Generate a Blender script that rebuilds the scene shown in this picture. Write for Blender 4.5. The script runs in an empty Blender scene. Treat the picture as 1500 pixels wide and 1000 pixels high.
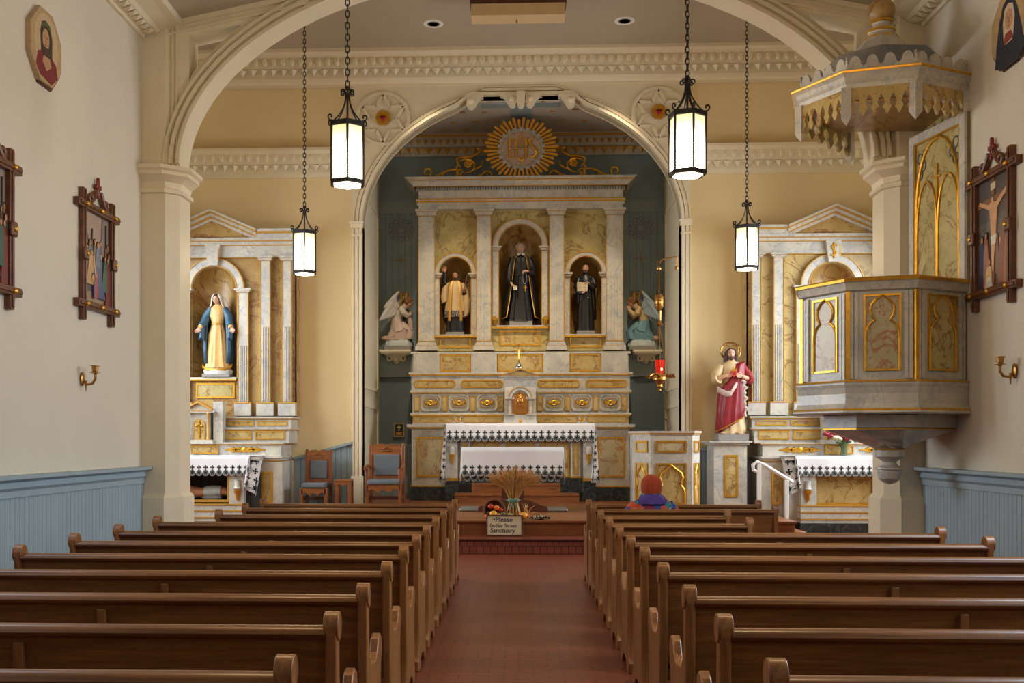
import bpy, bmesh, math, random
from mathutils import Vector, Matrix
from mathutils.geometry import tessellate_polygon
from math import sin, cos, pi, sqrt, radians as R
random.seed(7)
C = bpy.context.scene.collection
SC = bpy.context.scene
# ---------------------------------------------------------------- camera, world, light, exposure
F = 1550.0; PSI = math.atan(F/40000.0); EYE = 1.6
cp, sp = cos(PSI), sin(PSI)
cam = bpy.data.objects.new('camera', bpy.data.cameras.new('camera')); C.objects.link(cam)
cam.location = (0, 0, EYE); cam.rotation_euler = (pi/2, 0, PSI)
cam.data.sensor_width = 36; cam.data.lens = F/1500*36
cam.data.shift_x = 50/1500; cam.data.shift_y = 145/1500
cam.data.clip_start = .05; cam.data.clip_end = 200
SC.camera = cam
w = bpy.data.worlds.new('world'); SC.world = w; w.use_nodes = True
w.node_tree.nodes['Background'].inputs[0].default_value = (.62, .78, 1, 1)
w.node_tree.nodes['Background'].inputs[1].default_value = 1.0
vs = SC.view_settings
SC.display_settings.display_device = 'sRGB'
vs.view_transform = 'Standard'; vs.look = 'None'; vs.gamma = 1; vs.use_curve_mapping = False
vs.exposure = 0.34
SC.cycles.use_denoising = True
SC.cycles.max_bounces = 6; SC.cycles.diffuse_bounces = 4; SC.cycles.glossy_bounces = 3
SC.cycles.sample_clamp_indirect = 4; SC.cycles.caustics_reflective = False; SC.cycles.caustics_refractive = False
DAY = (.64, .82, 1.0); WARM = (1.0, .68, .36)
def area(name, loc, rot, sx, sy, power, col):
    l = bpy.data.lights.new(name, 'AREA'); l.shape = 'RECTANGLE'; l.size = sx; l.size_y = sy
    l.energy = power; l.color = col; l.spread = R(150)
    o = bpy.data.objects.new(name, l); C.objects.link(o); o.location = loc; o.rotation_euler = rot; return o
# daylight entering each window opening of the nave (behind and beside the camera) and of the two transepts
NWIN = [(-1.2, 0.6), (2.4, 4.2), (6.0, 7.8)]
TWIN = [(14.3, 15.9), (16.6, 18.2)]
for (a, b), pl_, pr_ in zip(NWIN, (6, 12, 28), (22, 62, 150)):
    area('nave_daylight_left', (-4.66, (a+b)/2, 3.6), (0, R(-62), 0), 3.2, b-a, pl_, DAY)
    area('nave_daylight_right', (4.87, (a+b)/2, 3.6), (0, R(62), 0), 3.2, b-a, pr_, DAY)
for (a, b) in TWIN:
    area('transept_daylight_left', (-7.24, (a+b)/2, 3.7), (0, R(-62), 0), 3.4, b-a, 155, (.84, .92, 1))
    area('transept_daylight_right', (7.24, (a+b)/2, 3.7), (0, R(62), 0), 3.4, b-a, 180, (.84, .92, 1))
def spot(name, loc, tgt, power, ang, col, r=.08):
    l = bpy.data.lights.new(name, 'SPOT'); l.energy = power; l.spot_size = R(ang); l.spot_blend = 1; l.color = col; l.shadow_soft_size = r
    o = bpy.data.objects.new(name, l); C.objects.link(o); o.location = loc
    o.rotation_euler = (Vector(tgt)-Vector(loc)).to_track_quat('-Z', 'Y').to_euler(); return o
def point(name, loc, power, col, r=.18):
    l = bpy.data.lights.new(name, 'POINT'); l.energy = power; l.color = col; l.shadow_soft_size = r
    o = bpy.data.objects.new(name, l); C.objects.link(o); o.location = loc; return o
for y in (5.6,):                                 # unseen warm fill lights added high in the nave, no lanterns there
    for x in (-1.8, 1.8): point('nave_fill_light', (x, y, 4.9), 88, WARM)
for x, t in ((-1.55, -1.2), (1.75, 1.2)):           # spots added to brighten the altar, set at the unlit downlights
    spot('altar_fill_spot', (x, 17.9, 8.6), (t, 21.0, 3.4), 760, 50, (1, .82, .58))

# ---------------------------------------------------------------- pixel / world helpers
def PX(px, Y):
    t = (px-700.0)/F
    return Y*(t*cp-sp)/(cp+t*sp)
def PZ(px, py, Y):
    return EYE-(py-645.0)*(Y*cp-PX(px, Y)*sp)/F
class Pl:                                    # a frontal plane at depth Y seen around pixel column c
    def __init__(s, Y, c): s.Y = Y; s.c = c; s.x0 = PX(c, Y); s.k = (Y*cp-s.x0*sp)/F
    def x(s, d): return s.x0+d*s.k
    def d(s, d): return d*s.k
    def z(s, py): return EYE-(py-645.0)*s.k

# ---------------------------------------------------------------- mesh builder
LOC = {}
class MB:
    def __init__(s): s.v = []; s.f = []; s.m = []; s.mi = 0; s.T = None
    def add(s, vs, fs):
        n = len(s.v)
        if s.T is not None: vs = [tuple(s.T @ Vector(p)) for p in vs]
        s.v.extend(tuple(p) for p in vs)
        for f in fs: s.f.append([i+n for i in f]); s.m.append(s.mi)
    def box(s, x0, x1, y0, y1, z0, z1):
        s.add([(x0,y0,z0),(x1,y0,z0),(x1,y1,z0),(x0,y1,z0),(x0,y0,z1),(x1,y0,z1),(x1,y1,z1),(x0,y1,z1)],
              [(0,3,2,1),(4,5,6,7),(0,1,5,4),(1,2,6,5),(2,3,7,6),(3,0,4,7)])
    def frus(s, x0, x1, y0, y1, z0, X0, X1, Y0, Y1, z1):
        s.add([(x0,y0,z0),(x1,y0,z0),(x1,y1,z0),(x0,y1,z0),(X0,Y0,z1),(X1,Y0,z1),(X1,Y1,z1),(X0,Y1,z1)],
              [(0,3,2,1),(4,5,6,7),(0,1,5,4),(1,2,6,5),(2,3,7,6),(3,0,4,7)])
    def prism(s, poly, ax, a, b, holes=()):
        def P(u, t): return {'x': (t,u[0],u[1]), 'y': (u[0],t,u[1]), 'z': (u[0],u[1],t)}[ax]
        loops = [list(poly)]+[list(h) for h in holes]
        flat = [p for l in loops for p in l]; n = len(flat)
        V = [P(p, a) for p in flat]+[P(p, b) for p in flat]
        Fc = []
        if holes or len(poly) > 8:
            tr = tessellate_polygon([[Vector((p[0],p[1],0)) for p in l] for l in loops])
            for t in tr: Fc.append(tuple(t)); Fc.append(tuple(i+n for i in reversed(t)))
        else:
            Fc.append(tuple(range(n))); Fc.append(tuple(range(2*n-1, n-1, -1)))
        k = 0
        for l in loops:
            m = len(l)
            for i in range(m):
                j = (i+1) % m; Fc.append((k+i, k+j, k+j+n, k+i+n))
            k += m
        s.add(V, Fc)
    def rim(s, x0, x1, z0, z1, w, y0, y1):       # rectangular frame facing -y
        s.box(x0,x1,y0,y1,z0,z0+w); s.box(x0,x1,y0,y1,z1-w,z1)
        s.box(x0,x0+w,y0,y1,z0+w,z1-w); s.box(x1-w,x1,y0,y1,z0+w,z1-w)
    def loft(s, rings, cap=True, closed=True):
        n = len(rings[0]); V = [p for r in rings for p in r]; Fc = []
        for i in range(len(rings)-1):
            for j in range(n if closed else n-1):
                k = (j+1) % n; Fc.append((i*n+j, i*n+k, (i+1)*n+k, (i+1)*n+j))
        if cap and closed:
            Fc.append(tuple(range(n-1,-1,-1))); Fc.append(tuple(range((len(rings)-1)*n, len(rings)*n)))
        s.add(V, Fc)
    def lathe(s, prof, c=(0,0,0), n=20, sx=1, sy=1, ph=0):
        s.loft([[(c[0]+r*cos(ph+2*pi*j/n)*sx, c[1]+r*sin(ph+2*pi*j/n)*sy, c[2]+z) for j in range(n)] for r, z in prof])
    def ball(s, c, r, sc=(1,1,1), n=12, m=8):
        V = [(c[0],c[1],c[2]-r*sc[2])]
        for i in range(1, m):
            t = -pi/2+pi*i/m
            for j in range(n): V.append((c[0]+r*cos(t)*cos(2*pi*j/n)*sc[0], c[1]+r*cos(t)*sin(2*pi*j/n)*sc[1], c[2]+r*sin(t)*sc[2]))
        V.append((c[0],c[1],c[2]+r*sc[2])); Fc = []
        for j in range(n): Fc.append((0, 1+(j+1)%n, 1+j)); Fc.append((len(V)-1, len(V)-1-n+j, len(V)-1-n+(j+1)%n))
        for i in range(m-2):
            for j in range(n): Fc.append((1+i*n+j, 1+i*n+(j+1)%n, 1+(i+1)*n+(j+1)%n, 1+(i+1)*n+j))
        s.add(V, Fc)
    def tube(s, pts, r, n=8, flat=1.0, closed=False):
        pts = [Vector(p) for p in pts]; N = len(pts)
        rs = r if isinstance(r, (list, tuple)) else [r]*N
        up = None; rings = []
        for i, p in enumerate(pts):
            if closed: t = pts[(i+1)%N]-pts[i-1]
            else: t = pts[min(i+1,N-1)]-pts[max(i-1,0)]
            t.normalize()
            if up is None:
                up = Vector((0,0,1)) if abs(t.z) < .9 else Vector((0,1,0))
                if abs(t.dot(up)) > .9: up = Vector((1,0,0))
            u = up-t*up.dot(t)
            if u.length < 1e-6: u = t.orthogonal()
            u.normalize(); v = t.cross(u); up = u
            rings.append([tuple(p+u*(rs[i]*cos(2*pi*j/n))+v*(rs[i]*flat*sin(2*pi*j/n))) for j in range(n)])
        if closed:
            rings.append(rings[0]); s.loft(rings, cap=False)
        else: s.loft(rings)
    def build(s, name, mat, parent=None, bevel=0, flat=False, seg=2, sharp=38):
        me = bpy.data.meshes.new(name)
        o = LOC.get(parent.name, (0,0,0)) if parent is not None else (0,0,0)
        V = [(p[0]-o[0], p[1]-o[1], p[2]-o[2]) for p in s.v] if any(o) else s.v
        me.from_pydata(V, [], s.f)
        mats = mat if isinstance(mat, (list, tuple)) else [mat]
        for q in mats: me.materials.append(q)
        if len(mats) > 1: me.polygons.foreach_set('material_index', s.m)
        bm = bmesh.new(); bm.from_mesh(me)
        bmesh.ops.remove_doubles(bm, verts=bm.verts, dist=1e-6)
        bmesh.ops.recalc_face_normals(bm, faces=bm.faces); bm.to_mesh(me); bm.free()
        if not flat:
            me.polygons.foreach_set('use_smooth', [True]*len(me.polygons))
            me.set_sharp_from_angle(angle=R(sharp))
        ob = bpy.data.objects.new(name, me); C.objects.link(ob)
        if parent is not None:
            ob.parent = parent; LOC[ob.name] = o
        if bevel:
            b = ob.modifiers.new('bevel', 'BEVEL'); b.width = bevel; b.segments = seg; b.limit_method = 'ANGLE'; b.angle_limit = R(50)
        return ob
def thing(name, label, cat, loc=(0,0,0), group=None, rz=0):
    o = bpy.data.objects.new(name, None); C.objects.link(o); o.location = loc; o.rotation_euler = (0,0,rz)
    o.empty_display_size = .1
    LOC[o.name] = tuple(loc); tag(o, label, cat, group); return o
def tag(o, label, cat, group=None):
    o['label'] = label; o['category'] = cat
    if group: o['group'] = group
    return o
def struct(o, label=None):
    o['kind'] = 'structure'
    if label: o['label'] = label
    return o
def dup(root, loc=None, rz=None, label=None):
    r = root.copy(); C.objects.link(r)
    if loc is not None: r.location = loc
    if rz is not None: r.rotation_euler[2] = rz
    if label: r['label'] = label
    for ch in list(root.children):
        c = ch.copy(); C.objects.link(c); c.parent = r
        for g in list(ch.children):
            d = g.copy(); C.objects.link(d); d.parent = c
    return r
def settle(o, z=None):                        # move a one-mesh thing's origin to its own base
    me = o.data; n = len(me.vertices)
    xs = [v.co.x for v in me.vertices]; ys = [v.co.y for v in me.vertices]; zs = [v.co.z for v in me.vertices]
    c = Vector(((min(xs)+max(xs))/2, (min(ys)+max(ys))/2, min(zs)))
    me.transform(Matrix.Translation(-c)); o.location = o.location+c; return o

# ---------------------------------------------------------------- procedural materials
def lin(h):
    h = h.lstrip('#'); q = [int(h[i:i+2], 16)/255 for i in (0,2,4)]
    return tuple(((c+.055)/1.055)**2.4 if c > .04045 else c/12.92 for c in q)+(1,)
class NT:
    def __init__(s, name):
        s.m = bpy.data.materials.new(name); s.m.use_nodes = True; s.t = s.m.node_tree
        s.b = s.t.nodes['Principled BSDF']; s.tc = s.t.nodes.new('ShaderNodeTexCoord')
    def n(s, ty, **kw):
        q = s.t.nodes.new('ShaderNode'+ty)
        for k, v in kw.items():
            if k.startswith('i_'): q.inputs[k[2:].replace('_', ' ')].default_value = v
            else: setattr(q, k, v)
        return q
    def l(s, a, b): s.t.links.new(a, b)
    def map(s, scale, rot=(0,0,0)):
        q = s.n('Mapping'); q.inputs['Scale'].default_value = scale; q.inputs['Rotation'].default_value = rot
        s.l(s.tc.outputs['Object'], q.inputs['Vector']); return q.outputs[0]
    def noise(s, vec, scale=5, detail=4, rough=.55, dist=0):
        q = s.n('TexNoise'); q.inputs['Scale'].default_value = scale; q.inputs['Detail'].default_value = detail
        q.inputs['Roughness'].default_value = rough; q.inputs['Distortion'].default_value = dist
        s.l(vec, q.inputs['Vector']); return q.outputs['Fac']
    def ramp(s, fac, stops):
        q = s.n('ValToRGB'); e = q.color_ramp.elements
        e[0].position, e[0].color = stops[0]; e[1].position, e[1].color = stops[-1]
        for p, c in stops[1:-1]:
            x = e.new(p); x.color = c
        s.l(fac, q.inputs['Fac']); return q.outputs['Color']
    def mix(s, fac, a, b, mode='MIX'):
        q = s.n('Mix', data_type='RGBA', blend_type=mode)
        for sock, v in ((q.inputs[0], fac), (q.inputs[6], a), (q.inputs[7], b)):
            if hasattr(v, 'links'): s.l(v, sock)
            else: sock.default_value = v
        return q.outputs[2]
    def bump(s, h, strength=.3, dist=.01):
        q = s.n('Bump'); q.inputs['Strength'].default_value = strength; q.inputs['Distance'].default_value = dist
        s.l(h, q.inputs['Height']); s.l(q.outputs[0], s.b.inputs['Normal'])
    def base(s, c):
        if hasattr(c, 'links'): s.l(c, s.b.inputs['Base Color'])
        else: s.b.inputs['Base Color'].default_value = c
    def set(s, rough=.5, metal=0, **kw):
        s.b.inputs['Roughness'].default_value = rough; s.b.inputs['Metallic'].default_value = metal
        for k, v in kw.items(): s.b.inputs[k.replace('_', ' ')].default_value = v
        return s.m
def sc(c, k): return (c[0]*k, c[1]*k, c[2]*k, 1)
def paint(name, hexc, rough=.55, var=.06, nscale=6, bump=0, bscale=60, metal=0, **kw):
    t = NT(name); c = lin(hexc); v = t.map((1,1,1))
    t.base(t.ramp(t.noise(v, nscale, 5), [(.3, sc(c, 1-var)), (.7, sc(c, 1+var))]))
    if bump: t.bump(t.noise(v, bscale, 3), bump, .01)
    return t.set(rough, metal, **kw)
def marble(name, base, cloud, vein, scale=1.0, w=.035, rough=.3, amount=.8):
    t = NT(name); v = t.map((scale, scale, scale))
    c = t.ramp(t.noise(v, 2.2, 6, .6, .6), [(.35, lin(cloud)), (.62, lin(base))])
    n = t.noise(v, 1.6, 5, .6, 1.4)
    k = t.ramp(n, [(.5-w, (0,0,0,1)), (.5, (amount,)*3+(1,)), (.5+w, (0,0,0,1))])
    c = t.mix(k, c, lin(vein))
    n2 = t.noise(v, 4.5, 4, .6, .9)
    k2 = t.ramp(n2, [(.49-w*.6, (0,0,0,1)), (.49, (amount*.55,)*3+(1,)), (.49+w*.6, (0,0,0,1))])
    t.base(t.mix(k2, c, lin(vein))); return t.set(rough)
def wood(name, c0, c1, scale=(1.2,22,22), rough=.36):
    t = NT(name); v = t.map(scale)
    f = t.noise(v, 1.3, 6, .62, .8)
    c = t.ramp(f, [(.28, lin(c0)), (.7, lin(c1))])
    g = t.noise(t.map((scale[0]*4, scale[1]*5, scale[2]*5)), 2, 3)
    c = t.mix(t.ramp(g, [(.3, (.35,)*3+(1,)), (.55, (0,0,0,1))]), c, sc(lin(c0), .55))
    t.base(c); t.bump(f, .08, .003); return t.set(rough)
M = {}
M['wall'] = paint('cream_plaster', 'd0c6b2', .75, .03, 1.2, .12, 90)
M['yellow'] = paint('yellow_plaster', 'e6cf9e', .75, .03, 1.0, .1, 90)
M['white'] = paint('white_trim_paint', 'dfd2b4', .5, .03, 3)
M['ceil'] = paint('textured_ceiling_plaster', 'b0a28c', .85, .03, 2, .35, 38)
M['blue'] = paint('blue_wainscot_paint', '8fa1a9', .5, .04, 3)
M['slate'] = paint('slate_blue_boards', '84959a', .55, .08, 3)
M['slatelight'] = paint('pale_slate_paint', '8a9a9c', .55, .05, 3)
M['slatedark'] = paint('dark_slate_paint', '5b686c', .55, .06, 3)
M['stencil'] = paint('faded_gold_stencil', '8a7a52', .5, .1)
M['stencilgrey'] = paint('faded_grey_stencil', '75787a', .55, .12, 9)
M['palegrey'] = paint('pale_apse_ceiling', 'b3aba0', .8, .03, 2)
M['mw'] = marble('grey_white_marble', 'cdc6b6', 'b4b0a8', '8f98a4', 1.3, .022, .32, .7)
M['my'] = marble('yellow_onyx_marble', 'c8b078', 'b2975a', '7a4a1c', .9, .024, .3, .8)
M['mg'] = marble('green_onyx_marble', 'c4b47c', 'aa9a5e', '7a5526', .9, .024, .3, .8)
M['mp'] = marble('pale_onyx_marble', 'c4b894', 'a89c78', 'a5562a', .9, .02, .3, .8)
M['mr'] = marble('brown_onyx_marble', 'b4955a', '9c7a44', '7a4420', .7, .03, .35, .8)
M['md'] = marble('dark_green_marble', '2a302f', '1c2223', '5b6664', 1.8, .03, .25, .5)
M['gold'] = paint('gilding', 'd8a238', .34, .18, 14, metal=.75)
M['goldp'] = paint('gold_paint', 'c08f3a', .42, .12, 20, metal=.35)
M['brass'] = paint('old_brass', 'b08040', .32, .15, 12, metal=.85)
M['oak'] = wood('honey_oak_pew', '5a3319', '94602f', (1.1,20,20), .3)
M['oakz'] = wood('honey_oak_pew_end', '6a3f1e', 'a56d3a', (18,18,1.2), .32)
M['redoak'] = wood('reddish_oak', '6e3a1c', '9c5f30', (1.1,16,16), .33)
M['redoakz'] = wood('reddish_oak_upright', '68361a', '96582c', (16,16,1.1), .35)
M['darkwood'] = wood('dark_walnut', '3c1c10', '6a3520', (2,14,14), .4)
M['framewood'] = wood('carved_frame_wood', '4a2818', '7a4a2c', (9,9,9), .4)
M['black'] = paint('black_iron', '1c1815', .5, .15, 10, metal=.3)
M['cloth'] = paint('white_linen', 'e2e0e2', .85, .02, 5)
M['emb'] = paint('black_embroidery', '18201f', .85, .1, 30)
M['lace'] = paint('lace_grey', 'a9adab', .85, .1, 30)
M['fabric'] = paint('grey_upholstery', '62666a', .9, .12, 60, .2, 200)
M['steel'] = paint('brushed_steel', '9a9c98', .35, .1, 30, metal=.7)
M['chrome'] = paint('chrome', 'd0d0d0', .12, .02, metal=1)
M['whitemetal'] = paint('white_enamel', 'e6e6e2', .35, .02)
M['skin'] = paint('painted_skin', 'c48a66', .5, .05, 20)
M['skinp'] = paint('pale_painted_skin', 'd2a284', .5, .05, 20)
M['robeblack'] = paint('black_robe', '1b1a1c', .38, .2, 12)
M['robecream'] = paint('cream_robe', 'cdb183', .5, .1, 10)
M['robewhite'] = paint('white_robe', 'd3cbbd', .5, .06, 10)
M['robegold'] = paint('gold_cream_robe', 'cfa565', .42, .12, 12)
M['robeblue'] = paint('blue_mantle', '33566c', .45, .15, 10)
M['robeteal'] = paint('teal_drapery', '6d97a3', .45, .15, 10)
M['robered'] = paint('crimson_mantle', '8e1f2a', .45, .15, 10)
M['robepink'] = paint('pale_pink_drapery', 'cbb2a8', .5, .08, 10)
M['hairbrown'] = paint('brown_hair', '4b3120', .6, .25, 30)
M['hairfair'] = paint('auburn_hair', '8a5c38', .55, .25, 30)
M['hairgrey'] = paint('grey_hair', '9a948a', .6, .2, 30)
M['featherw'] = paint('pale_feathers', 'cfc9c0', .5, .08, 14)
M['featherb'] = paint('blue_grey_feathers', '9fb0b6', .5, .1, 14)
M['rock'] = paint('pale_blue_rock', 'b9c2c2', .6, .12, 10, .4, 20)
M['plinth'] = paint('grey_plinth', '8b8580', .6, .06)
M['redcross'] = paint('dark_red_cross', '7c221c', .45, .1)
M['red'] = paint('red_enamel', 'b02018', .4, .1)
M['eye'] = paint('dark_eye', '20140f', .3, .0)
M['lip'] = paint('painted_lip', '94483c', .5, .0)
M['screen'] = paint('beige_case_paint', 'd2b48a', .6, .03)
M['brown'] = paint('brown_paint', '5e3524', .6, .05)
M['paper'] = paint('aged_paper', 'd8cba8', .8, .05, 20)
M['ink'] = paint('navy_ink', '2a2f52', .7, .0)
M['glassdark'] = paint('dark_case_interior', '20201f', .6, .1)
M['straw'] = paint('wheat_straw', 'b98a4a', .7, .18, 25)
M['leaf'] = paint('green_leaf', '3c4a22', .6, .2, 20)
def brickmat():
    t = NT('red_floor_brick'); v = t.map((1,1,1))
    q = t.n('TexBrick'); t.l(v, q.inputs['Vector']); q.offset = .5; q.squash = 1
    q.inputs['Scale'].default_value = 1; q.inputs['Brick Width'].default_value = .205; q.inputs['Row Height'].default_value = .1
    q.inputs['Mortar Size'].default_value = .006; q.inputs['Mortar Smooth'].default_value = .2
    q.inputs['Color1'].default_value = lin('713320'); q.inputs['Color2'].default_value = lin('7e3c26'); q.inputs['Mortar'].default_value = lin('3c2018')
    n = t.noise(v, 3, 5); c = t.mix(t.ramp(n, [(.35, (0,0,0,1)), (.75, (.4,.4,.4,1))]), q.outputs['Color'], lin('642c1c'))
    t.base(c); t.bump(q.outputs['Fac'], -.4, .004); return t.set(.34)
M['brick'] = brickmat()
def risermat():
    t = NT('red_step_brick'); m = t.map((1,1,1), (R(90),0,0)); q = t.n('TexBrick'); t.l(m, q.inputs['Vector'])
    q.inputs['Scale'].default_value = 1; q.inputs['Brick Width'].default_value = .1; q.inputs['Row Height'].default_value = .108; q.offset = .3
    q.inputs['Mortar Size'].default_value = .006
    q.inputs['Color1'].default_value = lin('84402c'); q.inputs['Color2'].default_value = lin('934a35'); q.inputs['Mortar'].default_value = lin('40261e')
    t.base(q.outputs['Color']); return t.set(.45)
M['riser'] = risermat()
def glow(name, col, strength, stops=None):
    t = NT(name)
    t.b.inputs['Base Color'].default_value = (.8,.8,.78,1)
    if stops:
        s_ = t.n('SeparateXYZ'); t.l(t.tc.outputs['Generated'], s_.inputs[0])
        t.l(t.ramp(s_.outputs['Z'], stops), t.b.inputs['Emission Color'])
    else: t.b.inputs['Emission Color'].default_value = col
    t.b.inputs['Emission Strength'].default_value = strength
    return t.set(.5)
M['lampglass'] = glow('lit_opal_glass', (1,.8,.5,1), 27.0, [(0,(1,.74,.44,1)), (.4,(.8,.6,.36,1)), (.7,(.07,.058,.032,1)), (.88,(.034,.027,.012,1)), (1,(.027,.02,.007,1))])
M['lampbase'] = glow('lit_opal_base', (1,.74,.44,1), 14.0)
M['flame'] = glow('candle_flame', (1,.25,.08,1), 6)
M['goldglow'] = paint('tabernacle_door_gold', 'd89a52', .22, .2, 18, metal=.9)
def redglass():
    t = NT('red_lamp_glass'); t.base((.6,.01,.01,1)); t.b.inputs['Transmission Weight'].default_value = .6
    t.b.inputs['Emission Color'].default_value = (.8,.02,.01,1); t.b.inputs['Emission Strength'].default_value = .25
    return t.set(.15)
M['redglass'] = redglass()
# ================================================================ SETTING
XL, XR, YA, YB, YC = -4.62, 4.83, 12.8, 19.4, 22.3
ZC, ZN0, ZN1 = 8.67, 6.66, 7.62          # crossing ceiling, nave ceiling at the walls and at the ridge
XM = (XL+XR)/2
# floors
b = MB(); b.box(-7.4,7.4,-3.2,19.7,-.2,0); struct(b.build('floor', M['brick']), 'red brick paved nave floor')
b = MB(); b.box(-4.0,4.0,14.94,15.5,0,.185); s_ = b.build('floor_step', M['riser']); struct(s_)
b = MB(); b.box(-4.0,4.0,14.9,15.46,.185,.217); struct(b.build('floor_step_tread', M['brick'], bevel=.008))
b = MB(); b.box(-3.98,3.98,15.44,19.4,.0,.40); b.box(-3.02,3.02,19.3,22.4,0,.40); b.mi = 1
b.box(-4.0,4.0,15.40,19.42,.40,.436); b.box(-3.02,3.02,19.42,22.4,.40,.436)
struct(b.build('floor_sanctuary', [M['redoak'], M['redoak']], bevel=.006), 'raised wooden sanctuary floor')

def wall_x(name, x0, x1, ya, yb, za, zb, wins, wz0, wz1, m):
    b = MB(); holes = []
    for (a, c) in wins:
        zt = wz1-(c-a)/2
        h = [(a, wz0), (c, wz0)]+[((a+c)/2+(c-a)/2*cos(t*pi/10), zt+(c-a)/2*sin(t*pi/10)) for t in range(11)]
        holes.append(h)
    b.prism([(ya,za),(yb,za),(yb,zb),(ya,zb)], 'x', x0, x1, holes); struct(b.build(name, m, flat=True))
def window(n, x, a, c, z0, z1):
    b = MB(); zt = z1-(c-a)/2; r = (c-a)/2
    out = [(a, z0), (c, z0)]+[((a+c)/2+r*cos(t*pi/10), zt+r*sin(t*pi/10)) for t in range(11)]
    q = .07; inn = [(a+q, z0+q), (c-q, z0+q)]+[((a+c)/2+(r-q)*cos(t*pi/10), zt+(r-q)*sin(t*pi/10)) for t in range(11)]
    b.prism(out, 'x', x-.04, x+.04, [inn])
    b.box(x-.02,x+.02,(a+c)/2-.025,(a+c)/2+.025,z0,z1)
    for k in range(1,5): b.box(x-.02,x+.02,a,c,z0+k*(zt-z0)/4-.02,z0+k*(zt-z0)/4+.02)
    struct(b.build('window_%d' % n, M['white'], flat=True))
wall_x('wall_left', XL-.3, XL, -3.2, 13.35, 0, 7.0, NWIN, 1.9, 5.4, M['wall'])
wall_x('wall_right', XR, XR+.3, -3.2, 13.35, 0, 7.0, NWIN, 1.9, 5.4, M['wall'])
wall_x('wall_transept_left', -7.5, -7.2, 13.0, 19.7, 0, ZC+.1, TWIN, 1.9, 5.6, M['yellow'])
wall_x('wall_transept_right', 7.2, 7.5, 13.0, 19.7, 0, ZC+.1, TWIN, 1.9, 5.6, M['yellow'])
k = 1
for (a, c) in NWIN:
    window(k, XL-.22, a, c, 1.9, 5.4); window(k+1, XR+.22, a, c, 1.9, 5.4); k += 2
for (a, c) in TWIN:
    window(k, -7.42, a, c, 1.9, 5.6); window(k+1, 7.42, a, c, 1.9, 5.6); k += 2
b = MB(); b.box(XL-.3,XR+.3,-3.4,-3.2,0,7.7); struct(b.build('wall_entrance', M['wall']))
b = MB(); b.prism([(-7.5,0),(XL,0),(XL,ZN0),(XM,ZN1),(XR,ZN0),(XR,0),(7.5,0),(7.5,ZC+.1),(-7.5,ZC+.1)], 'y', 13.1, 13.35)
struct(b.build('wall_arch', M['yellow'], flat=True))
# ceilings
b = MB(); b.prism([(XL-.3,ZN0-.06),(XM,ZN1),(XR+.3,ZN0-.06),(XR+.3,ZN0+.1),(XM,ZN1+.16),(XL-.3,ZN0+.1)], 'y', -3.4, 13.1)
struct(b.build('ceiling_nave', M['ceil'], flat=True))
b = MB(); b.box(-7.5,7.5,13.1,19.7,ZC,ZC+.15); struct(b.build('ceiling', M['ceil']))

# ---- chancel back wall with the apse opening
XO = PX(763, YB); KO = Pl(YB, 763); AO = KO.d(233); ZS = KO.z(330); ZT = KO.z(141)
def apse_arc(off=0, flat=True, n=30, lo=0):
    pts = []
    for i in range(n+1):
        t = pi*i/n
        x = XO+(AO+off)*cos(t); z = ZS+(ZT-ZS+off)*sin(t)
        if flat and abs(x-XO) < KO.d(74): z = ZT+off
        pts.append((x, z))
    return pts                                   # right to left
b = MB(); op = apse_arc(0)
b.prism([(7.4,0),(7.4,ZC+.1),(-7.4,ZC+.1),(-7.4,0),(XO-AO,0)]+list(reversed(op))+[(XO+AO,0)], 'y', YB, YB+.25)
struct(b.build('wall_back', M['yellow'], flat=True))
SL, SR = PX(517, YB), PX(1010, YB)
b = MB()
b.prism([(SR,0),(SR,8.2),(SL,8.2),(SL,0),(XO-AO,0)]+list(reversed(op))+[(XO+AO,0)], 'y', YB-.07, YB+.3)
# moulded ribs following the arch
for o0, w_, d in ((0,.05,.06),(.07,.05,.04),(.15,.02,.02)):
    inn = apse_arc(o0, True); out = apse_arc(o0+w_, True)
    b.prism([(XO+AO+o0,.43)]+inn+[(XO-AO-o0,.43),(XO-AO-o0-w_,.43)]+list(reversed(out))+[(XO+AO+o0+w_,.43)], 'y', YB-.07-d, YB-.06)
# pilaster strips, their caps and plinths
for s in (-1, 1):
    xa, xb = (SL, XO-AO) if s < 0 else (XO+AO, SR)
    b.box(xa-.02,xb+.03*(s<0),YB-.12,YB-.06,.43,.95)
    for k_, (z0, z1, e) in enumerate(((ZS+.02,ZS+.07,.08),(ZS-.05,ZS+.02,.05),(ZS-.2,ZS-.16,.03))): b.box(xa-e*.6,xb+e*.4,YB-.09-e,YB-.06,z0,z1)
struct(b.build('trim_1', M['white'], flat=True), 'white surround of the chancel arch')
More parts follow.
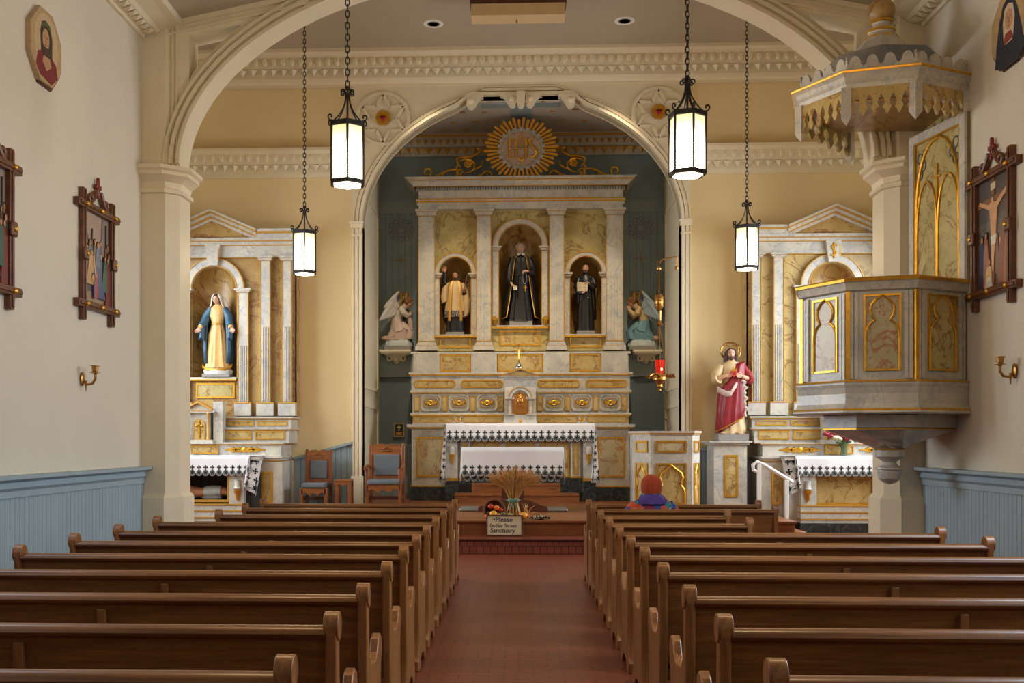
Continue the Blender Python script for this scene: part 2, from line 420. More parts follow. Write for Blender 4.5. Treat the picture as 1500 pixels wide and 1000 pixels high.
# star medallion relief, scroll cusps
b = MB()
for cx in (562, 964):
    x0, z0 = PX(cx, YB), PZ(cx, 176 if cx < 700 else 169, YB)
    y1 = YB-.075
    circ = lambda r, n=40: [(x0+r*cos(2*pi*i/n), z0+r*sin(2*pi*i/n)) for i in range(n)]
    b.prism(circ(.50), 'y', y1-.025, y1, [circ(.44)])
    for ph in (0, pi/6):
        for j in range(6):                                    # two crossing triangles as six bent bars
            a0 = pi/2+j*pi/3+ (0 if ph == 0 else 0)
            if ph: continue
            p0 = (x0+.44*cos(a0), z0+.44*sin(a0)); q0 = (x0+.25*cos(a0+pi/6), z0+.25*sin(a0+pi/6)); q1 = (x0+.25*cos(a0-pi/6), z0+.25*sin(a0-pi/6))
            for q in (q0, q1):
                dx, dz = q[0]-p0[0], q[1]-p0[1]; L = sqrt(dx*dx+dz*dz); nx, nz = -dz/L*.025, dx/L*.025
                b.prism([(p0[0]+nx,p0[1]+nz),(q[0]+nx,q[1]+nz),(q[0]-nx,q[1]-nz),(p0[0]-nx,p0[1]-nz)], 'y', y1-.03, y1)
struct(b.build('trim_2', M['white'], flat=True), 'six pointed star relief in the arch spandrels')
b = MB(); y0, y1 = YB-.2, YB+.05
def cusp(b, px, py, s):
    x0, z0 = PX(px, YB), PZ(px, py, YB); u = KO.k
    out = [(0,-2),(0,10),(3,14),(8,15),(12,11),(16,4),(20,0),(24,0),(24,-4),(10,-4)]
    b.prism([(x0+s*a*u, z0-c_*u) for a, c_ in out], 'y', y0+.06, y1)
    b.ball((x0+s*6*u, y0+.06, z0-5*u), 5*u, (1,.6,1))
cusp(b, 757, 143, -1); cusp(b, 770, 143, 1); cusp(b, 684, 146, 1); cusp(b, 842, 144, -1)
x0, z0 = PX(763, YB), KO.z(140); u = KO.k
b.prism([(x0-6*u,z0+2*u),(x0+6*u,z0+2*u),(x0+6*u,z0-13*u),(x0+2*u,z0-19*u),(x0-2*u,z0-19*u),(x0-6*u,z0-13*u)], 'y', y0, y1)
struct(b.build('trim_3', M['white']), 'carved keystone scrolls at the crown of the chancel arch')

# ---- cornices (profile = (out, z)), with leaf ornament
def cornice(name, x0, x1, y, prof, teeth=(), mats=None, out=-1):
    b = MB(); b.prism([(y+out*p[0], p[1]) for p in prof], 'x', x0, x1)
    for (pitch, zt, h, o, kind) in teeth:
        n = int((x1-x0)/pitch); dx = (x1-x0)/n
        if kind == 'g': b.mi = 1
        for i in range(n):
            c = x0+(i+.5)*dx
            if kind in 'tg':
                yy = y+out*o
                b.add([(c-dx*.46,yy,zt),(c+dx*.46,yy,zt),(c,yy+out*.01,zt-h),(c,yy+out*.07,zt-.01)], [(0,2,3),(2,1,3),(0,3,1)])
            else: b.ball((c, y+out*o, zt-h/2), h/2, (dx*.36/(h/2),.5,1), 6, 5)
        b.mi = 0
    return b.build(name, mats or M['white'], flat=True)
zt, zb_ = ZC, KO.z(126)
prof = [(0,zt),(.42,zt),(.42,zt-.06),(.36,zt-.09),(.27,zt-.12),(.25,zt-.30),(.20,zt-.32),(.20,zt-.47),(.1,zt-.5),(.07,zb_+.04),(.07,zb_),(0,zb_)]
struct(cornice('trim_4', -7.2, 7.2, YB-.02, prof, [(.165,zt-.10,.17,.27,'e'),(.185,zt-.315,.13,.21,'t')]), 'ornate plaster cornice under the chancel ceiling')
zt2, zb2 = KO.z(218), KO.z(258)
prof2 = [(0,zt2),(.26,zt2),(.26,zt2-.05),(.2,zt2-.1),(.17,zt2-.28),(.12,zt2-.3),(.12,zt2-.43),(.05,zb2+.03),(.05,zb2),(0,zb2)]
tt = [(.165,zt2-.07,.18,.17,'e'),(.185,zt2-.29,.12,.13,'t')]
struct(cornice('trim_5', -7.2, SL-.005, YB, prof2, tt), 'plaster shelf cornice left of the chancel arch')
struct(cornice('trim_6', SR+.005, 7.2, YB, prof2, tt), 'plaster shelf cornice right of the chancel arch')
# upper cornice along transept side walls
for s in (-1, 1):
    b = MB(); b.prism([(s*(7.2-p[0]), p[1]) for p in prof], 'y', 13.35, YB-.44); struct(b.build('trim_%d' % (7 if s < 0 else 8), M['white'], flat=True))

# ---- nave arch: piers, capitals, arched frame
b = MB()
for s, xw in ((1, XL), (-1, XR)):
    def ring(e, z, top=False):
        pts = [(xw, YA-e), (xw+s*.29, YA-e), (xw+s*(.43+e), YA+.15-e*.4), (xw+s*(.43+e), YA+.55), (xw, YA+.55)]
        return [(p[0], p[1], z) for p in pts]
    b.loft([ring(0,0), ring(0,PZ(255,283,YA)), ring(.04,PZ(255,282,YA)), ring(.04,PZ(255,276,YA)), ring(.0,PZ(255,274,YA)),
            ring(.02,PZ(255,266,YA)), ring(.09,PZ(255,259,YA)), ring(.12,PZ(255,257,YA)), ring(.12,PZ(255,252,YA)), ring(.16,PZ(255,249,YA)),
            ring(.16,PZ(255,244,YA)), ring(-.02,PZ(255,243,YA)), ring(-.02,ZN0+.1)])
    b.loft([ring(.05,0), ring(.05,.9), ring(.0,.95)])
XA = PX(765, YA+.05); KA = Pl(YA+.05, 765); A_ = KA.d(508); ZA = KA.z(241); B_ = KA.d(296)
def narc(off, t0=0, t1=pi, n=48): return [(XA+(A_+off)*cos(t0+(t1-t0)*i/n), ZA+(B_+off)*sin(t0+(t1-t0)*i/n)) for i in range(n+1)]
def ceil_z(x): return ZN0+(ZN1-ZN0)*(1-abs(x-XM)/((XR-XL)/2))
xo0, xo1 = XL+.2, XR-.2
outer = [(xo0,ZA),(xo0,ceil_z(xo0)+.1),(XM,ZN1+.1),(xo1,ceil_z(xo1)+.1),(xo1,ZA)]
holes = []
for s in (-1, 1):
    xh = XA+s*(A_-KA.d(14))*1.0
    pts = []
    OFF = .27
    for i in range(200):                          # outer edge of the rib, from the pier to the raked beam
        t = pi*i/400
        x = XA+s*(A_+OFF)*cos(t); z = ZA+(B_+OFF)*sin(t)
        if (x-xh)*s > 0: continue
        if z > ceil_z(x)-.22: break
        if i % 4 == 0: pts.append((x, z))
    xe = pts[-1][0]
    holes.append([(xh, pts[0][1]-.1)]+pts+[(xe, ceil_z(xe)-.2), (xh, ceil_z(xh)-.2)])
b.prism(outer+narc(0), 'y', YA+.06, YA+.42, holes)
for off, w_, d in ((.0,.045,.05),(.09,.05,.035),(.17,.03,.06)):
    i_, o_ = narc(off, .02, pi-.02), narc(off+w_, .02, pi-.02)
    i_ = [(x, min(z, ceil_z(x)-.02)) for x, z in i_]; o_ = [(x, min(z, ceil_z(x)-.01)) for x, z in o_]
    b.prism(i_+o_[::-1], 'y', YA+.06-d, YA+.07)
for s, xw in ((1, XL), (-1, XR)):
    for e in (.31, .36, .41): b.box(min(xw+s*e,xw+s*(e+.02)), max(xw+s*e,xw+s*(e+.02)), YA+.042, YA+.1, ZA+.02, ceil_z(xw+s*e)-.05)
# raked beam under the nave ceiling
for s, xe in ((1, xo0), (-1, xo1)):
    z0, z1 = ceil_z(xe), ceil_z(XM)
    for dz, t, d in ((0,.06,.06),(-.12,.03,.03)):
        b.prism([(xe,z0+dz-t),(XM,z1+dz-t),(XM,z1+dz),(xe,z0+dz)], 'y', YA+.06-d, YA+.1)
struct(b.build('trim_9', M['white'], sharp=30), 'white arched timber frame and piers between nave and chancel')

# ---- nave cornices
for k_, (s, xw) in enumerate(((1, XL), (-1, XR))):
    b = MB(); z0 = ZN0-.14
    P = [(0,z0),(.04,z0),(.05,z0+.04),(.2,z0+.06),(.24,z0+.1),(.4,z0+.15),(.5,z0+.16),(.5,z0+.4),(0,z0+.4)]
    b.prism([(xw+s*p[0], p[1]) for p in P], 'y', -3.2, YA-.02)
    n = 120
    for i in range(n):
        y = -3+i*(YA+2.9)/n
        b.add([(xw+s*.2,y,z0+.05),(xw+s*.2,y+.11,z0+.05),(xw+s*.07,y+.055,z0+.035),(xw+s*.14,y+.055,z0+.0)], [(0,1,3),(1,2,3),(2,0,3)])
    struct(b.build('trim_%d' % (10+k_), M['white'], flat=True), 'plaster cornice of the nave')
# ---- blue wainscot of the nave
for k_, (s, xw) in enumerate(((1, XL), (-1, XR))):
    b = MB(); y = -3.2; wd = .0925
    while y < YA-.02:
        b.frus(*sorted((xw, xw+s*.03)), y+.003, min(y+wd-.003, YA), .12, *sorted((xw, xw+s*.03)), y+.003, min(y+wd-.003, YA), 1.12); y += wd
    b.box(*sorted((xw, xw+s*.02)), -3.2, YA, .0, 1.12); b.box(*sorted((xw, xw+s*.045)), -3.2, YA-.01, 0, .16)
    b.prism([(xw+s*p[0], p[1]) for p in [(0,1.08),(.05,1.08),(.05,1.14),(.08,1.17),(.06,1.22),(.14,1.25),(.14,1.285),(0,1.285)]], 'y', -3.2, YA-.01)
    struct(b.build('wainscot_left' if s > 0 else 'wainscot_right', M['blue'], flat=True), 'pale blue beadboard wainscot along the nave wall')
# wainscot on the chancel wall beside the arch
for nm, xa, xb, za, zb in (('trim_12', PX(433,YB), SL, PZ(440,673,YB), PZ(490,650,YB)), ('trim_13', SR, PX(1112,YB), PZ(1030,656,YB), PZ(1100,675,YB))):
    b = MB(); n = int((xb-xa)/.1)
    for i in range(n):
        q = xa+(xb-xa)*i/n; q2 = xa+(xb-xa)*(i+1)/n; f0 = za+(zb-za)*i/n; f1 = za+(zb-za)*(i+1)/n
        b.prism([(q+.004,0),(q2-.004,0),(q2-.004,f1),(q+.004,f0)], 'y', YB-.03, YB)
    b.prism([(xa,za),(xb-.0,zb),(xb,zb+.045),(xa,za+.045)], 'y', YB-.1, YB)
    struct(b.build(nm, M['blue'], flat=True), 'sloping blue beadboard beside the chancel arch')

# ---- apse
XE = PX(763, YC); KE = Pl(YC, 763); AX0, AX1 = XE-KE.d(208), XE+KE.d(208)
b = MB(); b.box(AX0-.3,AX1+.3,YC,YC+.2,0,8.3); struct(b.build('wall_apse', M['slate']), 'slate blue apse wall')
b = MB()
for s, xw in ((-1, AX0), (1, AX1)):
    b.box(*sorted((xw, xw+s*.25)), YB+.25, YC, 0, 8.2)
    for (y0, y1, z0, z1) in ((YB+.5, YC-.35, 2.6, 6.3), (YB+.5, YC-.35, .9, 2.3)):          # raised panel frames
        for (a, c, d, e) in ((y0,y1,z0,z0+.06),(y0,y1,z1-.06,z1),(y0,y0+.06,z0,z1),(y1-.06,y1,z0,z1)):
            b.box(*sorted((xw, xw-s*.025)), a, c, d, e)
struct(b.build('wall_apse_side', M['white'], flat=True), 'white panelled reveal of the apse')
b = MB(); b.box(AX0-.2,AX1+.2,YB+.25,YC+.1,8.0,8.2); b.mi = 1
rr = random.Random(3)
for j in range(4):
    for i in range(13):
        x, y = AX0+.3+(i+.5*(j % 2))*.44, YB+.55+j*.62+rr.uniform(-.08,.08)
        if abs(x-XE) < .3: continue
        star = [(x+(.065 if q % 2 == 0 else .026)*cos(pi/2+q*pi/5), y+(.065 if q % 2 == 0 else .026)*sin(pi/2+q*pi/5)) for q in range(10)]
        b.prism(star, 'z', 7.988, 8.0)
b.mi = 2
for (x0, x1, y0, y1) in ((-.2,.2,YB+.5,YB+1.6),(-.75,-.2,YB+.7,YB+.95),(.2,.75,YB+.7,YB+.95)):
    b.box(XE+x0,XE+x1,y0,y1,7.992,8.0)
struct(b.build('ceiling_apse', [M['palegrey'], M['goldp'], M['slatelight']], flat=True), 'pale apse ceiling with golden stars')
zt3, zb3 = 8.0, KE.z(209)
prof3 = [(0,zt3),(.3,zt3),(.3,zt3-.05),(.22,zt3-.09),(.2,zt3-.25),(.14,zt3-.27),(.14,zt3-.44),(.05,zb3+.05),(.05,zb3),(0,zb3)]
o = cornice('trim_14', AX0, AX1, YC, prof3, [(.15,zt3-.11,.11,.2,'g'),(.19,zt3-.27,.15,.145,'g')], [M['palegrey'], M['goldp']])
struct(o, 'gilded apse cornice')
b = MB()
for z in (zt3-.045, zt3-.262, zb3+.02): b.box(AX0,AX1,YC-.31 if z > zt3-.1 else YC-.16,YC-.0,z-.02,z+.02)
struct(b.build('trim_15', M['goldp'], flat=True))
# boarding, rails and stencils of the apse back wall, left and right of the altarpiece
for nm, xa, xb in (('trim_16', AX0, PX(622,YC)), ('trim_17', PX(902,YC), AX1)):
    b = MB(); n = int((xb-xa)/.135)
    for i in range(n): b.box(xa+(xb-xa)*i/n+.003, xa+(xb-xa)*(i+1)/n-.003, YC-.02, YC, KE.z(524), KE.z(312))
    b.mi = 1; b.box(xa,xb,YC-.04,YC,KE.z(312),KE.z(294)); b.box(xa,xb,YC-.08,YC,KE.z(552),KE.z(524)); b.box(xa,xb,YC-.1,YC,KE.z(524)-.02,KE.z(521))
    b.mi = 2; b.box(xa,xb,YC-.03,YC,KE.z(652),KE.z(553))
    b.mi = 3
    for i in range(n): b.box(xa+(xb-xa)*i/n+.003, xa+(xb-xa)*(i+1)/n-.003, YC-.03, YC, .436, KE.z(654))
    b.box(xa,xb,YC-.07,YC,KE.z(654),KE.z(650))
    b.mi = 4
    c = (xa+xb)/2+(-.02 if xa < 0 else .02); zc = KE.z(380); u = KE.k
    b.box(c-.7*u,c+.7*u,YC-.024,YC-.02,zc-10*u,zc+10*u); b.box(c-10*u,c+10*u,YC-.0245,YC-.02,zc-.7*u,zc+.7*u)
    b.lathe([(2.5*u,0),(2.5*u,.004)], (0,0,0), 8) if False else None
    ring = lambda r, n=20: [(c+r*cos(2*pi*i/n), zc+r*sin(2*pi*i/n)) for i in range(n)]
    b.prism(ring(3*u), 'y', YC-.024, YC-.02, [ring(1.8*u)])
    b.mi = 5; zc2 = KE.z(336)
    for j in range(12):
        a = 2*pi*j/12
        for rr_, pr in ((14*u,4*u),(7*u,3*u)):
            px_, pz_ = c+rr_*cos(a)*1.15, zc2+rr_*sin(a)
            q = [(px_+pr*cos(2*pi*i/9), pz_+pr*sin(2*pi*i/9)) for i in range(9)]
            q2 = [(px_+pr*.6*cos(2*pi*i/9), pz_+pr*.6*sin(2*pi*i/9)) for i in range(9)]
            b.prism(q, 'y', YC-.023-.0003*j, YC-.02, [q2])
    struct(b.build(nm, [M['slate'], M['slatelight'], M['slatedark'], M['slate'], M['stencil'], M['stencilgrey']], flat=True), 'slate boarding with stencilled cross beside the altarpiece')
# ================================================================ PEWS
ROWY = [3.21, 4.02, 4.83, 5.70, 6.53, 7.35, 8.17, 9.06, 10.0, 10.98, 11.75]
ORD = ['front', 'second', 'third', 'fourth', 'fifth', 'sixth', 'seventh', 'eighth', 'ninth', 'tenth', 'rearmost']
def pew_end_profile():
    return [(.50,0),(.50,.07),(.455,.12),(.45,.40),(.46,.50),(.495,.555),(.48,.615),(.43,.64),(.37,.62),(.335,.565),(.25,.535),(.12,.55),(.06,.60),
            (.04,.70),(.035,.83),(.048,.885),(.035,.93),(.0,.945),(-.035,.93),(-.05,.885),(-.038,.83),(-.035,.55),(-.015,.30),(-.02,.12),(-.06,.07),(-.06,0),
            (.06,0),(.10,.06),(.22,.085),(.34,.06),(.38,0)]
def make_pew(L):
    root = thing('pew', 'pew', 'pew')
    for s in (-1, 1):
        b = MB(); b.prism(pew_end_profile(), 'x', s*L/2-.022, s*L/2+.022)
        e = b.build('end_panel', M['oakz'], root, bevel=.007)
        k = MB(); c = [(.05*cos(2*pi*i/16), .892+.056*sin(2*pi*i/16)) for i in range(16)]
        k.prism(c, 'x', s*L/2-.029, s*L/2+.029); k.build('scroll_cap', M['oakz'], e, bevel=.014, seg=3)
    h = L/2-.022
    b = MB(); b.loft([[(x, .048*cos(2*pi*j/14)-.003, .868+.027*sin(2*pi*j/14)) for j in range(14)] for x in (-h, h)]); b.build('top_rail', M['oak'], root)
    b = MB(); b.frus(-h,h,.025,.05,.40,-h,h,-.018,.008,.85); b.build('backrest', M['oak'], root)
    b = MB(); b.box(-h,h,.03,.46,.415,.445); b.box(-h,h,.38,.41,.30,.415); b.build('seat', M['oak'], root, bevel=.008)
    b = MB(); b.frus(-.02,.02,-.005,.02,.42,-.02,.02,-.035,-.01,.825); b.build('centre_batten', M['oakz'], root, bevel=.004)
    b = MB(); b.box(-h+.06,h-.06,.13,.26,.10,.16); b.box(-h+.3,-h+.34,.15,.24,0,.10); b.box(h-.34,h-.3,.15,.24,0,.10); b.build('kneeler', M['oak'], root, bevel=.006)
    return root
protos = {}
def place_pew(i, y, xa, xb, label, group):
    L = round(abs(xb-xa), 2); p = protos.get(L)
    if p is None:
        o = protos[L] = make_pew(L); o.location = ((xa+xb)/2, y, 0); o['label'] = label
    else: o = dup(p, ((xa+xb)/2, y, 0), 0, label)
    o['group'] = group
for i, y in enumerate(ROWY):
    n = 10-i                                             # 0 = front row
    xl = -.714; xr = .773
    le = -3.13 if i < 8 else -2.86
    re = 3.2 if i < 7 else (1.95 if i < 9 else 2.63)
    nm = 'front' if n == 0 else 'rearmost' if n == 10 else ORD[n]
    ex = '' if n > 3 else (' with a short bench' if n in (2, 3) else '')
    place_pew(i, y, le, xl, 'honey oak pew left of the aisle, %s row %s' % (nm, 'before the sanctuary step' if n == 0 else 'nearest the viewer' if n == 10 else 'counted from the altar'), 'pews left of the aisle')
    place_pew(i, y, xr, re, '%s oak pew right of the aisle, %s row %s' % ('short' if n in (2,3) else 'honey', nm, 'before the sanctuary step' if n == 0 else 'nearest the viewer' if n == 10 else 'counted from the altar'), 'pews right of the aisle')

# ================================================================ LANTERNS
def spiral(cx, cz, r0, r1, a0, a1, n=14):
    return [(cx+(r0+(r1-r0)*i/n)*cos(a0+(a1-a0)*i/n), cz+(r0+(r1-r0)*i/n)*sin(a0+(a1-a0)*i/n)) for i in range(n+1)]
def make_lantern(clen):
    root = thing('pendant_lantern', 'x', 'lantern')
    R_ = .192; H = .56
    V = [(R_*cos(pi/3*i), R_*sin(pi/3*i)) for i in range(6)]
    sc6 = lambda q: [(x*q, y*q) for x, y in V]
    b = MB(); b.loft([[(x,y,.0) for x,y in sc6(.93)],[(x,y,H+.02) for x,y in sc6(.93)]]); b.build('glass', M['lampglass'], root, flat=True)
    b = MB()
    for x, y in V: b.tube([(x,y,-.03),(x,y,H+.06)], .013, 6)
    b.build('corner_bars', M['black'], root)
    b = MB(); b.prism(sc6(1.04), 'z', -.045, .0, [sc6(.86)]); b.build('bottom_ring', M['black'], root, flat=True)
    b = MB(); b.loft([[(x,y,-.05) for x,y in sc6(.84)],[(x,y,-.02) for x,y in sc6(.86)]]); b.build('bottom_glass', M['lampbase'], root, flat=True)
    b = MB(); b.prism(sc6(1.08), 'z', H-.0, H+.05, [sc6(.9)]); b.build('top_ring', M['black'], root, flat=True)
    for i in range(6):
        a = pi/3*i; b = MB()
        P = [(.15*(1-t)**2.2+.022, H+.05+.30*t) for t in [q/8 for q in range(9)]]
        P += spiral(.055, H+.375, .034, .012, pi+.4, -pi*1.2, 12)
        b.tube([(r*cos(a), r*sin(a), z) for r, z in P], .008, 5); b.build('strap', M['black'], root)
        b = MB(); P = spiral(R_+.012, H+.09, .036, .01, -pi/2, pi*1.3, 12)
        b.tube([(r*cos(a), r*sin(a), z) for r, z in P], .009, 5); b.build('corner_scroll', M['black'], root)
    b = MB(); b.lathe([(.012,H+.03),(.012,H+.40),(.028,H+.41),(.028,H+.43),(.01,H+.45)], (0,0,0), 10); b.build('stem', M['black'], root)
    b = MB(); n = int(clen/.062)
    for i in range(n):
        z = H+.47+i*clen/n; q = []
        for j in range(10):
            t = 2*pi*j/10; u = .02*cos(t); v = .043*sin(t)
            q.append((u, 0, z+v) if i % 2 else (0, u, z+v))
        b.tube(q, .0065, 5, closed=True)
    b.build('chain', M['black'], root)
    return root
def lamp_at(px, py, Y):
    return (PX(px,Y), Y, PZ(px,py,Y))
near = make_lantern(2.05); near.location = lamp_at(509, 265, 11.2); near.rotation_euler[2] = R(-81)
near['label'] = 'larger lit iron lantern hanging upper left, its scrolls beside the left medallion'; near['group'] = 'hanging lanterns'
n2 = dup(near, lamp_at(1007, 251, 11.2), R(-80), 'larger lit iron lantern hanging upper right, its scrolls beside the right medallion')
far = make_lantern(3.45); far.location = lamp_at(446, 397, 16.2); far.rotation_euler[2] = R(-79)
far['label'] = 'smaller lit iron lantern hanging before the left side altar'; far['group'] = 'hanging lanterns'
f2 = dup(far, lamp_at(1094, 390, 16.2), R(-101), 'smaller lit iron lantern hanging left of the pulpit, above the red robed statue')
# ================================================================ CEILING FITTINGS
def downlight(px, py, label, Y=17.9):
    r = thing('recessed_downlight', label, 'downlight', (PX(px,Y), Y, ZC), 'recessed downlights'); x, y, z = r.location
    b = MB(); b.loft([[(x+q*cos(2*pi*i/24), y+q*sin(2*pi*i/24), z+d) for i in range(24)] for q, d in ((.17,0),(.17,-.012),(.115,-.012),(.10,0))], cap=False); b.build('trim_ring', M['whitemetal'], r)
    b = MB(); b.loft([[(x+q*cos(2*pi*i/24), y+q*sin(2*pi*i/24), z+d) for i in range(24)] for q, d in ((.115,-.014),(.11,-.010),(.092,-.006),(.09,-.005))], cap=True); b.build('reflector', M['chrome'], r)
    b = MB(); b.lathe([(.094,-.014),(.06,-.013),(.0,-.013)], (x,y,z), 20); b.build('dark_core', M['eye'], r)
downlight(635, 32, 'round recessed downlight in the ceiling left of the hanging case')
downlight(915, 27, 'round recessed downlight in the ceiling right of the hanging case')
downlight(411, 34, 'round recessed downlight half hidden by the arch, upper left')
Y = 16.6
r = thing('ceiling_case', 'long beige case fixed under the chancel ceiling at the top', 'case', (PX(757,Y), Y, ZC))
b = MB(); z0 = PZ(757,22,Y); b.box(PX(690,Y),PX(828,Y),Y-.0,Y+.35,z0,z0+.19); b.build('case', M['screen'], r, bevel=.006)
b = MB(); b.box(PX(688,Y),PX(830,Y),Y+.02,Y+.33,z0+.19,ZC); b.build('mount', M['brown'], r)
b = MB(); b.lathe([(.0,-.07),(.014,-.06),(.014,-.03),(.006,-.02),(.006,0)], (PX(757,Y),Y+.15,z0), 8); b.build('pull_knob', M['brass'], r)

# ================================================================ WALL PICTURES
def YW(px, X): t = (px-700)/F; return X*(cp+t*sp)/(t*cp-sp)
def pal(h): 
    k = 'pic_'+h
    if k not in M: M[k] = paint('picture_paint_'+h, h, .45, .12, 25)
    return M[k]
class Pic:                                        # painting: layered flat shapes on a canvas; s=+1 left wall, -1 right wall
    def __init__(s, side, X, Yc, zc, w, h): s.s = side; s.X = X; s.Y = Yc; s.z = zc; s.w = w; s.h = h; s.b = MB(); s.mats = []; s.n = 0
    def col(s, h):
        if h not in s.mats: s.mats.append(h)
        s.b.mi = s.mats.index(h)
    def poly(s, h, pts):
        s.col(h); s.n += 1; d = .012+.0004*s.n
        s.b.prism([(s.Y+s.s*(u-.5)*s.w, s.z+(v-.5)*s.h) for u, v in pts], 'x', s.X, s.X+s.s*d)
    def ell(s, h, u, v, ru, rv, n=14): s.poly(h, [(u+ru*cos(2*pi*i/n), v+rv*sin(2*pi*i/n)) for i in range(n)])
    def robe(s, h, u, v0, v1, wd, lean=0):
        s.poly(h, [(u-wd,v0),(u+wd,v0),(u+wd*.8+lean*.5,(v0+v1)/2),(u+wd*.45+lean,v1),(u-wd*.45+lean,v1),(u-wd*.8+lean*.5,(v0+v1)/2)])
    def person(s, robe, u, v0, v1, wd, lean=0, hair='3a2618', skin='b98560'):
        s.robe(robe, u, v0, v1, wd, lean); s.ell(hair, u+lean, v1+.03, .036, .034); s.ell(skin, u+lean*1.05, v1+.026, .026, .027)
    def build(s, name, parent): return s.b.build(name, [pal(h) for h in s.mats], parent, flat=True)
def station(side, X, pxa, pxb, pya, pyb, label, scene, pxref):
    ya, yb = YW(pxa, X), YW(pxb, X); ya, yb = min(ya,yb), max(ya,yb)
    yr = YW(pxref, X); za, zb = PZ(pxref, pyb, yr), PZ(pxref, pya, yr)
    yc, zc, w_, h_ = (ya+yb)/2, (za+zb)/2, yb-ya, zb-za
    r = thing('stations_picture', label, 'framed picture', (X, yc, za-.15), 'framed passion pictures')
    s = side; xx = lambda a, b_: sorted((X+s*a, X+s*b_))
    pc = Pic(side, X, yc, zc, w_, h_); scene(pc); pc.build('picture', r)
    t = .042
    for q in (-1, 1):
        b = MB(); b.box(*xx(0,.06), yc+q*w_/2-t, yc+q*w_/2+t, za-.17, zb+.17); b.box(*xx(.06,.075), yc+q*w_/2-t*.4, yc+q*w_/2+t*.4, za-.15, zb+.15); b.build('frame_stile', M['framewood'], r, bevel=.012)
        b = MB(); zz = zc+q*h_/2; b.box(*xx(0,.07), ya-.17, yb+.17, zz-t, zz+t); b.box(*xx(.07,.085), ya-.15, yb+.15, zz-t*.4, zz+t*.4); b.build('frame_rail', M['framewood'], r, bevel=.012)
        b = MB(); b.rim(ya+.02,yb-.02,za+.02,zb-.02,.03,0,.02)
    for (y, z) in [(ya,za),(yb,za),(ya,zb),(yb,zb),(yc,za),(yc,zb),(ya,zc),(yb,zc)]:
        if z == zc:
            b = MB(); b.box(*xx(.05,.09), y-.06, y+.06, z-.07, z+.07); b.build('boss', M['framewood'], r, bevel=.02)
        b = MB(); b.ball((X+s*.09,y,z), .028, (.7,1,1), 10, 6); b.build('gilt_stud', M['gold'], r)
    b = MB()
    for q in (-1, 1):
        b.tube([(X+s*.04, yc+q*(.06+.16*t_), zb+.05+.16*(1-t_)**1.5) for t_ in [i/8 for i in range(9)]], [.03]*9, 8)
        P = spiral(.2, .10, .06, .02, -pi/2, pi*1.2, 12); b.tube([(X+s*.04, yc+q*u, zb+v) for u, v in P], .022, 8)
    b.build('carved_crest', M['framewood'], r)
    b = MB(); z = zb+.14; q = .68
    b.prism([(yc+u*q, z+v*q) for u, v in ((-.03,0),(.03,0),(.025,.15),(.09,.14),(.1,.19),(.09,.22),(.03,.21),(.03,.3),(0,.34),(-.03,.3),(-.03,.21),(-.09,.22),(-.1,.19),(-.09,.14),(-.025,.15))], 'x', *xx(.02,.055))
    b.build('red_cross', M['redcross'], r, bevel=.008)
    return r
def bystanders(p, n, u0, u1, v0, v1, seed):
    rr = random.Random(seed); cols = ['6b5a48','50586a','7a4a38','4a5a50','8a7450','5a4a5a','7a6a58']
    for i in range(n):
        u, v = rr.uniform(u0,u1), rr.uniform(v0,v1); p.person(rr.choice(cols), u, v-.28, v, rr.uniform(.05,.08), rr.uniform(-.03,.03), rr.choice(['3a2618','5a4430','2a201a']), rr.choice(['b98560','a87850','c49a74']))
def scene_crowd(p):
    p.poly('a08878', [(0,0),(1,0),(1,1),(0,1)]); p.poly('8d7a70', [(.6,.35),(1,.35),(1,1),(.72,1)]); p.poly('6d5a50', [(.0,.0),(1,0),(1,.3),(.6,.22),(.3,.33),(0,.3)])
    p.poly('9b8466', [(0,0),(1,0),(1,.1),(.5,.18),(0,.12)])
    p.poly('5a4030', [(.12,.78),(.15,.8),(.72,.25),(.66,.22)]); p.poly('4f3a2c', [(.62,.2),(.66,.2),(.74,.95),(.71,.96)])
    bystanders(p, 12, .08, .95, .5, .66, 1)
    p.poly('5a4a3a', [(.3,.5),(.32,.5),(.36,.8),(.34,.8)]); p.poly('4a4440', [(.82,.5),(.835,.5),(.84,.9),(.825,.9)])
    for u, v, c in ((.12,.6,'7a5a40'),(.27,.62,'556070'),(.42,.64,'6b5848'),(.55,.62,'4a5668'),(.9,.55,'4a6a58')): p.person(c, u, .25, v, .1)
    p.person('b08a5a', .25, .22, .52, .14, .05); p.person('566a80', .5, .3, .62, .1)
    p.person('74342a', .88, .03, .5, .11, -.02); p.person('3c5a48', .74, .18, .5, .1, .02)
    p.robe('344a72', .55, .1, .42, .2, -.1); p.poly('96404a', [(.36,.08),(.5,.1),(.48,.36),(.36,.34)])
    p.poly('c09068', [(.4,.3),(.44,.32),(.36,.52),(.32,.5)]); p.ell('3a2618', .34, .3, .06, .045); p.ell('c09068', .32, .29, .04, .035)
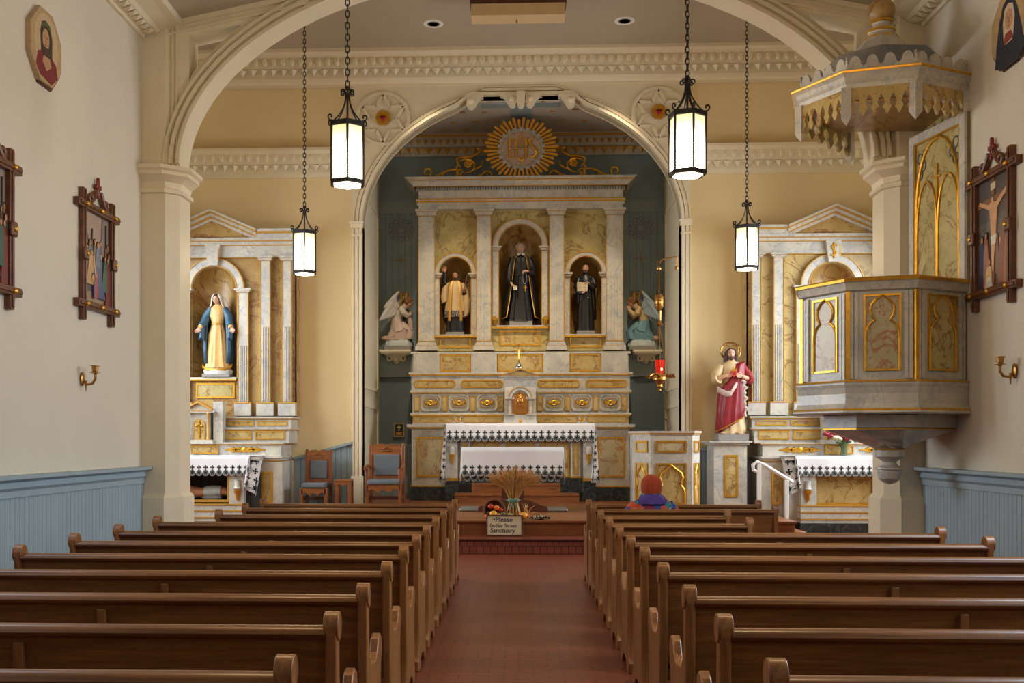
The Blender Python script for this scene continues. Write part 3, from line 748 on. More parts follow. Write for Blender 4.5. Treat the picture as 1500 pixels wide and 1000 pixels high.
def scene_cross(p):
    p.poly('4c4440', [(0,0),(1,0),(1,1),(0,1)]); p.poly('5d564e', [(0,.35),(.5,.42),(1,.5),(1,.7),(.6,.62),(0,.6)]); p.poly('5a4638', [(0,0),(1,0),(1,.13),(0,.1)])
    bystanders(p, 7, .08, .95, .36, .5, 2)
    p.poly('7a4c2a', [(.44,.05),(.52,.05),(.52,.97),(.44,.97)]); p.poly('7a4c2a', [(.04,.74),(.97,.78),(.97,.83),(.04,.79)])
    p.poly('c8b890', [(.42,.86),(.55,.87),(.55,.93),(.42,.92)])
    p.poly('c9966c', [(.09,.78),(.11,.81),(.36,.75),(.46,.77),(.56,.75),(.84,.84),(.86,.81),(.6,.7),(.57,.52),(.52,.3),(.5,.17),(.45,.17),(.44,.32),(.43,.52),(.39,.7)])
    p.poly('d8d0c0', [(.42,.47),(.58,.48),(.56,.4),(.45,.4)]); p.ell('3a2618', .47, .79, .045, .035); p.ell('c9966c', .47, .78, .032, .028)
    p.person('2a3a5a', .18, .05, .44, .1); p.person('8a4630', .3, .05, .46, .09); p.person('84402e', .76, .05, .5, .12, .02)
    p.person('9a643e', .88, .04, .44, .1); p.robe('c8a070', .36, .02, .22, .12, .03); p.ell('8a5a30', .38, .25, .05, .035); p.poly('d0d0c8', [(.28,.02),(.5,.03),(.42,.14),(.32,.12)])
station(1, XL, 117, 159, 298, 444, 'framed passion painting with a crowd, on the left wall nearest the arch', scene_crowd, 117)
station(1, XL, -52, 9, 245, 426, 'carved picture frame cut off by the left edge of the view', scene_crowd, 9)
station(-1, XR, 1433, 1486, 268, 434, 'framed crucifixion painting on the right wall beside the pulpit', scene_cross, 1433)
def oval(side, X, pxa, pxb, pya, pyb, label, draw):
    ya, yb = YW(pxa,X), YW(pxb,X); yc = (ya+yb)/2; hw = abs(yb-ya)/2
    zc = (PZ((pxa+pxb)/2, pya, yc)+PZ((pxa+pxb)/2, pyb, yc))/2; hh = abs(PZ((pxa+pxb)/2, pya, yc)-PZ((pxa+pxb)/2, pyb, yc))/2
    r = thing('octagonal_portrait', label, 'portrait', (X, yc, zc-hh), 'octagonal portraits')
    oc = lambda q: [(hw*q*cos(pi/8+i*pi/4)/cos(pi/8), hh*q*sin(pi/8+i*pi/4)/cos(pi/8)) for i in range(8)]
    b = MB(); b.prism([(yc+u,zc+v) for u,v in oc(1)], 'x', X, X+side*.045); b.build('board', pal('a8906a'), r, flat=True); b = MB(); b.prism([(yc+.035+u,zc-.02+v) for u,v in oc(1)], 'x', X, X+side*.02); b.build('shade_backing', M['darkwood'], r, flat=True)  # second board, dark and offset, stands in for the shadow along the far edge
    p = Pic(side, X+side*.04, yc, zc, 2*hw, 2*hh); p.poly('b09468', [(.5+u/2/hw, .5+v/2/hh) for u, v in oc(.985)]); q0 = p.poly; p.poly = lambda h, pts: q0(h, [(.5+(u-.5)*1.3, .5+(v-.47)*1.22) for u, v in pts]); draw(p); p.build('picture', r)
def draw_man(p):
    p.ell('bfa47c', .5, .5, .3, .34)
    p.poly('7a2028', [(.24,.2),(.34,.12),(.62,.08),(.78,.2),(.74,.34),(.6,.4),(.42,.42),(.28,.36)])
    p.poly('3a2c20', [(.36,.4),(.34,.6),(.38,.72),(.48,.76),(.58,.73),(.64,.6),(.64,.38),(.56,.34),(.42,.36)])
    p.poly('b08a62', [(.42,.36),(.58,.36),(.62,.28),(.5,.2),(.4,.28)])
    p.ell('b58c64', .48, .55, .085, .12); p.poly('4a3424', [(.42,.46),(.55,.46),(.52,.38),(.48,.36),(.44,.39)]); p.poly('4a5a38', [(.37,.66),(.48,.7),(.6,.66),(.6,.7),(.48,.75),(.37,.7)])
    p.poly('5a4030', [(.43,.58),(.46,.58),(.46,.57),(.43,.57)]); p.poly('5a4030', [(.5,.58),(.53,.58),(.53,.57),(.5,.57)]); p.poly('9a7450', [(.475,.57),(.485,.57),(.495,.51),(.47,.51)]); p.poly('8a4a3c', [(.45,.485),(.515,.485),(.48,.475)])
def draw_woman(p):
    p.ell('bb9a66', .5, .55, .3, .33)
    p.poly('1c2638', [(.2,.1),(.35,.04),(.7,.04),(.85,.14),(.78,.4),(.7,.62),(.62,.76),(.5,.82),(.38,.76),(.3,.6),(.24,.36)])
    p.poly('d0b898', [(.4,.3),(.6,.3),(.64,.55),(.6,.7),(.5,.74),(.42,.7),(.38,.55)]); p.ell('bd8f68', .51, .56, .085, .12)
    p.poly('8a3828', [(.38,.3),(.62,.32),(.56,.42),(.44,.42)]); p.poly('1f2228', [(.3,.05),(.75,.05),(.62,.34),(.5,.22),(.38,.34)])
    p.poly('5a4030', [(.46,.59),(.49,.59),(.49,.58),(.46,.58)]); p.poly('5a4030', [(.53,.59),(.56,.59),(.56,.58),(.53,.58)]); p.poly('9a7450', [(.505,.58),(.515,.58),(.525,.52),(.5,.52)]); p.poly('8a4a3c', [(.475,.49),(.545,.49),(.51,.48)])
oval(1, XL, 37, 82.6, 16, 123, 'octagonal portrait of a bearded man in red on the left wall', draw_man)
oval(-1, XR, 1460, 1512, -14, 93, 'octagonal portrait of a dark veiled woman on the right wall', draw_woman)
def sconce(side, X, px, py, label):
    y = YW(px, X); z = PZ(px, py, y); r = thing('candle_sconce', label, 'sconce', (X, y, z-.1), 'brass candle sconces'); s = side
    b = MB(); b.ball((X+s*.015,y,z-.02), .05, (.3,1,1.5), 10, 8); b.build('wall_plate', M['brass'], r)
    b = MB(); P = [(.02,-.03),(.06,-.08),(.12,-.07),(.15,-.02),(.15,.03)]; b.tube([(X+s*a,y,z+c) for a,c in P], .014, 7); b.tube([(X+s*.05,y,z-.04),(X+s*.05,y,z-.15)], [.016,.004], 6); b.build('arm', M['brass'], r)
    b = MB(); b.lathe([(.012,.02),(.02,.035),(.055,.045),(.055,.05),(.02,.052),(.032,.06),(.036,.11),(.05,.115),(.05,.12),(.02,.12)], (X+s*.15,y,z), 14); b.build('candle_cup', M['brass'], r)
sconce(1, XL, 119, 552, 'small brass candle sconce on the left wall below the picture')
sconce(-1, XR, 1488, 540, 'small brass candle sconce on the right wall beneath the crucifixion')
# ================================================================ ALTARS
def niche(b, x0, hw, z0, zs, Y, dep, n=16):
    rows = [[(x0+hw*cos(pi*i/n), Y+dep*sin(pi*i/n), z) for i in range(n+1)] for z in (z0, (z0+zs)/2, zs)]
    for k in range(1, 7):
        f = pi/2*k/6.2; rows.append([(x0+hw*cos(f)*cos(pi*i/n), Y+dep*cos(f)*sin(pi*i/n), zs+hw*sin(f)) for i in range(n+1)])
    b.loft(rows, cap=False, closed=False)
    b.prism([(x0+hw*cos(pi*i/n), Y+dep*sin(pi*i/n)) for i in range(n+1)], 'z', z0-.03, z0)
def arch_loop(x0, hw, z0, zs, n=16, rise=None):
    rise = rise or hw
    return [(x0-hw, z0), (x0+hw, z0)]+[(x0+hw*cos(pi*i/n), zs+rise*sin(pi*i/n)) for i in range(n+1)]
def half_ring(b, x0, r0, r1, zs, y0, y1, n=18):
    b.prism([(x0+r1*cos(pi*i/n), zs+r1*sin(pi*i/n)) for i in range(n+1)]+[(x0+r0*cos(pi*i/n), zs+r0*sin(pi*i/n)) for i in range(n, -1, -1)], 'y', y0, y1)
def ledge(b, x0, x1, yf, yb, tiers):
    for z0, z1, e in tiers: b.box(x0-e, x1+e, yf-e, yb, min(z0,z1), max(z0,z1))
def panel(root, x0, x1, z0, z1, y, w=.025, mat='my', name='panel', d=.012):
    b = MB(); b.box(x0+w*.5,x1-w*.5,y-.004,y+.01,z0+w*.5,z1-w*.5); b.mi = 1; b.rim(x0,x1,z0,z1,w,y-d,y+.01)
    return b.build(name, [M[mat], M['gold']], root, flat=True)
def round_panel(root, x0, x1, z0, z1, y, mat='my', w=.025, name='panel'):
    r = (z1-z0)/2; q = lambda e: [(x1-r+(r-e)*cos(a), (z0+z1)/2+(r-e)*sin(a)) for a in [-pi/2+pi*i/8 for i in range(9)]]+[(x0+r+(r-e)*cos(a), (z0+z1)/2+(r-e)*sin(a)) for a in [pi/2+pi*i/8 for i in range(9)]]
    b = MB(); b.prism(q(w*.5), 'y', y-.004, y+.01); b.mi = 1; b.prism(q(0), 'y', y-.014, y+.01, [q(w)])
    return b.build(name, [M[mat], M['gold']], root, flat=True)
def pilaster(root, x0, x1, z0, z1, yf, yb, cap=.18, base=.14, flute=None, name='pilaster', gilt=True):
    r = MB(); r.box(x0,x1,yf,yb,z0,z1); r.mi = 0
    if flute:
        n = 4; wd = (x1-x0)*.74/n
        for i in range(n):
            c = (x0+x1)/2+(i-(n-1)/2)*wd; r.box(c-wd*.3,c+wd*.3,yf-.011,yf,flute[0],flute[1])
    p = r.build(name, M['mw'], root, flat=True)
    b = MB()
    if cap:
        for i, (a, c_, e) in enumerate(((0,.28,.06),(.28,.55,.035),(.55,.7,.02))): b.box(x0-e,x1+e,yf-e,yb,z1-cap*c_,z1-cap*a)
        b.mi = 1; b.box(x0-.048,x1+.048,yf-.05,yb,z1-cap*.33,z1-cap*.24); b.box(x0-.025,x1+.025,yf-.03,yb,z1-cap*.75,z1-cap*.69); b.mi = 0
        b.build('capital', [M['mw'], M['goldp']], p, flat=True)
    if base:
        b = MB()
        for a, c_, e in ((0,.5,.06),(.5,.8,.035),(.8,1,.015)): b.box(x0-e,x1+e,yf-e,yb,z0+base*a,z0+base*c_)
        b.mi = 1; b.box(x0-.05,x1+.05,yf-.052,yb,z0+base*.47,z0+base*.56); b.box(x0-.02,x1+.02,yf-.022,yb,z0+base,z0+base*1.1)
        b.build('base', [M['mw'], M['goldp']], p, flat=True)
    if gilt:
        b = MB(); zz0, zz1 = z0+base*1.1, z1-cap*.8
        for x in (x0, x1): b.box(x-.006,x+.006,yf-.008,yf+.01,zz0,zz1)
        b.build('gilt_edge', M['gold'], p, flat=True)
    return p

# ---------------------------------------------------------------- main altarpiece
P = Pl(21.6, 762); X0 = P.x0
main = thing('altarpiece', 'tall marbled high altar with three statue niches and gilt mouldings in the apse', 'altar', (X0, 21.6, .436))
xx = lambda d: X0+P.d(d)
ZSp = P.z(514); ZTp = P.z(307)
nic = [(-95+0, 23.2, 490, 400, 31), (0, 31.5, 477, 361, 41), (95.5, 23.2, 490, 400, 31)]
holes = [arch_loop(xx(c), P.d(r), P.z(b0), P.z(s_)) for c, r, b0, s_, ro in nic]
b = MB(); b.prism([(xx(-148),ZSp),(xx(148),ZSp),(xx(148),ZTp),(xx(-148),ZTp)], 'y', 21.6, 21.72, holes)
main_slab = b.build('back_slab', M['mg'], main, flat=True)
b = MB(); b.box(xx(-148),xx(148),22.25,22.29,ZSp,P.z(270)); b.box(xx(-148),xx(-146),21.7,22.27,ZSp,P.z(270)); b.box(xx(146),xx(148),21.7,22.27,ZSp,P.z(270)); b.build('carcass', M['mw'], main, flat=True)
for c, r, b0, s_, ro in nic:
    b = MB(); niche(b, xx(c), P.d(r)+.002, P.z(b0), P.z(s_), 21.62, .52); nn = b.build('niche', M['mr'], main)
    b = MB(); half_ring(b, xx(c), P.d(r), P.d(ro), P.z(s_), 21.53, 21.62); b.mi = 1
    half_ring(b, xx(c), P.d(ro-1.6), P.d(ro), P.z(s_), 21.515, 21.56); half_ring(b, xx(c), P.d(r), P.d(r+1.2), P.z(s_), 21.52, 21.56)
    b.build('arch_moulding', [M['mw'], M['goldp']], nn, flat=True)
    for s in (-1, 1):
        a0, a1 = sorted((c+s*r, c+s*ro))
        pilaster(nn, xx(a0), xx(a1), P.z(b0), P.z(s_), 21.55, 21.62, cap=.12, base=0, name='jamb')
    b = MB(); b.box(xx(c-ro),xx(c+ro),21.5,21.7,P.z(b0+2),P.z(b0)); b.mi = 1; b.box(xx(c-ro),xx(c+ro),21.49,21.6,P.z(b0+4.5),P.z(b0+2)); b.build('sill', [M['mw'], M['gold']], nn, flat=True)
for c, r, y0, y1 in ((0,30,484,506),(-95,23,493,509),(95.5,23,493,509)): panel(main, xx(c-r), xx(c+r), P.z(y1), P.z(y0), 21.595, .03, 'my')
for s in (-1, 1):
    for c, hw in ((136.5, 11.8), (53, 10.5)):
        pilaster(main, xx(s*c-hw), xx(s*c+hw), ZSp, P.z(308), 21.44, 21.62, cap=.19, base=.18, flute=(P.z(500),P.z(408)))
b = MB()
for s in (-1, 1): b.tube([(xx(s*37),21.5,P.z(464)),(xx(s*37),21.47,P.z(469)),(xx(s*37),21.5,P.z(477))], [.03,.07,.03], 8)
b.build('gilt_boss', M['gold'], main)
# entablature
b = MB(); x0, x1 = xx(-148), xx(148)
ledge(b, x0, x1, 21.42, 22.28, ((P.z(308),P.z(303),.0),(P.z(303),P.z(299),.03),(P.z(294),P.z(282),.0)))
b.mi = 1; ledge(b, x0, x1, 21.42, 22.28, ((P.z(299),P.z(297),.05),(P.z(295.5),P.z(293.5),.04))); b.mi = 0; ledge(b, x0, x1, 21.42, 22.28, ((P.z(297),P.z(295.5),.05),))
b.build('entablature', [M['mw'], M['gold']], main, flat=True)
b = MB(); ledge(b, x0, x1, 21.42, 22.28, ((P.z(282),P.z(277),.05),))
b.mi = 2; n = 76
for i in range(n): b.box(x0-.05+(x1-x0+.1)*(i+.3)/n, x0-.05+(x1-x0+.1)*(i+.7)/n, 21.35, 21.37, P.z(281.4), P.z(277.6))
b.mi = 0; b.frus(x0-.08,x1+.08,21.34,22.28,P.z(277),x0-.17,x1+.17,21.25,22.28,P.z(271)); ledge(b, x0, x1, 21.42, 22.28, ((P.z(271),P.z(269.5),.19),(P.z(268),P.z(266),.22),(P.z(266),P.z(265),.26)))
b.mi = 1; ledge(b, x0, x1, 21.42, 22.28, ((P.z(277),P.z(276),.1),(P.z(269.5),P.z(268),.205)))
b.build('cornice', [M['mw'], M['gold'], M['slatedark']], main, flat=True)
# pedestal band
Q = Pl(21.4, 762); qx = lambda d: X0+Q.d(d)
b = MB(); b.box(qx(-158),qx(158),21.42,22.28,Q.z(546),Q.z(517)); ledge(b, qx(-158), qx(158), 21.42, 22.28, ((Q.z(518),Q.z(515),.04),))
for s in (-1, 1):
    for c, hw in ((137, 19), (53, 19)): b.box(qx(s*c-hw),qx(s*c+hw),21.37,21.45,Q.z(546),Q.z(517))
b.build('pedestal_band', M['mw'], main, flat=True)
for c, r in ((0,33),(-95,22),(95,22)): panel(main, qx(c-r), qx(c+r), Q.z(544), Q.z(518.5), 21.41, .03, 'my')
# gradines
def gradine(Yf, ytop, ybot, hw, name, gold=True):
    q = Pl(Yf, 762); b = MB(); xa, xb = X0-q.d(hw), X0+q.d(hw)
    b.box(xa,xb,Yf,22.2,q.z(ybot),q.z(ytop)); ledge(b, xa, xb, Yf, 22.2, ((q.z(ytop+2.6),q.z(ytop),.05),))
    if gold: b.mi = 1; ledge(b, xa, xb, Yf, 22.2, ((q.z(ytop+4.6),q.z(ytop+2.6),.03),))
    return q, b.build(name, [M['mw'], M['gold']], main, flat=True)
q, g = gradine(21.15, 545, 572, 160, 'gradine')
for xa, xb in ((606,667),(675,737),(787,849),(857,918)): round_panel(g, X0+q.d(xa-762), X0+q.d(xb-762), q.z(567.5), q.z(556), 21.15)
q, g = gradine(20.95, 571.5, 605, 158.5, 'gradine')
for c in (630.8, 672.3, 713.5, 811, 852, 893.5):
    b = MB(); xc, zc = X0+q.d(c-762), q.z(590)
    oc = lambda e, h=1: [(xc+q.d(u)*e, zc+q.d(v)*e) for u, v in ((-15,-8),(-11,-12),(11,-12),(15,-8),(15,8),(11,12),(-11,12),(-15,8))]
    b.prism(oc(1), 'y', 20.925, 20.95, [oc(.9)]); b.mi = 2
    sm = [(xc+q.d(u), zc+q.d(v)) for u, v in ((-11,-4),(-8,-7),(8,-7),(11,-4),(11,4),(8,7),(-8,7),(-11,4))]; si = [(xc+(x-xc)*.9, zc+(z-zc)*.86) for x, z in sm]
    b.prism(sm, 'y', 20.93, 20.95, [si]); b.mi = 1
    for s in (-1, 1):
        b.tube([(xc+s*q.d(u),20.93,zc+q.d(v)) for u, v in ((1,0),(4,1),(7,0),(9,3.5))], [.03,.035,.03,.008], 6)
        b.tube([(xc+s*q.d(u),20.935,zc+q.d(v)) for u, v in ((1,-1),(4,-2.5),(7,-1))], [.02,.02,.006], 6)
    b.tube([(xc+q.d(3.2)*cos(a),20.92,zc+q.d(3)*sin(a)) for a in [2*pi*i/12 for i in range(12)]], .022, 6, closed=True)
    b.build('octagon_panel', [M['mw'], M['gold'], M['goldp']], g, flat=False)
for c in (610.6, 651.5, 692.3, 733, 790.8, 831, 871.8, 913.2): panel(g, X0+q.d(c-762-4), X0+q.d(c-762+4), q.z(602), q.z(580), 20.93, .014, 'my', 'strip_panel')
q, g = gradine(20.75, 604.5, 622, 158, 'gradine')
for xa, xb in ((604,664.5),(676.5,737),(787,846.5),(858.5,920)): round_panel(g, X0+q.d(xa-762), X0+q.d(xb-762), q.z(618.5), q.z(609.5), 20.75, w=.018)
for c in (670.5, 852.5):
    b = MB(); b.tube([(X0+q.d(c-762)+.045*cos(a),20.745,q.z(614)+.045*sin(a)) for a in [2*pi*i/14 for i in range(14)]], .013, 6, closed=True); b.ball((X0+q.d(c-762),20.745,q.z(614)),.022,(1,.5,1)); b.build('roundel', M['gold'], g)
# mensa and body
q = Pl(20.45, 762); wx = lambda d: X0+q.d(d)
b = MB(); b.box(wx(-160),wx(160),20.5,22.2,q.z(712),q.z(628)); ledge(b, wx(-160), wx(160), 20.5, 22.2, ((q.z(625),q.z(621),.09),(q.z(628),q.z(627),.03)))
b.mi = 1; ledge(b, wx(-160), wx(160), 20.5, 22.2, ((q.z(627),q.z(625),.06),(q.z(713.5),q.z(711.5),.03)))
mb = b.build('mensa_body', [M['mw'], M['gold']], main, flat=True)
for s in (-1, 1):
    c = 133*s; panel(mb, wx(c-20), wx(c+20), q.z(699), q.z(640), 20.495, .035, 'mp')
q2 = Pl(20.3, 762); vx = lambda d: X0+q2.d(d)
b = MB(); b.box(vx(-108),vx(108),20.42,20.5,q2.z(704),q2.z(622))
for s in (-1, 1): b.box(min(vx(s*108),vx(s*92)),max(vx(s*108),vx(s*92)),20.28,20.5,q2.z(704),q2.z(622)); b.box(min(vx(s*88),vx(s*74)),max(vx(s*88),vx(s*74)),20.36,20.5,q2.z(700),q2.z(622))
b.box(vx(-108),vx(108),20.25,20.5,q2.z(624),q2.z(621)); b.mi = 1
for s in (-1, 1): b.box(min(vx(s*109),vx(s*91)),max(vx(s*109),vx(s*91)),20.26,20.5,q2.z(704),q2.z(700)); b.box(min(vx(s*89),vx(s*73)),max(vx(s*89),vx(s*73)),20.34,20.5,q2.z(700),q2.z(697))
fr = b.build('frontal', [M['mw'], M['gold']], main, flat=True)
for c in (-50, 0, 50):
    b = MB(); lp = arch_loop(vx(c), q2.d(20), q2.z(697), q2.z(662)); b.prism(lp, 'y', 20.405, 20.42); b.mi = 1
    l2 = arch_loop(vx(c), q2.d(22), q2.z(699), q2.z(662)); b.prism(l2, 'y', 20.395, 20.42, [lp]); b.build('arched_panel', [M['my'], M['gold']], fr, flat=True)
for s in (-1, 1):
    panel(fr, vx(s*81)-.05, vx(s*81)+.05, q2.z(694), q2.z(650), 20.36, .018, 'my', 'strip_panel')
    b = MB(); xc = vx(s*100); zc = q2.z(662)
    b.lathe([(.02,.12),(.05,.1),(.06,.02),(.05,-.02),(.055,-.03)], (xc,20.26,zc), 10); b.mi = 1
    b.lathe([(.055,-.03),(.05,-.08),(.03,-.12),(.035,-.15),(.012,-.22),(.0,-.25)], (xc,20.26,zc), 10); b.build('hanging_boss', [M['mw'], M['gold']], fr)
b = MB(); b.box(wx(-162),wx(162),20.47,22.2,.436,q.z(713)); b.box(vx(-110),vx(-90),20.24,20.6,.436,q2.z(704)); b.box(vx(90),vx(110),20.24,20.6,.436,q2.z(704)); b.box(vx(-90),vx(90),20.33,20.5,.436,q2.z(700))
b.build('dark_base', M['md'], main, flat=True)
# tabernacle
T = Pl(20.5, 762); tx = lambda d: X0+T.d(d)
tab = thing('tabernacle', 'small marble tabernacle with golden arched door on the high altar', 'tabernacle', (X0, 20.55, T.z(621)))
b = MB(); b.box(tx(-22.5),tx(22.5),20.45,20.75,T.z(620.5),T.z(553)); b.box(tx(-24),tx(24),20.38,20.75,T.z(620.5),T.z(614)); b.box(tx(-23),tx(23),20.41,20.75,T.z(614),T.z(608))
b.build('body', M['mw'], tab, flat=True)
b = MB(); ledge(b, tx(-22.5), tx(22.5), 20.45, 20.75, ((T.z(556),T.z(553),.03),(T.z(553),T.z(550.5),.07)))
b.prism([(tx(-28),T.z(550.5)),(tx(28),T.z(550.5)),(tx(0),T.z(541))], 'y', 20.42, 20.75)
b.mi = 1
for s in (-1, 1): b.prism([(tx(s*28),T.z(550.5)),(tx(s*28),T.z(549)),(tx(0),T.z(539.5)),(tx(0),T.z(541.5))], 'y', 20.36, 20.6)
b.box(tx(-28),tx(28),20.36,20.6,T.z(551),T.z(550)); b.mi = 2
b.prism([(tx(-19),T.z(549.3)),(tx(19),T.z(549.3)),(tx(0),T.z(542.5))], 'y', 20.41, 20.43)
b.build('pediment', [M['mw'], M['goldp'], M['my']], tab, flat=True)
b = MB(); half_ring(b, tx(0), T.d(12.5), T.d(18), T.z(584), 20.4, 20.46); b.mi = 1; half_ring(b, tx(0), T.d(16.6), T.d(17.6), T.z(584), 20.385, 20.42); b.build('arch_moulding', [M['mw'], M['goldp']], tab, flat=True)
for s in (-1, 1): pilaster(tab, tx(s*15.2-2.8), tx(s*15.2+2.8), T.z(608), T.z(583), 20.4, 20.46, cap=.05, base=.03, name='column')
b = MB(); lp = arch_loop(tx(0), T.d(10.5), T.z(607), T.z(585)); b.prism(lp, 'y', 20.435, 20.46)
b.tube([(tx(9.8*cos(a)),20.43,T.z(585)+T.d(9.8)*sin(a)) for a in [pi*i/14 for i in range(15)]], .012, 6)
b.ball((tx(0),20.43,T.z(587)), .075, (.9,.4,1.2)); b.ball((tx(0),20.43,T.z(580)), .035, (1,.5,1)); b.tube([(tx(-5),20.42,T.z(598)),(tx(0),20.42,T.z(592)),(tx(5),20.42,T.z(598))], .02, 6); b.box(tx(-7),tx(7),20.41,20.44,T.z(605),T.z(602))
b.build('golden_door', M['goldglow'], tab)
b = MB(); b.ball((tx(0),20.38,T.z(616.5)), .03, (1.3,.5,1)); b.build('gilt_boss', M['gold'], tab)
# crucifix on top
Y = 20.55; Kx = Pl(Y, 760)
cx = thing('altar_crucifix', 'small brass crucifix standing on top of the tabernacle', 'crucifix', (Kx.x0, Y, Kx.z(539)))
b = MB(); b.lathe([(.075,0),(.075,.02),(.05,.045),(.045,.07),(.02,.1),(.014,.13)], (Kx.x0,Y,Kx.z(539)), 14); b.build('foot', M['chrome'], cx)
b = MB(); z0, z1, zx = Kx.z(532), Kx.z(505), Kx.z(514); b.box(Kx.x0-.011,Kx.x0+.011,Y-.01,Y+.01,z0,z1); b.box(Kx.x0-.1,Kx.x0+.1,Y-.01,Y+.01,zx-.011,zx+.011)
for p in ((-.1,zx),(.1,zx),(0,z1)): b.ball((Kx.x0+p[0],Y,p[1]), .02)
b.build('cross', M['brass'], cx, flat=True)
b = MB(); b.tube([(Kx.x0-.08,Y-.015,zx+.015),(Kx.x0,Y-.02,zx-.01),(Kx.x0+.08,Y-.015,zx+.015)], .008, 6); b.tube([(Kx.x0,Y-.02,zx+.01),(Kx.x0,Y-.02,zx-.16)], [.016,.008], 6); b.ball((Kx.x0,Y-.02,zx+.025), .016); b.build('corpus', M['gold'], cx)

# ---------------------------------------------------------------- sunburst with monogram and scrolls on the cornice
S = Pl(21.8, 763.5); sx_ = S.x0; sz_ = S.z(219); u = S.k; YS = 21.78
sun = thing('gilded_sunburst', 'golden sunburst medallion with monogram above the high altar', 'sunburst', (sx_, YS, S.z(265)))
rays = []
for i in range(44):
    a = 2*pi*(i+.5)/44; lo = 1.0 if i % 2 == 0 else .93
    i0, o0 = (33*cos(a), 29*sin(a)), (54.5*lo*cos(a), 46*lo*sin(a))
    dx, dz = o0[0]-i0[0], o0[1]-i0[1]; L = sqrt(dx*dx+dz*dz); nx, nz = -dz/L, dx/L
    b = MB()
    for k_, (off, dy) in enumerate(((-1.3,0),(0,-.012),(1.3,0))):
        e = L*(.94 if k_ != 1 else 1.0)
        w0, w1 = .55, .75
        p = lambda t, q: (sx_+u*(i0[0]+dx/L*t+nx*(off*(.55+.5*t/L)+q)), sz_+u*(i0[1]+dz/L*t+nz*(off*(.55+.5*t/L)+q)))
        b.prism([p(0,-w0),p(e,-w1),p(e+.8,0),p(e,w1),p(0,w0)], 'y', YS-.05+dy, YS+.0)
    b.build('ray', M['gold'], sun, flat=True)
ell = lambda a, c_, n=48: [(sx_+u*a*cos(2*pi*i/n), sz_+u*c_*sin(2*pi*i/n)) for i in range(n)]
b = MB(); b.prism(ell(29,26), 'y', YS-.04, YS+.02); b.build('disc', paint('pinkish_disc', 'a08a78', .6, .05), sun, flat=True)
b = MB()
for i in range(22):
    a = 2*pi*(i+.5)/22; b.ball((sx_+u*33*cos(a), YS-.05, sz_+u*29.5*sin(a)), 2.7*u, (1,.6,1), 10, 6)
    a2 = a+pi/22; b.tube([(sx_+u*(30.5*cos(a2)+1.5*cos(t)), YS-.06, sz_+u*(27.2*sin(a2)+1.5*sin(t))) for t in [2*pi*k/10 for k in range(10)]], .6*u, 5, closed=True)
b.prism(ell(31.5,28.2), 'y', YS-.055, YS-.02, [ell(29,25.8)]); b.build('beaded_ring', paint('grey_bead_paint', '9a9a92', .5, .06), sun)
b = MB(); n = 26
for i in range(n):
    a0 = 2*pi*i/n; b.tube([(sx_+u*27*cos(a0+t), YS-.05, sz_+u*24*sin(a0+t)) for t in (0,.07,.14)], [.5*u,1.0*u,.5*u], 6)
b.build('leaf_wreath', M['gold'], sun)
b = MB(); yl = YS-.06
def stroke(pts, r): b.tube([(sx_+u*p[0], yl, sz_+u*p[1]) for p in pts], [q*u for q in r] if isinstance(r, (list,tuple)) else r*u, 7)
for xc in (-16.5, -7.5, 7.0):                     # I, and the two stems of H
    stroke([(xc-2.5,13.5),(xc,14.5),(xc+2.5,13.5)], [.6,1.2,.6]); stroke([(xc-1,13),(xc-.8,3)], [1.2,1.8]); stroke([(xc+1,13),(xc+.8,3)], [1.2,1.8]); stroke([(xc,-2),(xc,-13)], [2.2,1.6]); stroke([(xc-3,-13.5),(xc,-14.3),(xc+3,-13.5)], [.6,1.3,.6])
    b.ball((sx_+u*xc, yl-.02, sz_+u*.2), 2.0*u, (1,.7,1))
stroke([(-7.5,.2),(7,.2)], 1.0); b.ball((sx_,yl-.02,sz_+u*.2),1.3*u)
stroke([(19,13),(15,14),(11.5,11.5),(13,7),(16.5,3),(20.5,-2),(22.5,-7),(20,-11.5),(15,-13),(11.5,-10.5)], [.8,1.5,2,2,1.8,2,2.1,1.9,1.4,.9]); b.ball((sx_+u*17,yl-.02,sz_+u*.8),1.8*u,(1,.7,1))
stroke([(0,3),(0,21)], [.9,.9]); stroke([(-3.8,16.5),(3.8,16.5)], .9); stroke([(-6,14),(0,20),(6,14)], [.4,.5,.4])
stroke([(0,-9),(0,-18)], [.6,1.2]); stroke([(-5,-14),(-2.5,-17),(0,-18.5),(2.5,-17),(5,-14)], [.6,1,1.2,1,.6]); stroke([(-3,-20.5),(3,-15.5)], .6); stroke([(3,-20.5),(-3,-15.5)], .6)
b.build('monogram_letters', M['gold'], sun)
for ch_ in list(sun.children):                    # the medallion leans forward over the cornice
    o_ = LOC[ch_.name]
    for v in ch_.data.vertices:
        wx_, wy_, wz_ = v.co.x+o_[0], v.co.y+o_[1], v.co.z+o_[2]
        t = (wz_-S.z(265))/(S.z(173)-S.z(265)); Yn = 21.28-.52*t; q = Yn/YS
        v.co = (wx_*q-o_[0], Yn+(wy_-YS)-o_[1], EYE+(wz_-EYE)*q-o_[2])
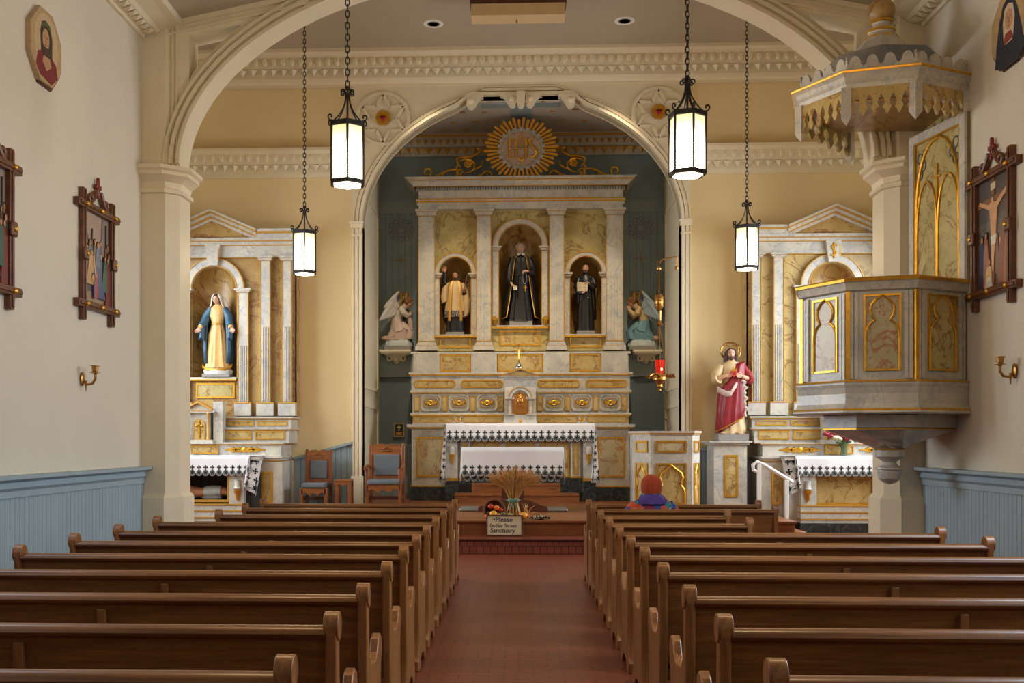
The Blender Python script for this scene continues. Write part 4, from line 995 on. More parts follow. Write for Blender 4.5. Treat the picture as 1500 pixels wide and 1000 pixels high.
for s, nm in ((1, 'golden scroll ornament on the cornice left of the sunburst'), (-1, 'golden scroll ornament on the cornice right of the sunburst')):
    W_ = Pl(21.7, 763); cc = 763
    pt = lambda px, py: (W_.x0+s*W_.d(px-763), 21.62, W_.z(py))
    sc_ = thing('gilded_scroll', nm, 'ornament', (W_.x0+s*W_.d(-94), 21.62, W_.z(265)), 'gilded scrolls')
    b = MB(); cv = lambda x, y: (540+x/3.334, 130+y/3.334)
    def st(pts, r): b.tube([pt(*cv(*p)) for p in pts], [q*W_.k for q in r], 8)
    st([(292,418),(280,420),(272,408),(280,392),(300,392),(308,410),(298,430),(278,438),(262,428)], [1,1.4,1.7,1.8,1.8,1.6,1.4,1.4,1.2])
    st([(262,430),(290,440),(330,432),(365,410),(400,398),(425,398),(440,410)], [1.5,2.2,2.2,1.9,1.7,1.5,1.2])
    st([(372,405),(362,420),(368,438),(385,440),(395,428),(388,418)], [1,1.4,1.6,1.6,1.3,.8])
    b.build('volute', M['gold'], sc_)
    b = MB(); st([(425,440),(435,415),(428,390),(440,370)], [1.2,2.2,1.8,.8]); st([(440,440),(448,420),(462,405)], [1.6,1.6,.6]); st([(430,400),(455,398),(470,410)], [1.4,1.6,.6]); b.build('acanthus_leaf', M['gold'], sc_)
    b = MB(); st([(450,385),(435,365),(430,345),(445,338),(470,335),(500,335),(530,322),(545,305),(540,292),(530,295)], [1.2,1.8,1.6,1.4,1.8,2,2.2,2.2,1.8,1.0])
    st([(445,355),(470,345),(500,350),(520,370),(515,395),(495,410),(470,415)], [1,1.6,2,2.2,1.8,1.6,1.2]); st([(440,420),(470,440),(510,440),(550,425),(575,405),(595,408),(605,425),(592,438),(578,430),(583,420)], [1.5,2.2,2.3,2.2,2.1,2,1.8,1.7,1.3,.9])
    st([(500,400),(530,392),(552,378),(558,362),(550,355)], [1.2,1.6,1.7,1.4,.8]); b.build('foliage', M['gold'], sc_)
    b = MB(); c0 = pt(*cv(487,368)); b.ball(c0, 2.6*W_.k, (1,.8,1))
    for i in range(7): b.ball((c0[0]+4.2*W_.k*cos(2*pi*i/7), c0[1], c0[2]+4.2*W_.k*sin(2*pi*i/7)), 2.4*W_.k, (1,.6,1), 8, 6)
    b.build('rosette', M['gold'], sc_)

# ---------------------------------------------------------------- side altars
def side_altar(xc, case, label, group):
    PF = Pl(19.05, 315.5); d = PF.d; z = PF.z; X = lambda q, p=PF: xc+p.d(q)
    r = thing('side_altar', label, 'altar', (xc, 19.0, 0), group)
    hw = 119.5
    hole = arch_loop(xc, d(32.5), z(553), z(424))
    b = MB(); b.prism([(X(-hw),z(610)),(X(hw),z(610)),(X(hw),z(378)),(X(-hw),z(378))], 'y', 19.0, 19.07, [hole]); b.box(X(-hw),X(-hw+1),19.0,19.38,z(610),z(345)); b.box(X(hw-1),X(hw),19.0,19.38,z(610),z(345))
    b.build('back_slab', M['mr'] if case else M['my'], r, flat=True)
    b = MB(); niche(b, xc, d(32.5)+.002, z(553), z(424), 19.03, .33); ni = b.build('niche', M['mr'], r)
    b = MB(); half_ring(b, xc, d(33), d(45), z(424), 18.93, 19.02); b.mi = 1; half_ring(b, xc, d(43.8), d(45.2), z(424), 18.915, 18.95); half_ring(b, xc, d(33), d(34.2), z(424), 18.92, 18.95); b.build('arch_moulding', [M['mw'], M['goldp']], ni, flat=True)
    b = MB(); b.prism([(X(-11.5),z(360)),(X(11.5),z(360)),(X(10),z(366)),(X(9.5),z(374)),(X(7),z(391)),(X(-7),z(391)),(X(-9.5),z(374)),(X(-10),z(366))], 'y', 18.86, 19.0); b.mi = 1; b.box(X(8),X(9.2),18.855,18.87,z(384),z(368)); 
    if not case:
        b.tube([(X(q),18.855,z(t)) for q, t in ((4,368),(0,367),(-3,370),(0,375),(3,379),(0,383),(-4,382))], .02, 6); b.tube([(X(0),18.855,z(364)),(X(0),18.855,z(387))], .013, 6)
    b.build('keystone', [M['mw'], M['gold']], ni, flat=True)
    for s in (-1, 1):
        a0, a1 = sorted((s*36, s*51)); pilaster(ni, X(a0), X(a1), z(590), z(424), 18.93, 19.02, cap=.1, base=.0, flute=(z(588),z(507)), name='jamb')
        b = MB(); b.box(X(s*43-12),X(s*43+12),18.9,19.03,z(609),z(590)); b.mi = 1; b.box(X(s*43-12.3),X(s*43+12.3),18.89,19.03,z(591),z(589.5)); b.build('block', [M['mw'], M['gold']], ni, flat=True)
        for c, w_ in ((76.5, 7.0), (108, 6.5)):
            pilaster(r, X(s*c-w_), X(s*c+w_), z(590), z(378), 18.9, 19.02, cap=.11, base=.0, flute=(z(588),z(480)))
            b = MB(); b.box(X(s*c-12.5),X(s*c+12.5),18.87,19.03,z(609),z(590)); b.mi = 1; b.box(X(s*c-12.8),X(s*c+12.8),18.86,19.03,z(591),z(589.5)); b.build('block', [M['mw'], M['gold']], r, flat=True)
    panel(r, X(-27), X(30), z(583), z(561), 18.99, .03, 'mg')
    b = MB(); b.box(X(-34),X(34),18.9,19.05,z(556),z(553)); b.mi = 1; b.box(X(-34),X(34),18.89,19.02,z(558),z(556)); b.build('sill', [M['mw'], M['gold']], ni, flat=True)
    # entablature and pediment
    b = MB(); b.box(X(-hw),X(hw),18.93,19.38,z(379),z(361)); ledge(b, X(-hw), X(hw), 18.93, 19.38, ((z(361),z(357),.06),(z(356),z(352),.13))); b.mi = 1; ledge(b, X(-hw), X(hw), 18.93, 19.38, ((z(379.5),z(378.5),.01),(z(362),z(361),.04),(z(357),z(356),.1)))
    b.mi = 0
    for s in (-1, 1):
        x0, x1 = sorted((X(s*66), X(s*hw))); b.box(x0,x1,18.76,19.38,z(352),z(347)); b.box(x0,x1,18.72,19.38,z(344),z(340.5)); b.mi = 1; b.box(x0,x1,18.74,19.38,z(347),z(344)); b.mi = 0
    b.build('entablature', [M['mw'], M['goldp']], r, flat=True)
    b = MB()
    for s in (-1, 1):
        for (t0, t1, y0, m_) in ((0,3,18.68,0),(3,5,18.7,1),(5,9,18.74,0),(9,11,18.78,1),(11,15,18.82,0)):
            b.mi = m_; b.prism([(X(s*66),z(340.5+t0)),(X(s*66),z(340.5+t1)),(X(0),z(312+t1)),(X(0),z(312+t0))], 'y', y0, 19.38)
    b.mi = 2; b.prism([(X(-58),z(352)),(X(58),z(352)),(X(0),z(326))], 'y', 18.86, 19.38); b.build('pediment', [M['mw'], M['goldp'], M['mr']], r, flat=True)
    # gradines
    def tier(Yf, yt, yb, w_, name='gradine'):
        p = Pl(Yf, 315.5); b = MB(); b.box(xc-p.d(w_),xc+p.d(w_),Yf,19.38,p.z(yb),p.z(yt)); ledge(b, xc-p.d(w_), xc+p.d(w_), Yf, 19.38, ((p.z(yt+2.4),p.z(yt),.04),)); b.mi = 1; ledge(b, xc-p.d(w_), xc+p.d(w_), Yf, 19.38, ((p.z(yt+4),p.z(yt+2.4),.025),))
        return p, b.build(name, [M['mw'], M['goldp']], r, flat=True)
    for Yf, yt, yb, pa in ((18.8,610,628,(616,623.5)),(18.66,626,649,(631,643.5))):
        p, g = tier(Yf, yt, yb, 118)
        for s in (-1, 1):
            for a0, a1 in ((20,63),(68,112)):
                q0, q1 = sorted((s*a0, s*a1)); panel(g, xc+p.d(q0), xc+p.d(q1), p.z(pa[1]), p.z(pa[0]), Yf, .02, 'my')
    p, g = tier(18.5, 647.5, 668, 110)
    for s in (-1, 1):
        b = MB(); c = s*57
        for q in (-1, 1):
            b.tube([(xc+p.d(c+q*t),18.49,p.z(658.5)+p.d(v)) for t, v in ((2,0),(8,2.2),(13,0),(17,-2),(22,0),(30,.3))], [.02,.03,.03,.03,.024,.006], 6)
            b.tube([(xc+p.d(c+q*t),18.49,p.z(658.5)+p.d(v)) for t, v in ((2,0),(8,-2.2),(13,0),(17,2),(22,0),(30,-.3))], [.02,.03,.03,.03,.024,.006], 6)
        b.ball((xc+p.d(c),18.48,p.z(658.5)), .06, (1,.4,.9)); b.build('gilt_scrollwork', M['gold'], g)
    panel(g, xc-p.d(22), xc+p.d(18), p.z(664), p.z(652), 18.47, .02, 'my')
    # little tabernacle
    p = Pl(18.42, 315.5); q = lambda v: xc+p.d(v-10)
    tb = MB(); tb.box(q(-14),q(16),18.45,18.7,p.z(650),p.z(604)); tb.box(q(-20),q(22),18.38,18.7,p.z(650),p.z(644))
    tb.box(q(-19),q(24),18.38,18.7,p.z(604),p.z(601)); tb.prism([(q(-20),p.z(601)),(q(20),p.z(601)),(q(0),p.z(590))], 'y', 18.42, 18.7); tb.box(q(20),q(34),18.5,18.7,p.z(650),p.z(588)); tb.mi = 1
    for s in (-1, 1): tb.prism([(q(s*21),p.z(601)),(q(s*21),p.z(599)),(q(0),p.z(587.5)),(q(0),p.z(590))], 'y', 18.36, 18.6)
    tb.box(q(-21),q(21),18.37,18.6,p.z(602),p.z(600.5)); t_ = tb.build('tabernacle', [M['mw'], M['goldp']], r, flat=True)
    b = MB(); b.prism(arch_loop(q(1), p.d(7.5), p.z(643.5), p.z(622)), 'y', 18.43, 18.46); b.mi = 1; b.prism(arch_loop(q(1), p.d(8.5), p.z(644), p.z(622)), 'y', 18.425, 18.45, [arch_loop(q(1), p.d(7.2), p.z(643), p.z(622))])
    b.box(q(1)-.015,q(1)+.015,18.41,18.44,p.z(641),p.z(617)); b.box(q(1)-.05,q(1)+.05,18.41,18.44,p.z(624.5),p.z(622))
    for a_, c_ in ((0,617),(-.05,623.2),(.05,623.2)): b.ball((q(1)+a_,18.42,p.z(c_)), .022)
    b.build('door', [M['my'], M['gold']], t_)
    for s in (-13, 15):
        b = MB(); b.lathe([(.03,0),(.03,.03),(.022,.05),(.02,p.d(36)),(.03,p.d(38)),(.03,p.d(40))], (q(s),18.4,p.z(644)), 10); b.build('column', M['goldp'], t_)
    # mensa and frontal
    p = Pl(18.2, 315.5); xx = lambda v: xc+p.d(v)
    b = MB(); b.box(xx(-84),xx(84),18.8 if case else 18.3,19.38,.2,p.z(672)); ledge(b, xx(-116), xx(116), 18.36, 19.38, ((p.z(671),p.z(668),.0),(p.z(674),p.z(671),-.03)))
    b.box(xx(-88),xx(88),18.12,18.5,p.z(673),p.z(668)); b.mi = 1; ledge(b, xx(-115), xx(115), 18.4, 19.38, ((p.z(675.5),p.z(674),.0),)); bd = b.build('body', [M['mw'], M['goldp']], r, flat=True)
    for s in (-1, 1):
        b = MB(); x0, x1 = sorted((xx(s*84), xx(s*115))); b.box(x0,x1,18.42,19.38,.2,p.z(675)); pb = b.build('side_block', M['mw'], r, flat=True)
        panel(pb, xx(s*93-7.5), xx(s*93+7.5), p.z(737), p.z(691), 18.415, .03, 'my')
        b = MB(); x0, x1 = sorted((xx(s*42), xx(s*64))); b.box(x0,x1,18.16,18.32,.2,p.z(672)); fp = b.build('front_pier', M['mw'], r, flat=True)
        b = MB(); b.lathe([(.05,.16),(.05,.05),(.07,.02),(.06,0)], (xx(s*54.5),18.14,p.z(716)), 10); b.mi = 1; b.lathe([(.06,0),(.055,-.06),(.03,-.1),(.035,-.14),(.01,-.2)], (xx(s*54.5),18.14,p.z(716)), 10); b.build('hanging_boss', [M['mw'], M['gold']], fp)
    if case:
        b = MB(); b.box(xx(-43),xx(43),18.76,18.8,p.z(736),p.z(672)); b.box(xx(-43),xx(43),18.3,18.8,.2,p.z(734)); b.box(xx(-43),xx(43),18.3,18.8,p.z(674),p.z(671)); b.box(xx(-84),xx(-42),18.3,18.8,.2,p.z(671)); b.box(xx(42),xx(84),18.3,18.8,.2,p.z(671)); b.mi = 1; b.rim(xx(-42),xx(42),p.z(735),p.z(672),.04,18.18,18.3); b.build('dark_recess', [M['glassdark'], M['goldp']], r, flat=True)
    else: panel(r, xx(-42), xx(42), p.z(737), p.z(690), 18.29, .03, 'my', 'front_panel')
    b = MB(); b.box(xx(-66),xx(66),18.08,18.4,.2,p.z(738)); b.mi = 1
    for yy in (738, 747, 757): b.box(xx(-66.5),xx(66.5),18.07,18.4,p.z(yy+1.2),p.z(yy-.8))
    b.build('step_moulding', [M['mw'], M['goldp']], r, flat=True)
    b = MB(); b.box(xx(-116),xx(116),18.36,19.38,0,.21); b.box(xx(-68),xx(68),18.04,18.5,0,.205); b.build('dark_base', M['md'], r, flat=True)
    return r
XSL = Pl(19.05, 315.5).x0; XSR = PX(1217, 19.05)
side_altar(XSL, True, 'marbled side altar on the left with a robed statue in its niche', 'side altars')
side_altar(XSR, False, 'marbled side altar on the right, partly hidden behind the pulpit', 'side altars')
# ================================================================ PULPIT
V3 = (PX(1345,11.2), 11.2); sS = .72
dr = lambda a: (cos(R(a)), sin(R(a)))
def addv(p, d, L): return (p[0]+d[0]*L, p[1]+d[1]*L)
V2 = addv(V3, (-cos(R(17)), sin(R(17))), sS); V1 = addv(V2, (-cos(R(62)), sin(R(62))), sS); V0 = addv(V1, (cos(R(73)), sin(R(73))), sS)
V4 = addv(V3, (cos(R(28)), sin(R(28))), (XR-V3[0])/cos(R(28)))
KP = 11.2/F; pz = lambda py: EYE-(py-645)*KP*(cp-V3[0]/11.2*sp)
def poff(e):                                   # pulpit outline pushed out by e, closed against pier and wall
    pts = [V0, V1, V2, V3, V4]; L = []
    for a, b_ in zip(pts[:-1], pts[1:]):
        dx, dy = b_[0]-a[0], b_[1]-a[1]; l = sqrt(dx*dx+dy*dy); nx, ny = dy/l, -dx/l      # outward (towards -y / -x)
        if nx*(4.2-(a[0]+b_[0])/2)+ny*(12.2-(a[1]+b_[1])/2) > 0: nx, ny = -nx, -ny
        L.append((a[0]+nx*e, a[1]+ny*e, dx/l, dy/l))
    L = [(0, 12.78, 1, 0)]+L+[(XR-.005, 0, 0, 1)]
    out = []
    for (x1,y1,u1,v1), (x2,y2,u2,v2) in zip(L[:-1], L[1:]):
        det = u1*(-v2)+u2*v1
        t = ((x2-x1)*(-v2)+u2*(y2-y1))/det
        out.append((x1+u1*t, y1+v1*t))
    return out+[(XR-.005, 12.78)]
def pt_tiers(b, tiers):                        # (z, e) rings
    b.loft([[(x,y,z) for x,y in poff(e)] for z, e in tiers])
def face_T(a, b_, e=0):                        # local frame: x along the face, -y outward, z up
    d = Vector((b_[0]-a[0], b_[1]-a[1], 0)); l = d.length; d.normalize(); n = Vector((d.y, -d.x, 0))
    return Matrix(((d.x, -n.x, 0, a[0]), (d.y, -n.y, 0, a[1]), (0, 0, 1, 0), (0, 0, 0, 1))), l
pul = thing('pulpit', 'marbled octagonal wall pulpit with canopy and ball finial beside the right pier', 'pulpit', (4.2, 12.0, pz(712)))
b = MB(); pt_tiers(b, [(pz(555),-.06),(pz(420),-.06)]); body = b.build('body', M['mw'], pul, flat=True)
b = MB(); pt_tiers(b, [(pz(422),-.05),(pz(420),-.02),(pz(414),-.01),(pz(409),.0),(pz(408),.015)]); b.mi = 1; pt_tiers(b, [(pz(408),.02),(pz(404),.025),(pz(402),.015)]); b.mi = 0; pt_tiers(b, [(pz(402),.0),(pz(401),-.02)]); b.build('top_rail', [M['mw'], M['gold']], pul, flat=True)
b = MB(); pt_tiers(b, [(pz(605),.03),(pz(603),.05),(pz(600),.045)]); pt_tiers(b, [(pz(597),.02),(pz(590),.0),(pz(575),-.01),(pz(566),.0),(pz(561),.015),(pz(558),.015)]); b.mi = 1; pt_tiers(b, [(pz(600),.05),(pz(597),.04)]); pt_tiers(b, [(pz(558),.025),(pz(555),.015)])
b.build('base_moulding', [M['mw'], M['gold']], pul, flat=True)
faces = [(V1,V2,'my'),(V2,V3,'mp'),(V3,V4,'mg')]
pin = [None]+poff(-.06)
fv = {'V1':pin[2], 'V2':pin[3], 'V3':pin[4], 'V4':pin[5]}
for a, c, m_ in ((fv['V1'],fv['V2'],'mp'),(fv['V2'],fv['V3'],'mp'),(fv['V3'],fv['V4'],'mg')):
    T_, l = face_T(a, c)
    b = MB(); b.T = T_; x0, x1, z0, z1 = l*.24, l*.80, pz(541), pz(427)
    b.box(x0+.01,x1-.01,-.006,.01,z0+.01,z1-.01); b.mi = 1; b.rim(x0,x1,z0,z1,.022,-.02,.01)
    cx, h, w_ = (x0+x1)/2, z1-z0, (x1-x0)/2-.02
    zz = lambda t: z0+h*t
    P = [(-1,0),(-1,.42),(-.96,.52),(-.8,.6),(-.45,.665),(-.62,.72),(-.72,.79),(-.66,.86),(-.4,.93),(0,.985)]
    P = P+[(-x_, t) for x_, t in P[::-1][1:]]
    b.tube([(cx+w_*x_, -.012, zz(t)) for x_, t in P], .014, 6)
    b.build('panel', [M[m_], M['gold']], body, flat=True)
    for x in (l*.06, l*.13, l*.87, l*.94):
        b = MB(); b.T = T_; b.box(x-.018,x+.018,-.02,.005,pz(553),pz(424)); b.build('corner_strip', M['mw'], body, flat=True)
    b = MB(); b.T = T_; b.box(-.02,.025,-.03,.01,pz(555),pz(422)); b.build('gilt_bead', M['gold'], body, flat=True)
b = MB(); pt_tiers(b, [(pz(625),-.28),(pz(606),-.28)]); b.build('under_plate', M['mw'], pul, flat=True)
nx_, ny_ = PX(1303, 12.0), 12.0; np_ = len(poff(0)); ngon = []
top = poff(-.29)
b = MB()
def toward(t, z): return [(x+(nx_+.14*cos(2*pi*i/len(top)+2.6)-x)*t, y+(ny_+.14*sin(2*pi*i/len(top)+2.6)-y)*t, z) for i, (x, y) in enumerate(top)]
b.loft([toward(0,pz(627)), toward(.06,pz(630)), toward(.45,pz(642)), toward(.8,pz(652)), toward(1,pz(659))]); cone = b.build('corbel', M['mw'], pul, flat=True)
b = MB(); pt_tiers(b, [(pz(628),-.275),(pz(626),-.275)]); b.lathe([(.17,pz(660)),(.18,pz(659)),(.17,pz(657.5))], (nx_,ny_,0), 8); b.build('gilt_fillet', M['gold'], cone, flat=True)
b = MB(); zz = lambda q: pz(q)
b.lathe([(.16,zz(659)),(.16,zz(670)),(.12,zz(673)),(.07,zz(679)),(.09,zz(684)),(.15,zz(687)),(.155,zz(690)),(.13,zz(691)),(.135,zz(696)),(.115,zz(705)),(.07,zz(711)),(.0,zz(714))], (nx_,ny_,0), 16); b.build('pendant_finial', M['mw'], pul, sharp=25)
# canopy
can = MB(); pt_tiers(can, [(pz(118),-.03),(pz(112),-.02),(pz(108),.0),(pz(102),.02),(pz(98),.05)]); can.mi = 1; pt_tiers(can, [(pz(98),.065),(pz(95),.07)]); can.mi = 0; pt_tiers(can, [(pz(95),.06),(pz(92),.04)])
can = can.build('canopy_cornice', [M['mw'], M['gold']], pul, flat=True)
b = MB(); pt_tiers(b, [(pz(126),-.09),(pz(119),-.09)]); b.build('canopy_soffit', M['mw'], pul, flat=True)
b = MB(); pt_tiers(b, [(pz(128),-.30),(pz(125.5),-.30)]); b.mi = 1; b.tube([(x,y,pz(127)) for x,y in poff(-.29)[:-1]], .012, 5); b.build('soffit_board', [M['mr'], M['gold']], pul, flat=True)
def fleur(b, x0, x1, n, z0, h, y0, y1, ztop):
    p = (x1-x0)/n; cont = []
    for i in range(n):
        c = x0+i*p
        for u, v in ((0,0),(.12,.10),(.24,.25),(.30,.27),(.36,.33),(.30,.40),(.20,.50),(.19,.60),(.28,.74),(.5,.98)): cont.append((c+u*p, z0+v*h))
        for u, v in ((.72,.74),(.81,.60),(.80,.50),(.70,.40),(.64,.33),(.70,.27),(.76,.25),(.88,.10)): cont.append((c+u*p, z0+v*h))
    cont.append((x1, z0)); b.prism(cont+[(x1,ztop),(x0,ztop)], 'y', y0, y1)
def crest(b, x0, x1, n, z0, h, y0, y1):
    p = (x1-x0)/n; top = []
    for i in range(n):
        c = x0+(i+.5)*p
        for k in range(9): a = pi-pi*k/8; top.append((c+p*.34*cos(a), z0+h*(.45+.55*sin(a))))
        if i < n-1: top.append((c+p*.5, z0+h*.3))
    b.prism([(x0,z0),(x0,z0+h*1.0),(x0+p*.1,z0+h*.5)]+top+[(x1-p*.1,z0+h*.5),(x1,z0+h),(x1,z0)], 'y', y0, y1)
pe = poff(-.03); allf = [(pe[0],pe[1]),(pe[1],pe[2]),(pe[2],pe[3]),(pe[3],pe[4]),(pe[4],pe[5])]
for i, (a, c) in enumerate(allf):
    if i == 0: continue
    T_, l = face_T(a, c); 
    b = MB(); b.T = T_; fleur(b, .05, l-.05, 5, pz(160), .225, 0, .03, pz(117)); b.build('fretted_frieze', M['my'] if i < 4 else M['mg'], can, flat=True)
    b = MB(); b.T = T_; crest(b, .0, l, 4, pz(92.5), .16, .0, .035); b.build('crest_board', M['mw'], can, flat=True)
    b = MB(); b.T = T_; zb = pz(172)
    b.box(-.05,.05,-.03,.06,zb+.08,pz(117)); b.frus(-.05,.05,-.03,.06,zb+.08,-.004,.004,.01,.02,zb); b.build('corner_post', M['mw'], can, flat=True)
VB = (4.04, 13.06); T_, l = face_T(pe[1], VB)
b = MB(); b.T = T_; fleur(b, .05, l-.05, 5, pz(160), .225, 0, .03, pz(117)); b.build('fretted_frieze', M['mg'], can, flat=True)
b = MB(); b.T = T_; zb = pz(172); b.box(l-.05,l+.05,-.03,.06,zb+.08,pz(117)); b.frus(l-.05,l+.05,-.03,.06,zb+.08,l-.004,l+.004,.01,.02,zb); b.build('corner_post', M['mw'], can, flat=True)
b = MB(); b.prism([pe[1], VB, (4.04,12.78)], 'z', pz(119), pz(100)); b.build('canopy_back', M['mw'], can, flat=True)
ccx, ccy = PX(1291, 12.1), 12.1
KD = Pl(12.1, 1291); dz = lambda q: KD.z(q)
b = MB(); b.lathe([(.62,dz(93)),(.50,dz(91)),(.40,dz(86)),(.32,dz(78)),(.27,dz(70)),(.21,dz(62)),(.18,dz(56))], (ccx,ccy,0), 8, ph=R(28)); dome = b.build('ogee_roof', M['mw'], pul, flat=True)
b = MB(); b.lathe([(.17,dz(60)),(.165,dz(57)),(.135,dz(51)),(.14,dz(48)),(.12,dz(45)),(.1,dz(40)),(.095,dz(37)),(.11,dz(34)),(.1,dz(31))], (ccx,ccy,0), 20); b.mi = 1
for q, r_ in ((58,.17),(46.5,.135),(33,.11)): b.tube([(ccx+r_*cos(2*pi*i/24),ccy+r_*sin(2*pi*i/24),dz(q)) for i in range(24)], .018, 6, closed=True)
b.build('finial_neck', [M['mw'], M['gold']], pul)
b = MB(); b.ball((ccx,ccy,dz(17)), KD.d(19.5), (1,1,.98), 28, 18); b.build('ball_finial', M['mr'], pul)
# tall back panel between pulpit and canopy
A = (4.60, 12.55); B = (XR-.02, 11.52); T_, l = face_T(A, B)
b = MB(); b.T = T_; z0, z1 = pz(405), pz(150); b.box(0,l,-.02,.03,z0,z1); bp = b.build('back_panel', M['mg'], pul, flat=True)
b = MB(); b.T = T_; b.box(0,.09,-.05,.03,z0,z1); b.box(l-.09,l,-.05,.03,z0,z1); b.box(.09,l-.09,-.05,.03,z1-.1,z1); b.mi = 1; b.rim(.09,l-.09,z0,z1-.1,.018,-.045,-.01); b.build('panel_frame', [M['mw'], M['gold']], bp, flat=True)
b = MB(); b.T = T_; c = l/2; hw = l/2-.12; zs = z1-.95
def lancet(c, hw, z0, zs, rise): return [(c-hw,-.03,z0),(c-hw,-.03,zs)]+[(c-hw*cos(pi/2*t/8), -.03, zs+rise*(1-(1-t/8)**2)) for t in range(1,9)]+[(c+hw*cos(pi/2*t/8), -.03, zs+rise*(1-(1-t/8)**2)) for t in range(7,0,-1)]+[(c+hw,-.03,zs),(c+hw,-.03,z0)]
b.tube(lancet(c, hw, z0, zs, .82), .018, 6)
for s in (-1, 1): b.tube(lancet(c+s*hw*.5, hw*.48, z0, zs-.25, .62), .013, 6)
b.box(c-.012,c+.012,-.04,-.02,z1-.85,z1-.42); b.box(c-.07,c+.07,-.04,-.02,z1-.58,z1-.555); b.build('gilt_tracery', M['gold'], bp)
b = MB(); b.T = T_
for s in (-1, 1):
    for dx, dz_ in ((0,.0),(.06,.09),(.0,.18)):
        x0 = c+s*(hw-.1)+ (dx-.03)*-s; z = z1-.45+dz_+ (.0 if s > 0 else -.02)
        b.tube([(x0+.05*cos(2*pi*i/12), -.025, z+.06*sin(2*pi*i/12)) for i in range(12)], .008, 5, closed=True)
b.build('painted_scroll', M['slatedark'], bp)

# ================================================================ ALTAR CLOTHS
def motif(put, c, hem, p, emb, lace):
    """embroidered cross over a rosette in a scallop; put(u, v, layer) -> 3D; c = centre, hem = lower edge"""
    def poly(b, pts, k): b.add([put(x, y, k) for x, y in pts], [tuple(range(len(pts)))])
    n = 14
    ring = lambda cx, cy, r: [(cx+r*cos(2*pi*i/n), cy+r*sin(2*pi*i/n)) for i in range(n)]
    cy = hem+.52*p
    poly(lace, ring(c, cy, .46*p), 1)
    poly(emb, ring(c, cy, .36*p), 2); poly(lace, ring(c, cy, .28*p), 3); poly(emb, ring(c, cy, .22*p), 4)
    for i in range(5):
        a = pi/2+2*pi*i/5; poly(emb, ring(c+.0*p+.2*p*cos(a), cy+.2*p*sin(a), .08*p), 5)
    for sgn in (-1, 1): poly(emb, ring(c+sgn*.5*p, hem+.36*p, .07*p), 5)
    for i in range(7):
        a = pi+pi*(i+.5)/7; poly(emb, ring(c+.42*p*cos(a), hem+.5*p+.42*p*sin(a), .045*p), 5)
    q = hem+1.28*p
    for a in range(4):
        ca, sa = cos(a*pi/2), sin(a*pi/2)
        for (u, v) in ((0,.19),):
            poly(emb, [(c+.04*p*-sa+.0, q+.04*p*ca) if False else (c-sa*.06*p, q+ca*.06*p), (c+ca*.16*p-sa*.07*p, q+sa*.16*p+ca*.07*p), (c+ca*.22*p-sa*.15*p, q+sa*.22*p+ca*.15*p), (c+ca*.34*p, q+sa*.34*p), (c+ca*.22*p+sa*.15*p, q+sa*.22*p-ca*.15*p), (c+ca*.16*p+sa*.07*p, q+sa*.16*p-ca*.07*p), (c+sa*.06*p, q-ca*.06*p)], 5)
    poly(emb, [(c-.045*p,hem+.8*p),(c+.045*p,hem+.8*p),(c+.045*p,q),(c-.045*p,q)], 5)
def hem_front(root, x0, x1, yf, ztop, zhem, n, amp=.006, slope=.0, waves=5, mat='cloth', seed=1):
    rr = random.Random(seed); p = (x1-x0)/n; ph = rr.uniform(0,6)
    def yy(x, z): return yf-amp*(ztop-z)/(ztop-zhem)*(sin((x-x0)*waves+ph)+.5*sin((x-x0)*waves*2.3+1))-slope*(ztop-z)
    b = MB(); m = n*8; rows = []
    for k in range(7):
        row = []
        for i in range(m+1):
            x = x0+(x1-x0)*i/m; t = (i % 8)/8
            zh = zhem+p*.5-p*.5*sqrt(max(0, 1-(2*t-1)**2))*1.0
            z = ztop+(zh-ztop)*k/6; row.append((x, yy(x,z), z))
        rows.append(row)
    b.loft(rows, cap=False, closed=False)
    o = b.build('front_drop', M[mat], root)
    sm = o.modifiers.new('thick', 'SOLIDIFY'); sm.thickness = .003; sm.offset = 1
    emb, lace = MB(), MB()
    put = lambda u, v, k: (u, yy(u, v)-.004-.0006*k, v)
    for i in range(n): motif(put, x0+(i+.5)*p, zhem, p, emb, lace)
    n_ = len(emb.v); emb.v += lace.v; emb.f += [[q+n_ for q in f] for f in lace.f]; emb.m = [0]*len(emb.m)+[1]*len(lace.f); emb.build('embroidery', [M['emb'], M['lace']], o, flat=True)
def side_drop(root, c00, c10, c01, c11, n1, p, amp=.02, name='side_drop', edge=True):
    """patch: top c00 (front) -> c10 (back), bottom c01 (front) -> c11 (back)"""
    c00, c10, c01, c11 = map(Vector, (c00, c10, c01, c11))
    nrm = (c10-c00).cross(c01-c00).normalized()
    if nrm.y > 0: nrm = -nrm
    def S_(u, v): return c00*(1-u)*(1-v)+c10*u*(1-v)+c01*(1-u)*v+c11*u*v+nrm*amp*v*sin(u*9+1)
    b = MB(); b.loft([[tuple(S_(i/16, k/10)) for i in range(17)] for k in range(11)], cap=False, closed=False)
    o = b.build(name, M['cloth'], root); sm = o.modifiers.new('thick', 'SOLIDIFY'); sm.thickness = .003; sm.offset = 0
    emb, lace = MB(), MB()
    W_, H_ = (c11-c01).length, (c01-c00).length
    put = lambda u, v, k: tuple(S_(u/W_, 1-v/H_)+nrm*(.004+.0006*k))
    n = max(1, int(W_/p))
    for i in range(n): motif(put, (i+.5)*W_/n, .0, W_/n, emb, lace)
    if edge:
        put2 = lambda u, v, k: tuple(S_(v/W_, 1-(u/H_))+nrm*(.004+.0006*k))
        m = int((H_-.2)/p)
        for i in range(m): motif(put2, .24+(i+.5)*p, .0, p, emb, lace)
    n_ = len(emb.v); emb.v += lace.v; emb.f += [[q+n_ for q in f] for f in lace.f]; emb.m = [0]*len(emb.m)+[1]*len(lace.f); emb.build('embroidery', [M['emb'], M['lace']], o, flat=True)
